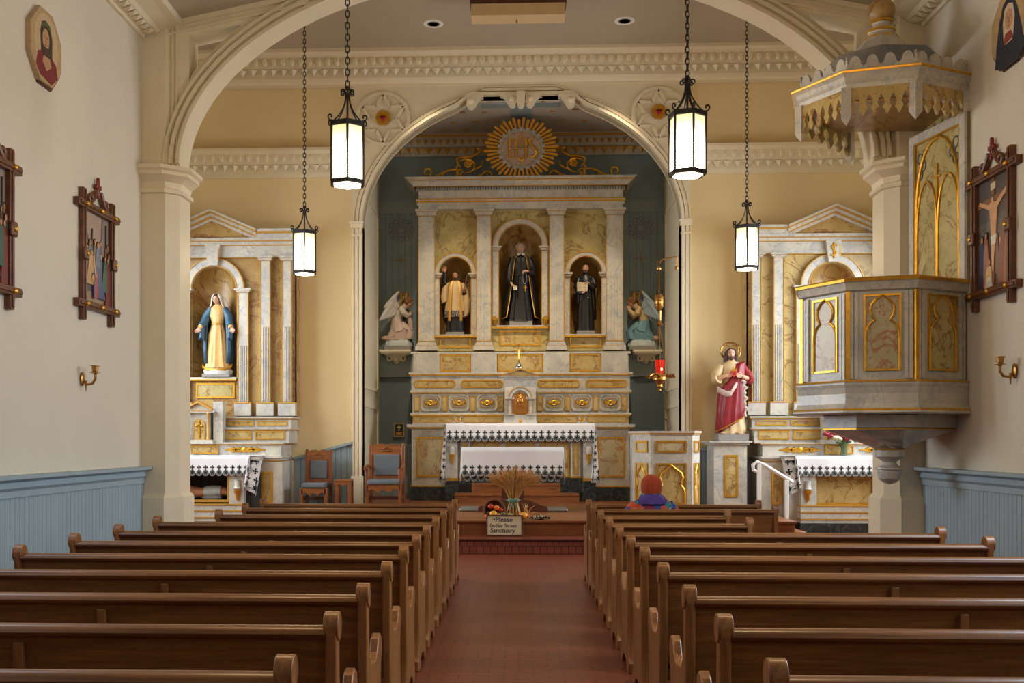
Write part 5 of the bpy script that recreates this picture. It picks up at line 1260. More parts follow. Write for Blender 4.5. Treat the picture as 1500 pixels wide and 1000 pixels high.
def cloth_top(root, x0, x1, yf, yb, z, name='top'):
    b = MB(); b.box(x0,x1,yf,yb,z,z+.004); b.build(name, M['cloth'], root)
q2 = Pl(20.22, 762); vx = lambda d: X0+q2.d(d)
zt_ = q2.z(620.3)
ac = thing('altar_cloth', 'long white cloth with black embroidered hem over the high altar table', 'altar cloth', (X0, 20.4, zt_))
cloth_top(ac, vx(-112), vx(110), 20.215, 20.7, zt_)
hem_front(ac, vx(-109), vx(109), 20.215, zt_+.003, q2.z(646.5), 21, .008, .02)
for s in (-1, 1):
    side_drop(ac, (vx(s*110),20.2,zt_), (vx(s*112),20.55,zt_), (vx(s*(106 if s < 0 else 101)),20.05,q2.z(706)), (vx(s*(120 if s < 0 else 117)),20.3,q2.z(707)), 2, .13)
for s, xc, nm, hid in ((-1, XSL, 'white embroidered cloth on the left side altar', 0), (1, XSR, 'white embroidered cloth on the right side altar, partly behind the white railing', 0)):
    p = Pl(18.1, 315.5); xx = lambda v: xc+p.d(v); z = PF_z = p.z(667.3)
    r = thing('side_altar_cloth', nm, 'altar cloth', (xc, 18.3, z), 'side altar cloths')
    cloth_top(r, xx(-88), xx(88), 18.1, 18.5, z); hem_front(r, xx(-86), xx(74), 18.1, z+.003, p.z(697), 16, .012, .03, seed=3+s) if s < 0 else hem_front(r, xx(-74), xx(86), 18.1, z+.003, p.z(697), 16, .012, .03, seed=5)
    side_drop(r, (xx(-s*72),18.09,z), (xx(-s*88),18.4,z), (xx(-s*66),18.0,p.z(712)), (xx(-s*84),18.1,p.z(726)), 2, .14, .03)
# freestanding altar
Y = 17.5; q = Pl(Y, 750); ax = lambda px: q.x(px-750)
ft = thing('freestanding_altar', 'wooden altar table on a carved dark foot with grey floor bars, before the high altar', 'altar table', (q.x0, Y+.3, .436))
b = MB(); b.box(ax(678),ax(823),Y+.02,Y+.62,q.z(660),q.z(656)); b.build('table_top', M['redoak'], ft, bevel=.005)
b = MB(); b.box(ax(735),ax(768),Y+.1,Y+.5,.436,q.z(660)); b.build('post', M['darkwood'], ft, bevel=.006)
k17 = Pl(Y-.2, 751); fx = lambda px: k17.x(px-751)
b = MB(); b.prism([(fx(700),.436),(fx(802),.436),(fx(802),k17.z(742)),(fx(796),k17.z(741)),(fx(786),k17.z(737)),(fx(775),k17.z(732)),(fx(765),k17.z(731)),(fx(738),k17.z(731)),(fx(722),k17.z(732)),(fx(712),k17.z(737)),(fx(706),k17.z(741)),(fx(700),k17.z(742))], 'y', Y-.2, Y-.1); b.build('carved_foot', M['darkwood'], ft, bevel=.008)
for a, c in ((672,702),(802,832)):
    b = MB(); b.box(fx(a),fx(c),Y-.2,Y+.5,.436,k17.z(744.5)); b.build('floor_bar', M['steel'], ft, bevel=.02)
fc = thing('altar_table_cloth', 'white cloth with black embroidered hem covering the freestanding altar table', 'altar cloth', (q.x0, Y+.3, q.z(655)))
b = MB(); b.box(ax(675),ax(826),Y-.005,Y+.66,q.z(656),q.z(655)); b.build('top', M['cloth'], fc)
hem_front(fc, ax(676), ax(825), Y-.005, q.z(655.2), q.z(698), 14, .022, .02, 4, seed=8)
b = MB(); b.loft([[(ax(825)+.004*k+.012*sin(6*t), Y-.0+.66*t, q.z(655)+(q.z(705)-q.z(655))*k/6) for t in [i/10 for i in range(11)]] for k in range(7)], cap=False, closed=False); o = b.build('side_drop', M['cloth'], fc); o.modifiers.new('thick','SOLIDIFY').thickness = .003
b = MB(); b.loft([[(ax(676)-.004*k-.012*sin(6*t), Y-.0+.66*t, q.z(655)+(q.z(705)-q.z(655))*k/6) for t in [i/10 for i in range(11)]] for k in range(7)], cap=False, closed=False); o = b.build('side_drop', M['cloth'], fc); o.modifiers.new('thick','SOLIDIFY').thickness = .003
qb = Pl(Y+.66, 750)
n0 = len(bpy.data.objects); hem_front(fc, ax(679), ax(822), Y+.05, q.z(657), q.z(705), 14, .012, .0, 4, seed=9)

# ================================================================ PREDELLA STEPS
def bow(b, px0, px1, Yf, yb, z0, z1, sag, lip):
    k = Pl(Yf, (px0+px1)/2); x0, x1 = k.x(-(px1-px0)/2), k.x((px1-px0)/2); n = 20
    f = lambda e: [(x0+(x1-x0)*i/n, Yf-e-sag*sin(pi*i/n)) for i in range(n+1)]+[(x1,yb),(x0,yb)]
    b.prism(f(0), 'z', z0, z1-.035); b.prism(f(lip), 'z', z1-.035, z1)
Yp = 19.75
st_ = thing('predella_step', 'lower bowed wooden step before the high altar', 'step', (PX(757,Yp), Yp+.2, .436), 'altar steps')
b = MB(); bow(b, 666, 848, Yp, 20.23, .437, Pl(Yp,757).z(723), .12, .025); b.build('step', M['redoak'], st_)
st2 = thing('predella_step', 'upper wooden step directly below the high altar', 'step', (PX(757,20.05), 20.1, Pl(Yp,757).z(723)), 'altar steps')
b = MB(); bow(b, 691, 821, 20.02, 20.32, Pl(Yp,757).z(723)+.001, Pl(20.02,757).z(708), .05, .02); b.build('step', M['redoak'], st2)

# ================================================================ CHAIRS, STOOL, AMBO, PEDESTAL, RAILING
def turned_chair(px0, px1, ytop, yseat, Y, label, arms):
    k = Pl(Y, (px0+px1)/2); w_ = k.d(px1-px0)/2; zt = k.z(ytop); zs = k.z(yseat); z0 = .437; xc = k.x0
    r = thing('armchair' if arms else 'side_chair', label, 'chair', (xc, Y+.2, z0), 'sanctuary chairs'); r.rotation_euler = (0,0,0)
    s_ = .5
    for s in (-1, 1):
        b = MB(); b.box(xc+s*w_-.03,xc+s*w_+.03,Y+.5,Y+.56,z0,zt-.03); b.ball((xc+s*w_,Y+.53,zt-.02), .032, (1,1,1.1), 10, 8); b.build('back_post', M['redoakz'], r, bevel=.008)
        b = MB(); b.box(xc+s*w_-.03,xc+s*w_+.03,Y,Y+.06,z0,zs-.04 if not arms else zs+.24); b.build('front_leg', M['redoakz'], r, bevel=.008)
        b = MB(); b.box(xc+s*w_-.015,xc+s*w_+.015,Y+.05,Y+.5,z0+.12,z0+.17); b.build('side_stretcher', M['redoak'], r)
        if arms:
            b = MB(); b.tube([(xc+s*(w_+.02),Y+.53,zs+.27),(xc+s*(w_+.03),Y+.25,zs+.275),(xc+s*(w_+.03),Y+.02,zs+.255),(xc+s*(w_+.03),Y-.05,zs+.235)], [.03,.032,.034,.03], 8, .8); b.build('arm', M['redoak'], r)
    b = MB(); n = 14; ha = zt-.075
    top = [(xc-w_+2*w_*i/n, ha+.055+.02*cos(4*pi*i/n)*(-1)+(.02 if 4 < i < 10 else 0)) for i in range(n+1)]
    b.prism([(xc+w_,ha-.13),(xc-w_,ha-.13)]+top, 'y', Y+.51, Y+.55); b.tube([(xc-.08,Y+.505,ha-.03),(xc,Y+.5,ha+.02),(xc+.08,Y+.505,ha-.03)], .012, 6); b.tube([(xc-.1,Y+.505,ha-.06),(xc+.1,Y+.505,ha-.06)], .01, 6); b.build('crest_rail', M['redoak'], r, bevel=.006)
    b = MB(); b.box(xc-w_,xc+w_,Y+.51,Y+.55,zs+.04,zs+.11); b.box(xc-w_+.03,xc-w_+.09,Y+.515,Y+.545,zs+.1,ha-.1); b.box(xc+w_-.09,xc+w_-.03,Y+.515,Y+.545,zs+.1,ha-.1); b.build('back_frame', M['redoakz'], r, bevel=.004)
    b = MB(); b.box(xc-w_+.065,xc+w_-.065,Y+.485,Y+.535,zs+.105,ha-.115); b.build('back_cushion', M['fabric'], r, bevel=.02, seg=3)
    b = MB(); b.box(xc-w_-.0,xc+w_+.0,Y-.02,Y+.5,zs-.05,zs+.045); b.build('seat_cushion', M['fabric'], r, bevel=.035, seg=4)
    b = MB(); n = 16
    low = [(xc-w_+2*w_*i/n, zs-.14-.025*cos(6*pi*i/n)-.02*sin(pi*i/n)) for i in range(n+1)]
    b.prism(low+[(xc+w_,zs-.05),(xc-w_,zs-.05)], 'y', Y+.0, Y+.03); b.build('apron', M['redoak'], r, bevel=.004)
    b = MB(); b.box(xc-w_,xc+w_,Y+.24,Y+.28,z0+.1,z0+.16); b.build('stretcher', M['darkwood'], r)
    return r
turned_chair(441, 477, 659, 711, 18.5, 'smaller oak chair with grey upholstery beside the left side altar', False)
turned_chair(537, 586, 650, 706, 18.75, 'large oak armchair with grey upholstery left of the high altar', True)
k = Pl(18.6, 502); xc = k.x0; r = thing('stool', 'small plain wooden stool table between the two chairs', 'stool', (xc, 18.75, .437))
b = MB(); n = 12; w_ = k.d(12.5); zt_ = k.z(702.5)
b.box(xc-w_,xc+w_,18.6,18.9,zt_-.03,zt_); b.build('top', M['redoak'], r, bevel=.006)
b = MB(); b.prism([(xc-w_+2*w_*i/n, zt_-.09-.015*cos(4*pi*i/n)) for i in range(n+1)]+[(xc+w_,zt_-.03),(xc-w_,zt_-.03)], 'y', 18.61, 18.64); b.build('apron', M['redoak'], r)
for s in (-1, 1):
    for y in (18.62, 18.83):
        b = MB(); b.box(xc+s*(w_-.035)-.03,xc+s*(w_-.035)+.03,y,y+.06,.437,zt_-.03); b.build('leg', M['redoakz'], r, bevel=.004)
# ambo
Y = 17.0; k = Pl(Y, 979); ux = lambda px: k.x(px-979)
am = thing('ambo', 'marbled lectern with gilt trefoil panel in front of the red robed statue', 'lectern', (k.x0, Y+.3, .436))
fx0, fx1 = ux(953), ux(1014); 
foot = [(ux(931),Y+.42),(ux(953),Y),(ux(1014),Y),(ux(1029),Y+.3),(ux(1029),Y+.8),(ux(931),Y+.8)]
z1 = k.z(637)
b = MB(); b.prism(foot, 'z', .437, z1); bd = b.build('body', M['mw'], am, flat=True)
def growp(P_, e):
    c = (sum(p[0] for p in P_)/len(P_), sum(p[1] for p in P_)/len(P_)); return [(p[0]+(e if p[0] > c[0] else -e), p[1]+(e if p[1] > c[1] else -e)) for p in P_]
b = MB(); b.prism(growp(foot,.03), 'z', k.z(634), k.z(631)); b.prism(growp(foot,.01), 'z', z1, k.z(636)); b.mi = 1; b.prism(growp(foot,.02), 'z', k.z(636), k.z(634)); b.build('top', [M['mw'], M['goldp']], am, flat=True)
def ambo_face(a, c, x0, x1):
    T_, l = face_T(a, c)
    b = MB(); b.T = T_; xa, xb = l*x0, l*x1
    b.box(xa,xb,-.006,.01,k.z(661),k.z(646)); b.mi = 1; b.rim(xa-.02,xb+.02,k.z(662.5),k.z(645),.03,-.02,.01); b.build('upper_panel', [M['mp'], M['gold']], bd, flat=True)
    b = MB(); b.T = T_; z0_, z1_ = k.z(737), k.z(680); b.box(xa,xb,-.006,.01,z0_,z1_); b.mi = 1; b.rim(xa-.02,xb+.02,z0_-.02,z1_+.02,.03,-.02,.01)
    cx, w2, h = (xa+xb)/2, (xb-xa)/2-.01, z1_-z0_
    P = [(-1,0),(-1,.28),(-.92,.38),(-.72,.46),(-.8,.56),(-.86,.66),(-.74,.78),(-.35,.88),(0,.98)]; P = P+[(-x_, t) for x_, t in P[::-1][1:]]
    b.tube([(cx+w2*x_, -.012, z0_+h*t) for x_, t in P], .018, 6); b.build('trefoil_panel', [M['my'], M['gold']], bd, flat=True)
ambo_face(foot[0], foot[1], .22, .82); ambo_face(foot[1], foot[2], .17, .83); ambo_face(foot[2], foot[3], .2, .8)
mc = thing('microphone', 'thin black gooseneck microphone on the ambo', 'microphone', (ux(983), Y+.35, k.z(631)))
b = MB(); b.lathe([(.03,0),(.03,.015),(.01,.02)], (ux(983),Y+.35,k.z(631)), 10); b.build('base', M['black'], mc)
b = MB(); b.tube([(ux(983),Y+.35,k.z(631)),(ux(983),Y+.35,k.z(622)),(ux(981.5),Y+.33,k.z(616)),(ux(979),Y+.3,k.z(613))], [.008,.008,.008,.014], 6); b.build('gooseneck', M['black'], mc)
# statue pedestal
Y = 18.55; k = Pl(Y, 1071); ux = lambda px: k.x(px-1071)
pd = thing('statue_pedestal', 'marbled pedestal carrying the statue with the red mantle', 'pedestal', (k.x0, Y+.35, 0))
b = MB(); b.box(ux(1046),ux(1094),Y,Y+.7,0,k.z(650)); b.box(ux(1042),ux(1098),Y-.04,Y+.74,0,.12); bd = b.build('shaft', M['mw'], pd, flat=True)
b = MB(); b.box(ux(1038),ux(1100),Y-.1,Y+.76,k.z(648),k.z(645.5)); b.box(ux(1042),ux(1097),Y-.05,Y+.74,k.z(651),k.z(648)); b.build('top_slab', M['mw'], pd, flat=True)
panel(bd, ux(1061), ux(1081), k.z(728), k.z(666), Y-.005, .035, 'my')
# white railing of the side steps
rl = thing('handrail', 'white metal handrail descending beside the right side altar', 'railing', (4.2, 16.9, 0))
Y = 16.9; k = Pl(Y, 1130); ux = lambda px: k.x(px-1130)
b = MB(); b.tube([(ux(1110),Y,k.z(691)),(ux(1104),Y,k.z(688)),(ux(1103),Y,k.z(681)),(ux(1109),Y,k.z(676.5)),(ux(1120),Y,k.z(681)),(ux(1161),Y,k.z(706)),(ux(1158),Y,k.z(709))], .03, 8); b.build('rail', M['whitemetal'], rl)
for px, yt, zb_ in ((1112,680,.436),(1152,703,.0)):
    b = MB(); b.box(ux(px)-.03,ux(px)+.03,Y-.03,Y+.03,zb_,k.z(yt)); b.build('post', M['whitemetal'], rl, bevel=.006)
b = MB(); b.box(3.98,4.35,16.2,17.6,0,.218); struct(b.build('floor_side_step', M['redoak'], bevel=.01), 'wooden side step')

# ================================================================ SANCTUARY LAMP, PLAQUE, FLOWERS, HARVEST DISPLAY, SIGN
Y = 19.0; k = Pl(Y, 967); ux = lambda px: k.x(px-967)
br = thing('sanctuary_lamp', 'red glass sanctuary lamp hung on chains from a bracket at the right jamb', 'lamp', (k.x0, Y, k.z(572)))
b = MB(); b.tube([(ux(994.5),Y+.25,k.z(389)),(ux(994.5),Y+.22,k.z(374)),(ux(990),Y+.12,k.z(374.5)),(ux(972),Y+.02,k.z(379)),(ux(968),Y,k.z(381)),(ux(966.5),Y,k.z(385)),(ux(963),Y,k.z(382))], .015, 7); b.lathe([(.03,-.03),(.035,0),(.03,.03)], (ux(994.5),Y+.25,k.z(389)), 8); b.build('bracket_arm', M['brass'], br)
b = MB(); b.lathe([(.008,.08),(.015,.05),(.045,.025),(.042,0),(.02,-.015),(0,-.015)], (ux(965.5),Y,k.z(395)), 12); b.build('pulley_cup', M['brass'], br)
b = MB(); b.lathe([(.02,.17),(.065,.14),(.082,.08),(.086,.03),(.086,.0),(.08,-.06),(.05,-.11),(.015,-.14)], (ux(965.5),Y,k.z(443.5)), 16)
for q in (-.03,.03,.09): b.tube([(ux(965.5)+.088*cos(2*pi*i/16),Y+.088*sin(2*pi*i/16),k.z(443.5)+q) for i in range(16)], .008, 5, closed=True)
b.build('counterweight', M['brass'], br)
b = MB(); b.tube([(ux(965.5),Y,k.z(385)),(ux(965.5),Y,k.z(475))], .006, 5); b.tube([(ux(967),Y,k.z(455)),(ux(966.8),Y,k.z(477))], [.02,.012], 6)
b.lathe([(.02,.1),(.03,.05),(.08,.0),(.02,-.02)], (ux(966),Y,k.z(476)), 10)
for i in range(3):
    a = 2*pi*i/3+.5; b.tube([(ux(966),Y,k.z(477)),(ux(966)+.19*cos(a),Y+.19*sin(a),k.z(550))], .005, 5)
b.build('chains', M['brass'], br)
b = MB(); zc = k.z(548); b.lathe([(.0,-.30),(.03,-.27),(.02,-.24),(.06,-.2),(.05,-.16),(.09,-.1),(.13,-.08),(.13,-.03),(.09,.02),(.07,.03)], (ux(966.5),Y,k.z(548)-.02), 14)
for i in range(3):
    a = 2*pi*i/3+.1
    for rr_ in (.14,.2,.25): b.tube([(ux(966.5)+rr_*cos(a+t),Y+rr_*sin(a+t),zc-.03+.03*cos(5*t)) for t in [(-.4+.8*j/8) for j in range(9)]], .02, 6)
    b.tube([(ux(966.5)+q*cos(a),Y+q*sin(a),zc-.05) for q in (.1,.28)], .02, 6)
b.build('brass_basket', M['brass'], br)
b = MB(); b.lathe([(.06,.0),(.065,.02),(.085,.24),(.088,.25)], (ux(966.5),Y,zc), 16); b.build('red_glass', M['redglass'], br)
b = MB(); b.ball((ux(966.5)+.02,Y-.075,zc+.085), .02, (1,.8,1.2)); b.build('flame', M['flame'], br)
# plaque
k = Pl(YC-.07, 585); ux = lambda px: k.x(px-585)
pq = thing('cross_plaque', 'small framed dark plaque with a pale cross, left of the high altar', 'plaque', (k.x0, YC-.05, k.z(640)))
b = MB(); b.rim(ux(576.5),ux(592.5),k.z(640),k.z(619),.03,YC-.075,YC-.031); b.build('frame', M['stencil'], pq, flat=True)
b = MB(); b.box(ux(577),ux(592),YC-.06,YC-.031,k.z(639.5),k.z(619.5)); b.build('board', M['glassdark'], pq)
b = MB(); b.box(ux(583.7),ux(585.3),YC-.07,YC-.06,k.z(631),k.z(622.5)); b.box(ux(581.5),ux(587.5),YC-.07,YC-.06,k.z(626.3),k.z(624.7)); b.build('cross', M['paper'], pq, flat=True)
b = MB(); b.box(ux(580),ux(588.5),YC-.068,YC-.06,k.z(637),k.z(632.5)); b.build('label_plate', M['brass'], pq, flat=True)
# vase of flowers
Y = 18.28; k = Pl(Y, 1236); zc = Pl(18.1,315.5).z(667.3)+.004
vz = thing('flower_vase', 'glass vase of red and cream roses on the right side altar', 'vase of flowers', (k.x0, Y, zc))
vg = NT('green_vase_glass'); vg.base((.16,.22,.12,1)); vg.b.inputs['Transmission Weight'].default_value = .5
b = MB(); b.lathe([(.055,0),(.06,.02),(.05,.1),(.06,.24),(.075,.29)], (k.x0,Y,zc), 14); b.build('vase', vg.set(.1), vz)
rr = random.Random(5); b = MB(); lf = MB()
fl = [(-.30,.37,0),(-.23,.33,-.05),(-.16,.31,-.08),(-.10,.29,-.06),(-.03,.33,-.02),(.04,.29,-.05),(-.13,.37,.05),(.07,.34,.06),(-.24,.40,.04)]
mk = {}
for i, (dx, dz_, dy) in enumerate(fl):
    lf.tube([(k.x0,Y,zc+.05),(k.x0+dx*.4,Y+dy*.4,zc+.28),(k.x0+dx,Y+dy,zc+dz_-.03)], .007, 5)
    f = MB(); c = (k.x0+dx,Y+dy,zc+dz_)
    f.ball(c, .035, (1,1,1), 8, 6)
    for j in range(5): a = 2*pi*j/5+i; f.ball((c[0]+.028*cos(a),c[1]+.028*sin(a),c[2]-.006+.008*(j%2)), .034, (1,1,.9), 8, 6)
    red = i not in (2, 3)
    f.build('rose', M['robered'] if red else M['paper'], vz)
for j in range(14):
    a = rr.uniform(0, 2*pi); q = rr.uniform(.08,.22); c = (k.x0+q*cos(a), Y+q*.6*sin(a), zc+rr.uniform(.22,.32)); lf.ball(c, .045, (1,.5,.5), 7, 5)
lf.build('foliage', M['leaf'], vz)
# sign
Y = 15.27; k = Pl(Y, 739); lean = R(8)
sg = thing('notice_sign', 'framed notice asking visitors not to enter the sanctuary, on the brick step', 'sign', (k.x0, Y, .217))
w_, h_ = k.d(53), k.d(31)
def tilt(o): o.location = (0,0,.004); o.rotation_euler = (-lean,0,0); return o
b = MB(); b.T = Matrix.Translation(Vector((k.x0, Y, .217)))
b.rim(-w_/2,w_/2,0,h_,.018,-.02,.01); tilt(b.build('frame', M['darkwood'], sg, bevel=.003))
b = MB(); b.T = Matrix.Translation(Vector((k.x0, Y, .217))); b.box(-w_/2+.01,w_/2-.01,-.006,.008,.01,h_-.01); board = tilt(b.build('board', M['paper'], sg))
def text(s, size, x, z, parent, mat, y=-.007, shear=.12, align='CENTER', off=.0, sx=1):
    cu = bpy.data.curves.new('lettering', 'FONT'); cu.body = s; cu.size = size; cu.align_x = align; cu.shear = shear; cu.extrude = .0008; cu.offset = off
    o = bpy.data.objects.new('lettering_curve', cu); C.objects.link(o); bpy.context.view_layer.update()
    me = bpy.data.meshes.new_from_object(o.evaluated_get(bpy.context.evaluated_depsgraph_get())); bpy.data.objects.remove(o)
    for v in me.vertices: v.co = Vector((x+v.co.x*sx, y-v.co.z, z+v.co.y))
    q = bpy.data.objects.new('lettering', me); C.objects.link(q); me.materials.clear(); me.materials.append(mat); q.parent = parent; return q
cxs = -.055*w_
text('•Please', .1, cxs+.0, h_*.67, board, M['ink'], off=.0012); text('Do Not Go into', .07, cxs+.01, h_*.42, board, M['ink'], off=.0013, shear=0, sx=.82); text('Sanctuary', .092, cxs, h_*.17, board, M['ink'], off=.0014)
# wheat sheaf
Y = 15.9; k = Pl(Y, 752); zf = .437; ux = lambda px: k.x(px-752)
sh = thing('wheat_sheaf', 'bound sheaf of golden wheat standing on the sanctuary edge', 'wheat sheaf', (k.x0, Y, zf))
rr = random.Random(11); stalks, ears, oranges = MB(), MB(), MB(); zk = k.z(733)
for i in range(150):
    a = rr.uniform(0, 2*pi); q = sqrt(rr.random()); fx_, fy_ = q*cos(a), q*sin(a)
    p0 = (k.x0+fx_*.13, Y+fy_*.1, zf); p1 = (k.x0+fx_*.055, Y+fy_*.05, zk)
    sp_ = .31*fx_+rr.uniform(-.03,.03); p2 = (k.x0+.02+sp_, Y+.17*fy_, zk+rr.uniform(.30,.40)*(1-.25*abs(fx_)))
    p15 = (k.x0+.01+sp_*.45, Y+.08*fy_, zk+.17)
    if i < 90: stalks.tube([p0,p1], .006, 4)
    stalks.tube([p1,p15,p2], [.005,.004,.003], 4)
    d = Vector(p2)-Vector(p15); d.normalize(); e = Vector(p2)+d*.085
    tgt = ears; ears.mi = 1 if i % 13 == 0 else 0
    tgt.tube([p2, tuple(Vector(p2)+d*.04), tuple(e)], [.008,.012,.003], 5)
    for j in range(4):
        t = Vector((rr.uniform(-.05,.05), rr.uniform(-.05,.05), rr.uniform(-.02,.05))); ears.tube([tuple(Vector(p2)+d*.03), tuple(e+d*.06+t*.6)], [.002,.0008], 3)
s0 = stalks.build('stalks', M['straw'], sh); ears.build('ears', [M['straw'], paint('orange_grass', 'c06a28', .7, .15)], sh)
b = MB(); rb = paint('green_plaid_ribbon', '5f7f6a', .6, .3, 60)
b.tube([(k.x0+.075*cos(2*pi*i/16),Y+.07*sin(2*pi*i/16),zk) for i in range(16)], .02, 6, closed=True)
for s in (-1, 1):
    b.tube([(k.x0,Y-.08,zk),(k.x0+s*.05,Y-.1,zk+.03),(k.x0+s*.1,Y-.09,zk+.01),(k.x0+s*.06,Y-.09,zk-.015),(k.x0,Y-.08,zk)], .015, 6, .5); b.tube([(k.x0,Y-.08,zk),(k.x0+s*.06,Y-.12,zk-.12)], .014, 6, .4)
b.build('ribbon', rb, sh)
# cornucopia and fruit
Y = 15.75; k = Pl(Y, 725); ux = lambda px: k.x(px-725); zf = .437
cb = thing('cornucopia', 'wicker horn of plenty lying left of the wheat sheaf', 'basket', (ux(722), Y+.1, zf))
wk = paint('wicker', '6a4026', .8, .3, 60, .6, 90)
b = MB(); rings = []
for i in range(9):
    t = i/8; c = Vector((ux(724)-.0-.10*t, Y+.0+.34*t, zf+.135-.06*t)); rad = .14*(1-t)**.8+.012
    rings.append([(c.x+rad*cos(2*pi*j/18), c.y, c.z+rad*.97*sin(2*pi*j/18)) for j in range(18)])
inner = [[(x, y+.004, z) for x, y, z in r_] for r_ in rings]
b.loft(rings, cap=False)
for r_ in rings[:-1]: b.tube(r_, .009, 5, closed=True)
b.tube(rings[0], .018, 7, closed=True); b.build('wicker_horn', wk, cb)
fr_ = [('red_apple','c03a20',-.06,.185,.04,'small red apple at the mouth of the cornucopia, upper left'),('orange_gourd','d8742a',.022,.165,.045,'orange gourd at the mouth of the cornucopia'),('pumpkin','d89a2e',-.02,.08,.055,'yellow mini pumpkin low in the cornucopia'),('red_pepper','b8341e',.085,.135,.035,'red fruit at the right rim of the cornucopia'),('orange_squash','cf6a24',-.115,.04,.035,'orange squash lying below the cornucopia behind the sign'),('green_gourd','58602c',.125,.07,.045,'dark green gourd right of the cornucopia'),('mini_squash','8a8a3a',.215,.06,.045,'olive squash beside the wheat stalks'),('cream_gourd','d0a878',.06,.055,.04,'tan gourd at the front of the cornucopia')]
for nm, hx, dx, dz_, r_, lb in fr_:
    c = (k.x0+dx, Y-.06-(.05 if dz_ < .1 else 0), zf+dz_); c = (c[0], c[1], max(c[2], zf+r_*.85))
    o = thing(nm, lb, 'produce', (c[0], c[1], c[2]-r_*.85), 'harvest produce')
    b = MB(); ring_ = []
    for i in range(9):
        t = -pi/2+pi*i/8; ring_.append([(c[0]+r_*max(.02,cos(t))*(1+.07*cos(6*2*pi*j/18))*cos(2*pi*j/18), c[1]+r_*max(.02,cos(t))*(1+.07*cos(6*2*pi*j/18))*sin(2*pi*j/18), c[2]+r_*.85*sin(t)) for j in range(18)])
    b.loft(ring_); b.build('flesh', paint(nm+'_skin', hx, .4, .12, 20), o)
    b = MB(); b.tube([(c[0],c[1],c[2]+r_*.8),(c[0]+.006,c[1],c[2]+r_*.8+.02)], [.007,.005], 6); b.build('stem', M['leaf'], o)
Y = 15.7; k = Pl(Y, 770)
ch = thing('corn_husks', 'bunch of dried corn husks with a yellow squash right of the sheaf', 'corn husks', (k.x0, Y, zf)); b = MB(); rr = random.Random(4)
for i in range(14):
    a = rr.uniform(-.5,.5); L = rr.uniform(.12,.22); tip = rr.uniform(-.04,.06)
    P = [Vector((k.x0+.02,Y,zf+.03)), Vector((k.x0+.02+.5*L*sin(a),Y+rr.uniform(-.03,.03),zf+.03+.55*L)), Vector((k.x0+.02+L*sin(a)+tip,Y+rr.uniform(-.05,.05),zf+.03+L*cos(a)))]
    b.tube(P, [.012,.018,.003], 6, .35)
for a in (.9, 1.2): b.tube([(k.x0+.03,Y-.04,zf+.06),(k.x0+.12,Y-.05,zf+.1),(k.x0+.2,Y-.05,zf+.09)], [.01,.014,.004], 6, .4)
b.build('husk_leaves', M['straw'], ch)
for hx, dx, L, nm in (('d8902a',-.04,.0,'yellow'),):
    o = thing('yellow_squash', 'round yellow squash in front of the corn husks', 'produce', (k.x0-.03, Y-.07, zf), 'harvest produce'); b = MB(); b.ball((k.x0-.03,Y-.07,zf+.055), .062, (1,1,.9), 14, 10); b.build('flesh', paint('yellow_squash_skin', hx, .4, .1), o); b = MB(); b.tube([(k.x0-.03,Y-.07,zf+.105),(k.x0-.02,Y-.07,zf+.13)], .007, 6); b.build('stem', M['leaf'], o)
o = thing('orange_carrot', 'slim orange carrot lying beside the husks', 'produce', (k.x0+.1, Y-.05, zf)); b = MB(); b.tube([(k.x0+.03,Y-.08,zf+.045),(k.x0+.12,Y-.09,zf+.025)], [.025,.008], 8); b.build('root', paint('carrot_skin', 'd0742a', .5, .1), o); b = MB(); b.tube([(k.x0+.03,Y-.08,zf+.045),(k.x0+.0,Y-.08,zf+.06)], .008, 5); b.build('stem', M['leaf'], o)
o = thing('indian_corn', 'dark and pale speckled cob of corn on the floor right of the sheaf', 'corn cob', (k.x0+.22, Y-.12, zf)); b = MB(); rr = random.Random(2)
for i in range(26):
    for j in range(7):
        b.mi = rr.choice((0,0,1,2)); t = i/25; x = k.x0+.06+.3*t; r_ = .024*sin(pi*(.1+.8*t)); a = 2*pi*j/7+i*.4
        b.ball((x, Y-.12+r_*cos(a), zf+.028+r_*sin(a)), .009, (1,1,1), 5, 4)
b.build('kernels', [M['eye'], M['paper'], M['brown']], o)
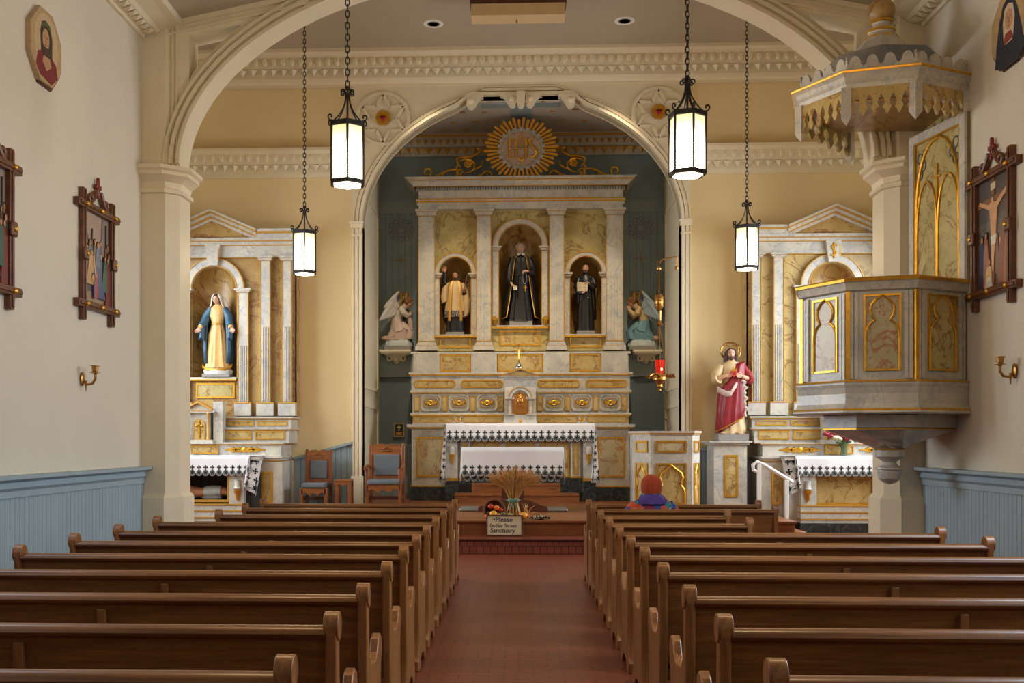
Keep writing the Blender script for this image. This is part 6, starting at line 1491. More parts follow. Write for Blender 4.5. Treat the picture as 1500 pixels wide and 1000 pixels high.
# ================================================================ FIGURES
def TR(x, y, z, rz=0, s=1.0, rx=0, ry=0):
    return Matrix.Translation(Vector((x,y,z))) @ Matrix.Rotation(rz,4,'Z') @ Matrix.Rotation(rx,4,'X') @ Matrix.Rotation(ry,4,'Y') @ Matrix.Scale(s,4)
def fring(z, rx, ry, cx=0, cy=0, amp=0, k=9, ph=0, n=54, tilt=0, skew=0):
    out = []
    for j in range(n):
        t = 2*pi*j/n
        f = 1+amp*(sin(k*t+ph)+.55*sin((2*k-3)*t+2*ph+1)+.35*sin((k//2)*t-ph))
        x, y = rx*f*cos(t), ry*f*sin(t)
        out.append((cx+x, cy+y, z+tilt*x+skew*y))
    return out
def head(root, T, skin, hairm, hair='short', beard=None, r=.068):
    b = MB(); b.T = T; n, m = 24, 18; V = []; Fc = []
    for i in range(m+1):
        f = -pi/2+pi*i/m
        for j in range(n):
            t = 2*pi*j/n; dx, dy, dz = cos(f)*cos(t), cos(f)*sin(t), sin(f)
            x, y, z = dx*.74, dy*.9, dz*1.0
            if dz < -.1: q = (-.1-dz)/.9; x *= 1-.38*q; y = y*(1-.25*q) - .10*q
            if dy < -.3:
                x_ = dx
                if abs(x_) < .2 and -.38 < dz < .16: y -= .22*(1-abs(x_)/.2)*(1-max(0, (dz+.25)/.41) if dz > -.25 else (dz+.38)/.13)
                y += .09*math.exp(-((abs(x_)-.36)/.14)**2-((dz-.12)/.12)**2)
                y -= .05*math.exp(-(x_/.2)**2-((dz+.5)/.1)**2)
                y -= .06*math.exp(-(x_/.2)**2-((dz+.82)/.12)**2)
            V.append((x*r, y*r, z*r))
    for i in range(m):
        for j in range(n): Fc.append((i*n+j, i*n+(j+1)%n, (i+1)*n+(j+1)%n, (i+1)*n+j))
    b.add(V, Fc)
    for s in (-1, 1): b.ball((s*.72*r, .05*r, -.02*r), .16*r, (.4,.8,1.2), 8, 6)
    b.tube([(0,.12*r,-.6*r),(0,.2*r,-1.7*r)], [.46*r,.55*r], 12)
    h = b.build('head', M[skin], root)
    e = MB(); e.T = T
    for s in (-1, 1): e.ball((s*.27*r, -.78*r, .1*r), .1*r, (1.2,.6,.7), 8, 6); e.tube([(s*.14*r,-.9*r,.26*r),(s*.28*r,-.9*r,.31*r),(s*.42*r,-.78*r,.25*r)], .035*r, 5)
    e.build('eyes', M['eye'], h)
    l = MB(); l.T = T; l.tube([(-.17*r,-.86*r,-.5*r),(0,-.93*r,-.49*r),(.17*r,-.86*r,-.5*r)], [.03*r,.06*r,.03*r], 6); l.build('mouth', M['lip'], h)
    if hair:
        g = MB(); g.T = T
        if hair == 'bald': 
            for s in (-1, 1): g.ball((s*.55*r,.3*r,.1*r), .4*r, (.6,1,1.1), 10, 8)
            g.ball((0,.6*r,.0), .5*r, (1.1,.7,1), 10, 8)
        else:
            g.ball((0,.2*r,.2*r), .95*r, (.88,.92,.98), 18, 12)
            for j in range(15):
                a = pi*(j/14)*1.1-.15; g.ball((.78*r*cos(a)*1.0, -.32*r+.1*r*(j%3), .30*r+.62*r*sin(a)), .2*r, (1,1,.8), 8, 6)
        if hair == 'long':
            for s in (-1, 1):
                for q in range(4): g.tube([(s*(.6+.08*q)*r,(-.3+.2*q)*r,.5*r),(s*(.82+.06*q)*r,(-.3+.25*q)*r,-.3*r),(s*(.8+.1*q)*r,(-.2+.2*q)*r,-1.0*r),(s*(1.0+.08*q)*r,(-.35+.2*q)*r,-1.75*r)], [.2*r,.24*r,.22*r,.08*r], 7)
            g.tube([(0,.7*r,.3*r),(0,.9*r,-.7*r),(0,.8*r,-1.7*r)], [.5*r,.6*r,.4*r], 10)
        if hair == 'curly':
            rr = random.Random(3)
            for j in range(40):
                a, f = rr.uniform(-.5,pi+.5), rr.uniform(-.5,1.3); g.ball((.8*r*cos(f)*cos(a), .15*r+.85*r*cos(f)*sin(a), .15*r+.85*r*sin(f)), .2*r, (1,1,1), 7, 5)
        g.build('hair', M[hairm], h)
    if beard:
        g = MB(); g.T = T; g.ball((0,-.5*r,-.78*r), .42*r, (1,.9,.95), 12, 8)
        for s in (-1, 1): g.tube([(s*.62*r,-.25*r,-.2*r),(s*.5*r,-.5*r,-.6*r),(0,-.78*r,-.9*r)], [.1*r,.2*r,.2*r], 7); g.tube([(0,-.95*r,-.38*r),(s*.24*r,-.84*r,-.5*r)], [.06*r,.05*r], 6)
        g.build('beard', M[beard], h)
    return h
def hand(root, T, wrist, d, nrm, mat, s=.11, curl=.35, side=1, name='hand'):
    d = Vector(d).normalized(); nrm = Vector(nrm); nrm = (nrm-d*nrm.dot(d)).normalized(); w_ = d.cross(nrm)*side; W = Vector(wrist)
    b = MB(); b.T = T
    def ring(t, hw, th): return [tuple(W+d*t*s+w_*hw*s*cos(2*pi*j/12)+nrm*th*s*sin(2*pi*j/12)) for j in range(12)]
    b.loft([ring(-.12,.15,.13), ring(0,.17,.13), ring(.14,.25,.12), ring(.34,.28,.11), ring(.48,.25,.09)])
    for k_, (o, L) in enumerate(((-.21,.42),(-.07,.48),(.07,.45),(.2,.35))):
        p0 = W+d*.42*s+w_*o*s; P = [p0]; a = .1
        for seg in (.42,.32,.26):
            a += curl*(1+.15*k_); P.append(P[-1]+(d*cos(a)+nrm*sin(a)+w_*o*.25)*seg*L*s)
        b.tube(P, [.068*s,.064*s,.058*s,.042*s], 7)
    p0 = W+d*.1*s-w_*.2*s; b.tube([p0, p0+(d*.16-w_*.15+nrm*.05)*s, p0+(d*.3-w_*.16+nrm*.12)*s, p0+(d*.42-w_*.12+nrm*.16)*s], [.085*s,.075*s,.065*s,.045*s], 7)
    return b.build(name, M[mat], root)
def plinth(root, x, y, z0, z1, w_, d_, mat='plinth'):
    b = MB(); b.box(x-w_/2,x+w_/2,y-d_/2,y+d_/2,z0,z1); return b.build('plinth', M[mat], root, bevel=.008)

# ---- robed woman of the left altar
p = Pl(19.05, 315.5); z0 = p.z(553); x, y = XSL+p.d(4.5), 19.02; H = (p.z(430)-p.z(538))
r = thing('statue', 'statue of a veiled woman in cream gown and blue mantle, hands open', 'statue', (x, y, z0), 'painted statues')
plinth(r, x, y, z0, z0+.06, .50, .3, 'plinth')
b = MB(); b.T = TR(x, y, z0+.06)
b.loft([fring(0,.25,.15,0,0,.04,7), fring(.06,.27,.16,0,0,.05,7,1), fring(.11,.22,.13,0,0,.08,9,2), fring(.14,.12,.1)]); b.build('cloud_base', M['featherw'], r)
zf = z0+.17; T = TR(x, y, zf, 0, H)
b = MB(); b.T = T
for s in (-1, 1): b.tube([(s*.20,-.02,.06),(s*.19,-.05,.015),(s*.12,-.09,-.02),(0,-.1,-.03)], [.003,.016,.02,.02], 8)
b.build('crescent', M['gold'], r)
b = MB(); b.T = T
b.loft([fring(.0,.175,.12,0,0,.05,11,0), fring(.05,.16,.11,0,0,.06,11,.2), fring(.25,.14,.1,0,0,.055,11,.4), fring(.45,.125,.09,0,0,.045,11,.5), fring(.58,.085,.072,0,0,.02,11,.6), fring(.61,.08,.07,0,0,.02,11,.6), fring(.70,.105,.08,0,0,.03,9,.3), fring(.80,.12,.075,0,0,.01,9), fring(.845,.06,.05,0,.005), fring(.865,.035,.035,0,.005)])
gown = b.build('gown', M['robegold'], r)
b = MB(); b.T = T; b.tube([(.084*cos(2*pi*i/24),.074*sin(2*pi*i/24),.595) for i in range(24)], .012, 6, closed=True); b.build('sash', M['goldp'], gown)
for s in (-1, 1):
    b = MB(); b.T = T                                             # mantle halves: from the shoulder to the hem, open at the front
    rows = []
    for z, r0, ph in ((.83,.10,0),(.76,.155,.2),(.6,.19,.4),(.45,.20,.7),(.25,.205,1),(.06,.19,1.3)):
        rows.append([(s*(r0*(1+.07*sin(7*t+ph))*sin(t)*1.0), .02+.75*r0*(1+.06*sin(6*t+ph))*-cos(t)*.9, z) for t in [.75+2.3*i/14 for i in range(15)]])
    b.loft(rows, cap=False, closed=False); o = b.build('mantle', M['robeblue'], r); o.modifiers.new('thick','SOLIDIFY').thickness = .018
    b = MB(); b.T = T; b.tube([(s*.085,0,.80),(s*.15,-.01,.70),(s*.17,-.06,.60),(s*.20,-.10,.555)], [.055,.058,.052,.05], 12)
    b.loft([[(s*(.19+.04*cos(t)),-.085+.035*sin(t)-.03*k,.545-.16*k+.02*sin(3*t)) for t in [2*pi*i/12 for i in range(12)]] for k in (0,.5,1.0)]); b.build('sleeve', M['robeblue'], r)
    b = MB(); b.T = T; b.tube([(s*.195,-.1,.56),(s*.215,-.115,.535)], [.036,.034], 10); cu = b.build('cuff', M['robegold'], r)
    hand(r, T, (s*.218,-.118,.53), (s*.55,-.35,-.75), (s*-.2,-1,.3), 'skinp', .10, .12, -s)
hd = head(r, T @ TR(-.012,-.03,.922, R(-14), 1, R(14)), 'skinp', 'hairbrown', 'short', None, .062)
b = MB(); b.T = T
rows = []
for z, rx, ry, cy, a0 in ((1.012,.012,.012,.01,.6),(1.004,.045,.055,.0,.55),(.98,.068,.08,-.005,.5),(.945,.08,.09,.0,.62),(.90,.086,.088,.01,.8),(.86,.095,.085,.02,.85),(.79,.14,.09,.02,.95)):
    rows.append([(-.01+rx*sin(t), cy-ry*cos(t), z-.02*abs(sin(t))*(z<.84)) for t in [a0+(2*pi-2*a0)*i/18 for i in range(19)]])
b.loft(rows, cap=False, closed=False); o = b.build('veil', M['robewhite'], r); o.modifiers.new('thick','SOLIDIFY').thickness = .012

# ---- central figure in black with cape
P = Pl(21.6, 762); z0 = P.z(477); x, y = X0+P.d(1), 21.72; zf = z0+P.d(6.5); H = P.d(116)
r = thing('statue', 'tall statue of a grey bearded priest in black cape in the central niche', 'statue', (x, y, z0), 'painted statues')
plinth(r, x, y, z0, zf, P.d(34), .34); T = TR(x, y, zf, 0, H)
b = MB(); b.T = T
b.loft([fring(.0,.17,.11,0,-.01,.06,9), fring(.04,.155,.10,0,-.01,.07,9,.2), fring(.3,.115,.085,0,-.01,.06,9,.5), fring(.55,.095,.075,0,-.01,.03,9,.8), fring(.60,.09,.07), fring(.72,.105,.075), fring(.80,.11,.07), fring(.85,.06,.045,0,.005), fring(.875,.036,.036,0,.005)])
cas = b.build('cassock', M['robeblack'], r)
b = MB(); b.T = T; b.tube([(.092*cos(2*pi*i/24),-.0+.073*sin(2*pi*i/24),.585) for i in range(24)], .014, 6, closed=True); b.tube([(-.03,-.078,.58),(-.04,-.095,.42),(-.045,-.105,.3)], [.012,.016,.018], 6, .5); b.build('sash', M['robeblack'], cas)
b = MB(); b.T = T
for i in range(9): b.ball((0,-.077-.0*i,.80-.024*i), .005, (1,.6,1), 6, 4)
b.build('buttons', M['robeblack'], cas)
for s in (-1, 1):
    b = MB(); b.T = T; rows = []
    for z, rx, ry, ph in ((.845,.055,.05,0),(.815,.125,.075,.1),(.70,.15,.09,.2),(.5,.175,.105,.5),(.25,.205,.12,.9),(.04,.235,.13,1.2)):
        t0 = .62+.25*(.845-z)
        rows.append([(s*rx*(1+.05*sin(8*t+ph))*sin(t), .012-ry*(1+.05*sin(8*t+ph))*cos(t), z+(.02 if z < .1 else 0)*cos(t)) for t in [t0+(pi-t0)*i/14 for i in range(15)]])
    b.loft(rows, cap=False, closed=False); o = b.build('cape', M['robeblack'], r); o.modifiers.new('thick','SOLIDIFY').thickness = .015
    g = MB(); g.T = T; g.tube([q[0] for q in rows], .0065, 6); g.tube([rows[-1][i] for i in range(6)], .007, 6); g.build('gold_trim', M['gold'], o)
b = MB(); b.T = T; b.tube([(-.10,0,.80),(-.145,-.02,.66),(-.15,-.075,.52),(-.125,-.115,.48)], [.045,.046,.042,.036], 12); b.tube([(.10,0,.80),(.15,-.01,.68),(.145,-.09,.60),(.09,-.125,.62)], [.045,.046,.042,.036], 12); b.build('sleeves', M['robeblack'], r)
hand(r, T, (-.12,-.118,.475), (.45,-.3,-.8), (.5,-.2,.2), 'skinp', .105, .4, 1); hand(r, T, (.092,-.127,.622), (-.95,-.15,.12), (0,.4,-1), 'skinp', .105, .45, 1)
b = MB(); b.T = T; b.box(-.095,-.045,-.165,-.15,.385,.43); b.build('letter', M['robewhite'], r)
b = MB(); b.T = T
rz = [(.035,-.14,.61),(.02,-.145,.55),(.03,-.14,.49),(.055,-.135,.46),(.075,-.135,.50),(.075,-.14,.56),(.055,-.14,.61)]
for a, c in zip(rz[:-1], rz[1:]):
    for k in range(5): b.ball(tuple(Vector(a).lerp(Vector(c), k/5)), .0055, (1,1,1), 6, 4)
b.build('rosary', M['steel'], r)
b = MB(); b.T = T; b.box(.05,.06,-.14,-.132,.37,.445); b.box(.035,.075,-.14,-.132,.415,.425); b.build('gold_cross', M['gold'], r)
b = MB(); b.T = T
for s in (-1, 1): b.add([(s*.002,-.062,.868),(s*.05,-.045,.868),(s*.045,-.078,.83),(s*.012,-.085,.835),(s*.002,-.055,.872),(s*.05,-.035,.875)], [(0,1,2,3),(0,4,5,1)])
o = b.build('white_collar', M['robewhite'], r); o.modifiers.new('thick','SOLIDIFY').thickness = .006
head(r, T @ TR(-.005,-.018,.93, R(-6), 1, R(10)), 'skinp', 'hairgrey', 'curly', 'hairgrey', .063)

# ---- left niche: priest with raised arm
xn = X0+P.d(-95); z0 = P.z(490); x, y = xn+P.d(-.5), 21.70; zf = z0+P.d(4); H = P.d(89)
r = thing('statue', 'small statue of a bearded priest in surplice and gold stole with one arm raised', 'statue', (x, y, z0), 'painted statues')
plinth(r, x, y, z0, zf, P.d(27), .3); T = TR(x, y, zf, 0, H)
b = MB(); b.T = T; b.loft([fring(0,.155,.11,0,0,.06,9), fring(.05,.145,.10,0,0,.07,9,.2), fring(.3,.14,.095,0,0,.05,9,.4), fring(.4,.13,.09)]); b.build('cassock', M['robeblack'], r)
b = MB(); b.T = T
b.loft([fring(.30,.165,.115,0,0,.06,10), fring(.36,.165,.115,0,0,.06,10,.3), fring(.5,.15,.105,0,0,.05,10,.4), fring(.66,.125,.09,0,0,.03,10,.5), fring(.80,.12,.08), fring(.855,.06,.05,0,.005), fring(.88,.038,.038,0,.005)])
su = b.build('surplice', M['robecream'], r)
b = MB(); b.T = T; b.loft([fring(.25,.17,.12,0,0,.06,10,-.1), fring(.35,.168,.118,0,0,.06,10,.3)], cap=False)
t_ = NT('black_white_lace'); vv = t_.map((40,40,40)); t_.base(t_.ramp(t_.noise(vv,1.5,3), [(.48, lin('1a1a1c')), (.56, lin('a8a090'))])); b.build('lace_band', t_.set(.8), su)
for s in (-1, 1):
    b = MB(); b.T = T; rows = []
    for z, x_, yv in ((.84,.05,-.065),(.76,.065,-.098),(.6,.07,-.118),(.4,.085,-.14),(.18,.09,-.145)): rows.append((x_*s*(1 if s < 0 else 1.15), yv, z))
    b.loft([[(q[0]-.02,q[1],q[2]),(q[0]+.02,q[1]-.004,q[2]),(q[0]+.02,q[1]+.012,q[2]),(q[0]-.02,q[1]+.014,q[2])] for q in rows]); b.build('stole', M['goldp'], su)
b = MB(); b.T = T; b.tube([(-.10,0,.81),(-.16,-.01,.78),(-.185,-.03,.86),(-.175,-.05,1.0)], [.05,.05,.038,.03], 12); b.tube([(.15,-.05,.63),(.155,-.09,.66)], [.035,.032], 10); b.build('black_sleeves', M['robeblack'], r)
b = MB(); b.T = T; b.loft([[(cx+rx*cos(t),cy+.07*sin(t),z+.02*cos(t)) for t in [2*pi*i/16 for i in range(16)]] for cx,cy,z,rx in ((-.10,0,.83,.045),(-.155,0,.76,.06),(-.18,.0,.62,.065),(-.175,0,.50,.05))]); b.loft([[(cx+rx*cos(t),cy+.07*sin(t),z) for t in [2*pi*i/16 for i in range(16)]] for cx,cy,z,rx in ((.10,0,.82,.045),(.15,-.01,.72,.055),(.18,-.01,.52,.07),(.19,0,.34,.05),(.17,0,.27,.03))]); b.build('wide_sleeves', M['robecream'], su)
hand(r, T, (-.173,-.052,1.0), (.06,-.1,1), (.2,-1,0), 'skin', .11, .15, 1); hand(r, T, (.155,-.095,.665), (-.1,-.2,.9), (0,-.6,-.3), 'skin', .105, .8, -1)
b = MB(); b.T = T; b.tube([(.15,-.125,.64),(.195,-.13,.94)], .009, 6); b.tube([(.13,-.13,.855),(.235,-.13,.84)], .009, 6); b.build('hand_cross', M['darkwood'], r)
head(r, T @ TR(0,-.015,.935, R(-4), 1, R(6)), 'skin', 'hairbrown', 'short', 'hairbrown', .066)

# ---- right niche: bald figure with open book
xn = X0+P.d(95.5); z0 = P.z(490); x, y = xn+P.d(.5), 21.70; zf = z0+P.d(5.5); H = P.d(97)
r = thing('statue', 'small statue of a bald bearded priest in black holding an open book', 'statue', (x, y, z0), 'painted statues')
plinth(r, x, y, z0, zf, P.d(27), .3); T = TR(x, y, zf, 0, H)
b = MB(); b.T = T
b.loft([fring(0,.125,.10,0,0,.06,9), fring(.05,.12,.095,0,0,.08,9,.2), fring(.3,.115,.085,0,0,.07,9,.5), fring(.55,.10,.075,0,0,.04,9,.7), fring(.70,.105,.075), fring(.80,.105,.07), fring(.85,.055,.045,0,.005), fring(.885,.036,.036,0,.005)]); b.build('cassock', M['robeblack'], r)
for s in (-1, 1):
    b = MB(); b.T = T; rows = []
    for z, rx, ry, ph in ((.855,.05,.045,0),(.82,.115,.07,.1),(.68,.14,.09,.3),(.45,.155,.1,.6),(.18 if s > 0 else .4,.155,.1,1.)):
        t0 = .55+.45*(.85-z)
        rows.append([(s*rx*(1+.05*sin(8*t+ph))*sin(t), .012-ry*(1+.05*sin(8*t+ph))*cos(t), z) for t in [t0+(pi-t0)*i/14 for i in range(15)]])
    b.loft(rows, cap=False, closed=False); o = b.build('mantle', M['robeblack'], r); o.modifiers.new('thick','SOLIDIFY').thickness = .015
b = MB(); b.T = T; b.tube([(-.10,0,.79),(-.14,-.03,.66),(-.12,-.11,.575),(-.06,-.14,.56)], [.045,.045,.04,.034], 12); b.tube([(.10,0,.79),(.14,-.03,.68),(.1,-.11,.66),(.045,-.13,.685)], [.045,.045,.04,.034], 12); b.build('sleeves', M['robeblack'], r)
hand(r, T, (-.065,-.14,.56), (.9,-.3,.25), (0,-.5,1), 'skinp', .1, .3, 1); hand(r, T, (.05,-.13,.69), (-.75,-.25,.35), (0,-.4,-1), 'skinp', .1, .35, -1)
b = MB(); b.T = T; b.box(-.135,-.06,-.168,-.158,.585,.715); b.box(-.058,.018,-.168,-.158,.582,.712); b.mi = 1
for s0 in (-.125,-.05):
    for k in range(8): b.box(s0,s0+.055,-.1695,-.168,.60+.013*k,.603+.013*k)
b.build('open_book', [M['paper'], M['brown']], r, flat=True)
b = MB(); b.T = T; b.ball((.035,-.095,.49), .012, (1,.5,1), 8, 6); b.build('silver_stud', M['steel'], r)
head(r, T @ TR(0,-.015,.94, R(-6), 1, R(4)), 'skinp', 'hairbrown', 'bald', 'hairbrown', .062)

# ---- statue in red mantle on the pedestal
kS = Pl(18.85, 1071); x, y = kS.x0+kS.d(1), 18.9; z0 = Pl(18.55,1071).z(645.5); zf = z0+.12; H = kS.z(509)-zf
r = thing('statue', 'statue in cream robe and crimson mantle with ring halo on the pedestal', 'statue', (x, y, z0), 'painted statues')
plinth(r, x, y, z0, zf, .53, .42); T = TR(x, y, zf, 0, H)
b = MB(); b.T = T
for s in (-1, 1): b.ball((s*.09-.03,-.11,.012), .04, (.7,1.3,.45), 10, 6)
b.build('feet', M['skinp'], r)
b = MB(); b.T = T
b.loft([fring(.0,.155,.11,.02,0,.05,10), fring(.05,.15,.105,.02,0,.06,10,.2), fring(.3,.13,.095,0,0,.05,10,.4), fring(.55,.11,.085,0,0,.03,10,.5), fring(.68,.12,.085), fring(.79,.13,.08), fring(.845,.065,.05,0,.005), fring(.875,.04,.04,0,.005)]); gown = b.build('robe', M['robecream'], r)
b = MB(); b.T = T
rows = [fring(.82,.06,.085,.07,.005,.02,9,0,54,.3), fring(.73,.12,.1,.04,0,.04,9,.2,54,1.0), fring(.60,.155,.115,.01,0,.05,9,.5,54,.75), fring(.42,.16,.125,0,0,.055,9,.9,54,.45), fring(.25,.155,.125,-.01,0,.055,9,1.3,54,.35), fring(.12,.16,.125,-.015,0,.05,9,1.6,54,.55), fring(.10,.15,.118,-.015,0,.05,9,1.6,54,.6)]
b.loft(rows, cap=False); o = b.build('mantle', M['robered'], r); o.modifiers.new('thick','SOLIDIFY').thickness = .012
g = MB(); g.T = T; g.tube(rows[-2], .007, 5, closed=True); g.build('gold_trim', M['gold'], o)
b = MB(); b.T = T
for k in range(7):
    z = .62-.06*k; b.tube([(.10+.006*k,-.12,z),(.13+.02*(k%2),-.135,z-.03),(.11+.006*k,-.125,z-.06)], [.012,.022,.012], 7, .6)
b.build('lining_folds', M['robewhite'], o)
b = MB(); b.T = T; b.loft([[(-.12+.03*k+.0*t, -.1-.025*sin(pi*k/6), .58-.05*sin(pi*k/6)+ .022*cos(t)) if False else (-.17+.045*k, -.06-.075*sin(pi*k/6)+.02*sin(t), .52-.06*sin(pi*min(k,4)/5)+.05*max(0,k-3)+.035*cos(t)) for t in [2*pi*i/10 for i in range(10)]] for k in range(7)]); b.build('mantle_sash', M['robepink'], o)
for s in (-1, 1):
    b = MB(); b.T = T; b.tube([(s*.115,0,.79),(s*.175,-.02,.69),(s*.185,-.07,.62),(s*.16,-.10,.635)], [.05,.058,.06,.055], 12); b.build('sleeve', M['robecream'] if s < 0 else M['robered'], r)
    b = MB(); b.T = T; b.tube([(s*.165,-.095,.635),(s*.10,-.125,.665)], [.03,.024], 10); b.build('forearm', M['skinp'], r)
    hand(r, T, (s*.098,-.127,.668), (-s*.9,-.2,.1), (0,-.9,.2), 'skinp', .095, .12, -s)
b = MB(); b.T = T
P_ = [(0,-.075),(.03,-.045),(.05,-.01),(.048,.02),(.028,.034),(.006,.024),(0,.016)]; P_ = P_+[(-u, v) for u, v in P_[::-1][1:-1]]
b.prism([(.0+u*.75, .70+v*.75) for u, v in P_], 'y', -.155, -.115); o = b.build('red_heart', M['red'], r, bevel=.008)
b = MB(); b.T = T
for i in range(5): b.tube([(0+.012*(i-2),-.135,.72),(.018*(i-2),-.135,.755+.012*(2-abs(i-2)))], [.008,.003], 5)
b.build('gold_flame', M['gold'], o)
hd = head(r, T @ TR(-.005,-.015,.93, R(-4), 1, R(6)), 'skinp', 'hairbrown', 'long', 'hairbrown', .064)
b = MB(); b.T = T @ TR(0,.05,.965, 0, 1, R(-8)); rg = lambda q, cx=0, cz=0, n=28: [(cx+q*cos(2*pi*i/n),0,cz+q*.92*sin(2*pi*i/n)) for i in range(n)]
b.tube(rg(.115), .009, 6, closed=True)
for i in range(6): a = 2*pi*i/6+pi/2; b.tube([(.055*cos(a)+.05*cos(a+t),0,(.055*sin(a)+.05*sin(a+t))*.92) for t in [-1.9+3.8*k/10 for k in range(11)]], .005, 5)
b.build('halo', M['brass'], hd)

# ---- kneeling angels on corbels
def corbel(px0, px1, label):
    k = Pl(22.0, (px0+px1)/2); x = k.x0; w_ = k.d(px1-px0)/2; zt = k.z(513)
    r = thing('corbel_bracket', label, 'bracket', (x, YC-.04, k.z(533)), 'carved corbels'); yb = YC-.08
    b = MB(); b.box(x-w_,x+w_,yb-.42,yb,zt-.04,zt); b.box(x-w_*.9,x+w_*.9,yb-.38,yb,zt-.075,zt-.04); b.frus(x-w_*.5,x+w_*.5,yb-.22,yb,zt-.13,x-w_*.85,x+w_*.85,yb-.35,yb,zt-.075); b.build('shelf', M['white'], r, flat=True)
    b = MB(); b.frus(x-w_*.2,x+w_*.2,yb-.1,yb,k.z(529),x-w_*.42,x+w_*.42,yb-.2,yb,zt-.13)
    for s in (-1, 1): b.tube([(x+s*q,yb-.15,z) for q, z in spiral(w_*.4, zt-.17, .07, .015, pi/2, -pi*1.3)], .018, 6)
    b.ball((x,yb-.14,zt-.18), .05, (1,.7,1)); b.lathe([(.05,.04),(.06,0),(.045,-.03),(.0,-.06)], (x,yb-.06,k.z(529)), 10); b.build('carved_console', M['white'], r)
    return x, yb-.2, zt
def angel(px, py_floor, m, label, skirt, top, feather, gaze):
    """kneeling angel seen from the side; m=+1 faces right"""
    x, y, zt = px
    k = 1.10*.98
    r = thing('angel_statue', label, 'statue', (x, y, zt), 'kneeling angels')
    plinth(r, x, y, zt, zt+.085, .56, .34)
    T0 = Matrix.Translation(Vector((x, y, zt+.085))) @ Matrix.Diagonal((m,1,1,1))
    b = MB(); b.T = T0; b.loft([fring(0,.29,.17,0,0,.03,7), fring(.06,.28,.165,0,0,.05,9,1), fring(.12,.25,.14,0,0,.06,9,2), fring(.15,.2,.1)]); b.build('rock', M['rock'], r)
    def section(c, rx, ry, n=28, amp=.04, k_=7, ph=0, ax=(1,0,0), up=(0,1,0)):
        A, B = Vector(ax).normalized(), Vector(up)
        return [tuple(Vector(c)+A*rx*(1+amp*sin(k_*t+ph))*cos(t)+B*ry*(1+amp*sin(k_*t+ph))*sin(t)) for t in [2*pi*i/n for i in range(n)]]
    b = MB(); b.T = T0                                            # skirt: from the foot forward over the thighs and up to the waist
    b.loft([section((-.27,0,.17),.03,.05,ax=(0,0,1)), section((-.2,0,.18),.06,.1,ax=(0,0,1),ph=1), section((-.08,0,.22),.10,.15,ax=(-.3,0,1),ph=2), section((.02,0,.30),.17,.17,ax=(1,0,.3),ph=3,amp=.06), section((.03,0,.36),.19,.16,ph=3.5,amp=.06), section((.0,0,.46),.15,.14,ax=(1,0,-.1),ph=4,amp=.05), section((-.03,0,.54),.11,.12,ax=(1,0,-.2),ph=4.5)])
    b.loft([section((.10,0,.42),.12,.14,ax=(0,0,1),ph=1,amp=.06), section((.2,0,.36),.13,.13,ax=(-.3,0,1),ph=2,amp=.06), section((.24,0,.28),.10,.12,ax=(1,0,.2),ph=3,amp=.05), section((.22,0,.15),.09,.12,ph=3.5,amp=.05)]); b.loft([section((-.02,0,.13),.25,.14,amp=.05), section((.0,0,.24),.23,.15,ph=1,amp=.06), section((.04,0,.36),.19,.15,ph=2,amp=.05), section((.04,0,.44),.14,.13,ph=3)]); b.build('skirt', M[skirt], r)
    b = MB(); b.T = T0                                            # torso leaning forward
    b.loft([section((-.03,0,.50),.115,.12), section((-.03,0,.60),.105,.115), section((.02,0,.72),.11,.135,ax=(1,0,-.3)), section((.08,0,.80),.085,.12,ax=(1,0,-.5)), section((.13,0,.85),.05,.05,ax=(.8,0,-.6)), section((.16,0,.88),.042,.042,ax=(.8,0,-.6))]); b.build('bodice', M[top], r)
    hx = (.215,-.01,.905)
    th = T0 @ Matrix.Translation(Vector(hx)) @ Matrix.Rotation(R(90 if True else 0),4,'Z') @ Matrix.Rotation(R(32),4,'X')
    head(r, th, 'skinp', 'hairfair', 'curly', None, .10)
    for s in (-1, 1):
        b = MB(); b.T = T0
        if gaze == 'pray':
            b.tube([(.06,s*.13,.79),(.12,s*.16,.66),(.16,s*.13,.62),(.27,s*.06,.74)], [.06,.06,.055,.04], 12); wr = (.275,s*.05,.75); dd = (.15,-s*.2,1)
        else:
            b.tube([(.06,s*.13,.79),(.13,s*.16,.68),(.2,s*.12,.63),(.25,s*.04,.66)], [.06,.06,.052,.04], 12); wr = (.255,s*.035,.665); dd = (.3,-s*.5,.5)
        b.build('sleeve', M[top], r); hand(r, T0, wr, dd, (-.4,-s*1,0), 'skinp', .13, .15, s)
    b = MB(); b.T = T0; b.ball((-.27,-.05,.17), .055, (1.3,.7,.8), 10, 7); b.ball((-.26,.07,.17), .05, (1.3,.7,.8), 10, 7); b.build('feet', M['skinp'], r)
    if gaze != 'pray':
        b = MB(); b.T = T0; b.loft([section((.22,-.03,.66),.03,.05), section((.25,-.04,.5),.05,.07,amp=.08), section((.27,-.03,.33),.045,.07,amp=.1)]); b.build('hanging_drape', M['robepink'], r)
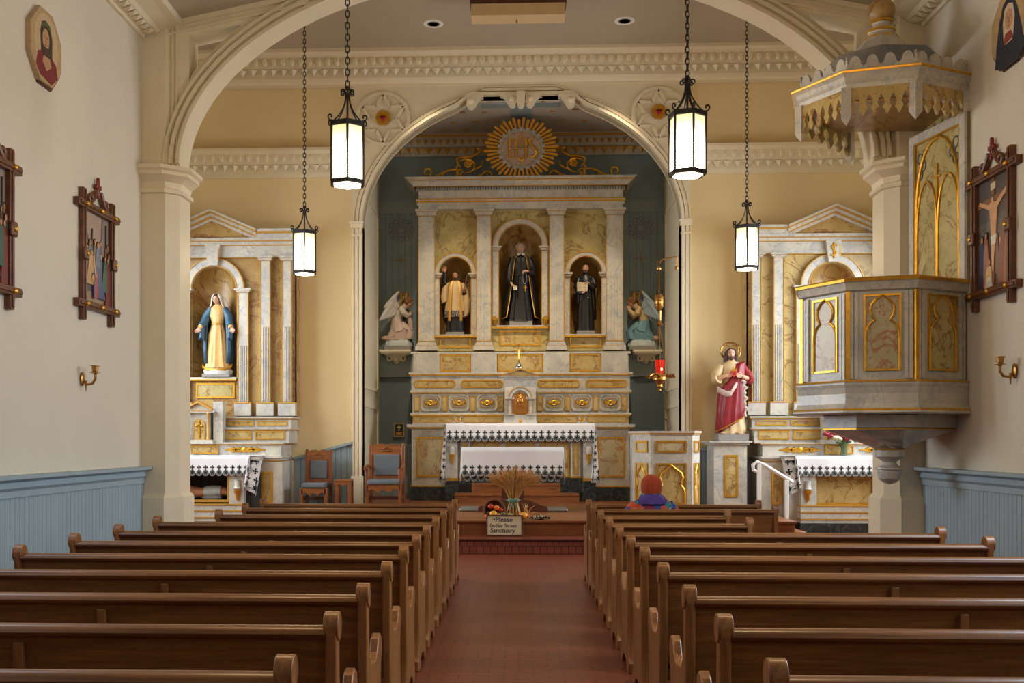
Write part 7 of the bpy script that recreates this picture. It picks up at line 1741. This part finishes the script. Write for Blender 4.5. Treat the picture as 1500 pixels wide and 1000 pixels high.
    for s in (-1, 1):                                             # wings: overlapping rows of feathers around a curved shoulder
        b = MB(); b.T = T0; yw = s*.10; spread = .05*s
        root_ = Vector((.03,yw,.78)); peak = Vector((.05 if s < 0 else .16,yw+spread,1.11)); 
        for layer, (nf, L0, L1, wd) in enumerate(((10,.26,.74,.032),(9,.18,.46,.03),(8,.1,.25,.03))):
            for i in range(nf):
                t = i/(nf-1); base = root_.lerp(peak, .25+.75*t)+Vector((-.02-.05*sin(pi*t),0,.0)); a = R(250-14*t) if layer == 0 else R(244-18*t)
                L = L0+(L1-L0)*t; d = Vector((cos(a), .06*s, sin(a))); tip = base+d*L; side = Vector((-d.z,0,d.x))*wd
                off = Vector((0,s*.016*layer+ (.004*i+.008*(i%2))*s,0)); mid = base+d*L*.7
                V = [base+side*.6+off, mid+side+off, tip+off, mid-side+off, base-side*.6+off]
                V2 = [v+Vector((0,.012*s,0)) for v in V]
                b.add([tuple(v) for v in V+V2], [(0,1,2,3,4),(9,8,7,6,5)]+[(q,(q+1)%5,(q+1)%5+5,q+5) for q in range(5)])
        wg = b.build('wing', M[feather], r, flat=True)
        b = MB(); b.T = T0; b.tube([tuple(root_+Vector((-.02,0,-.06))), tuple(root_.lerp(peak,.5)+Vector((.05,0,0))), tuple(peak+Vector((.0,0,.03))), tuple(peak+Vector((-.12,0,-.03)))], [.03,.04,.045,.02], 8, .6); b.build('gilt_edge', M['gold'], wg)
    return r
aL = corbel(557, 603, 'carved white corbel bracket on the slate wall, left of the high altar')
aR = corbel(926, 968, 'carved white corbel bracket on the slate wall, right of the high altar')
angel((aL[0]+.05, aL[1], aL[2]), 0, 1, 'kneeling angel in white and pink with pale wings, facing right', 'robepink', 'robewhite', 'featherw', 'cross')
angel((aR[0]-.09, aR[1], aR[2]), 0, -1, 'kneeling angel in teal skirt praying with blue grey wings, facing left', 'robeteal', 'robecream', 'featherb', 'pray')

# ---- recumbent figure in the left altar case
p = Pl(18.5, 315.5); z0 = Pl(18.2,315.5).z(734)+.003; x = XSL
r = thing('recumbent_statue', 'pale recumbent figure lying in the dark recess under the left side altar', 'statue', (x, 18.52, z0))
def sec(c, rz_, ry_, n=16): return [(c[0], c[1]+ry_*cos(2*pi*i/n), c[2]+rz_*sin(2*pi*i/n)) for i in range(n)]
b = MB(); b.loft([sec((x-.42,18.52,z0+.13),.07,.09), sec((x-.30,18.52,z0+.15),.11,.16), sec((x-.1,18.52,z0+.13),.09,.14), sec((x+.05,18.52,z0+.14),.1,.15), sec((x+.25,18.52,z0+.15),.085,.13), sec((x+.36,18.52,z0+.15),.075,.12), sec((x+.48,18.52,z0+.06),.045,.1)]); b.build('body', M['skin'], r)
b = MB(); b.loft([sec((x-.02,18.52,z0+.14),.105,.155), sec((x+.1,18.52,z0+.15),.115,.165), sec((x+.28,18.52,z0+.155),.1,.15)]); b.build('loincloth', M['rock'], r)
b = MB(); b.ball((x-.36,18.46,z0+.06), .09, (2.2,1,.6)); b.ball((x+.12,18.42,z0+.05), .07, (2.6,.7,.6)); b.build('pillow', M['plinth'], r)
head(r, TR(x-.5,18.52,z0+.17, 0, 1, R(-60), R(0)), 'skin', 'hairbrown', 'short', 'hairbrown', .085)

# ---- sacred heart medallions in the spandrels
for cx, cy, nm in ((562, 175, 'gilded medallion with a red heart on the arch spandrel, upper left'), (964, 166, 'gilded medallion with a red heart on the arch spandrel, upper right')):
    x, z = PX(cx, YB), PZ(cx, cy, YB); y1 = YB-.085
    r = thing('heart_medallion', nm, 'medallion', (x, y1, z-.14), 'heart medallions')
    b = MB()
    for i in range(18):
        a = 2*pi*i/18; q = .148
        pr = [(.05,-.010),(.12,-.022),(q,0),(.12,.022),(.05,.010)]
        b.prism([(x+u*cos(a)-v*sin(a), z+u*sin(a)+v*cos(a)) for u, v in pr], 'y', y1-.03, y1)
    b.build('gilt_rays', M['gold'], r, flat=True)
    b = MB(); P_ = [(0,-.075),(.03,-.045),(.055,-.01),(.055,.025),(.03,.042),(.006,.03),(0,.02)]; P_ = P_+[(-u, v) for u, v in P_[::-1][1:-1]]
    b.prism([(x+u, z+v) for u, v in P_], 'y', y1-.06, y1-.02); b.build('red_heart', M['red'], r, bevel=.01)
    b = MB(); b.tube([(x-.055,y1-.06,z+.01),(x,y1-.068,z+.0),(x+.055,y1-.06,z+.01)], .011, 6); b.build('thorn_band', M['eye'], r)

# ---- seated visitor
Yp_ = 11.33; px_ = PX(955, Yp_)
per = thing('person', 'person in rust red knit cap and colourful jacket seated in a pew, seen from behind', 'person', (px_, Yp_, .45))
me = bpy.data.meshes.new('body')
J = [(0,0,.56),(0,-.01,.72),(0,-.0,.90),(0,.02,.985),(0,.045,1.09),(0,.05,1.19),
     (-.17,0,.90),(-.22,.10,.68),(-.16,.32,.62),(.17,0,.90),(.22,.10,.68),(.16,.32,.62),
     (-.10,.06,.535),(-.12,.43,.52),(-.12,.45,.27),(-.12,.47,.06),(-.12,.58,.03),(.10,.06,.535),(.12,.43,.52),(.12,.45,.27),(.12,.47,.06),(.12,.58,.03)]
E = [(0,1),(1,2),(2,3),(3,4),(4,5),(2,6),(6,7),(7,8),(2,9),(9,10),(10,11),(0,12),(12,13),(13,14),(14,15),(15,16),(0,17),(17,18),(18,19),(19,20),(20,21)]
RR = [.15,.15,.13,.06,.095,.075,.075,.05,.035,.075,.05,.035,.095,.075,.06,.045,.035,.095,.075,.06,.045,.035]
me.from_pydata([Vector(j)*1.0 for j in J], E, []); body = bpy.data.objects.new('body', me); C.objects.link(body); body.parent = per; body.location = (0,0,-.45)
md = body.modifiers.new('skin', 'SKIN'); 
for i, v in enumerate(me.skin_vertices[0].data): v.radius = (RR[i], RR[i]*.85); v.use_root = (i == 0)
body.modifiers.new('sub', 'SUBSURF').levels = 2; body.modifiers['sub'].render_levels = 2; me.materials.append(M['skin'])
jm = NT('patchwork_jacket'); v = jm.map((9,9,14)); vo = jm.n('TexVoronoi'); vo.inputs['Scale'].default_value = 1.3; jm.l(v, vo.inputs['Vector']); sx = jm.n('SeparateColor'); jm.l(vo.outputs['Color'], sx.inputs[0])
q = jm.ramp(sx.outputs[0], [(0,lin('3a2a6a')),(.25,lin('c04a24')),(.42,lin('8a2038')),(.58,lin('2a4a8a')),(.75,lin('c86a2a')),(.9,lin('2f7a80')),(1,lin('4a2a70'))]); jm.m.node_tree.nodes[-1].color_ramp.interpolation = 'CONSTANT'; jm.base(q); jm.set(.85)
purple = paint('purple_hood', '4a3278', .85, .2, 25)
b = MB(); T = TR(px_, Yp_, 0); b.T = T
b.loft([fring(.48,.20,.16,0,0,.02,7), fring(.6,.205,.165,0,-.005,.03,7,1), fring(.75,.20,.155,0,-.01,.03,7,2), fring(.88,.21,.135,0,-.005,.015,7,2), fring(.95,.19,.115,0,.005,.01), fring(.99,.12,.09,0,.015), fring(1.01,.085,.08,0,.025)])
for s in (-1, 1): b.tube([(s*.16,0,.91),(s*.235,.02,.82),(s*.25,.11,.67),(s*.17,.31,.625)], [.075,.08,.07,.05], 14)
b.build('jacket', jm.m, per)
b = MB(); b.T = T; b.loft([fring(.93,.13,.06,0,-.10,.04,6), fring(.97,.15,.08,0,-.07,.05,6,1), fring(1.01,.125,.09,0,-.03,.04,6,2), fring(1.03,.09,.085,0,.02,.02,6)]); b.build('hood', purple, per)
b = MB(); b.T = T; b.tube([(.09*cos(2*pi*i/20),.035+.088*sin(2*pi*i/20),1.02) for i in range(20)], .022, 7, closed=True); b.build('dark_scarf', M['robeblack'], per)
km = paint('rust_knit', 'a8401f', .95, .15, 40, .5, 120)
b = MB(); b.T = T; b.loft([fring(1.03,.098,.108,0,.04,.015,16), fring(1.07,.108,.118,0,.042,.02,16), fring(1.13,.112,.122,0,.04,.02,16,.2), fring(1.18,.102,.112,0,.035,.02,16,.3), fring(1.215,.075,.085,-.005,.03,.03,8), fring(1.235,.035,.045,-.008,.025,.04,8), fring(1.24,.008,.01,-.008,.025)]); b.build('knit_cap', km, per)
b = MB(); b.T = T
for s in (-1, 1): b.tube([(s*.1,.0,.53),(s*.12,.43,.525),(s*.12,.46,.27),(s*.12,.47,.09)], [.1,.088,.072,.065], 12)
b.build('trousers', M['slatedark'], per)
b = MB(); b.T = T
for s in (-1, 1): b.loft([[(s*.12+rx*cos(t), yc+.06*0+ry*sin(t), z) for t in [2*pi*i/14 for i in range(14)]] for z, rx, ry, yc in ((0.002,.05,.13,.53),(.04,.05,.125,.53),(.07,.045,.08,.49),(.10,.045,.05,.47))])
b.build('shoes', M['robeblack'], per)
for s in (-1, 1): hand(per, T, (s*.16,.325,.622), (-s*.5,.8,-.15), (0,-.1,-1), 'skin', .17, .35, s)
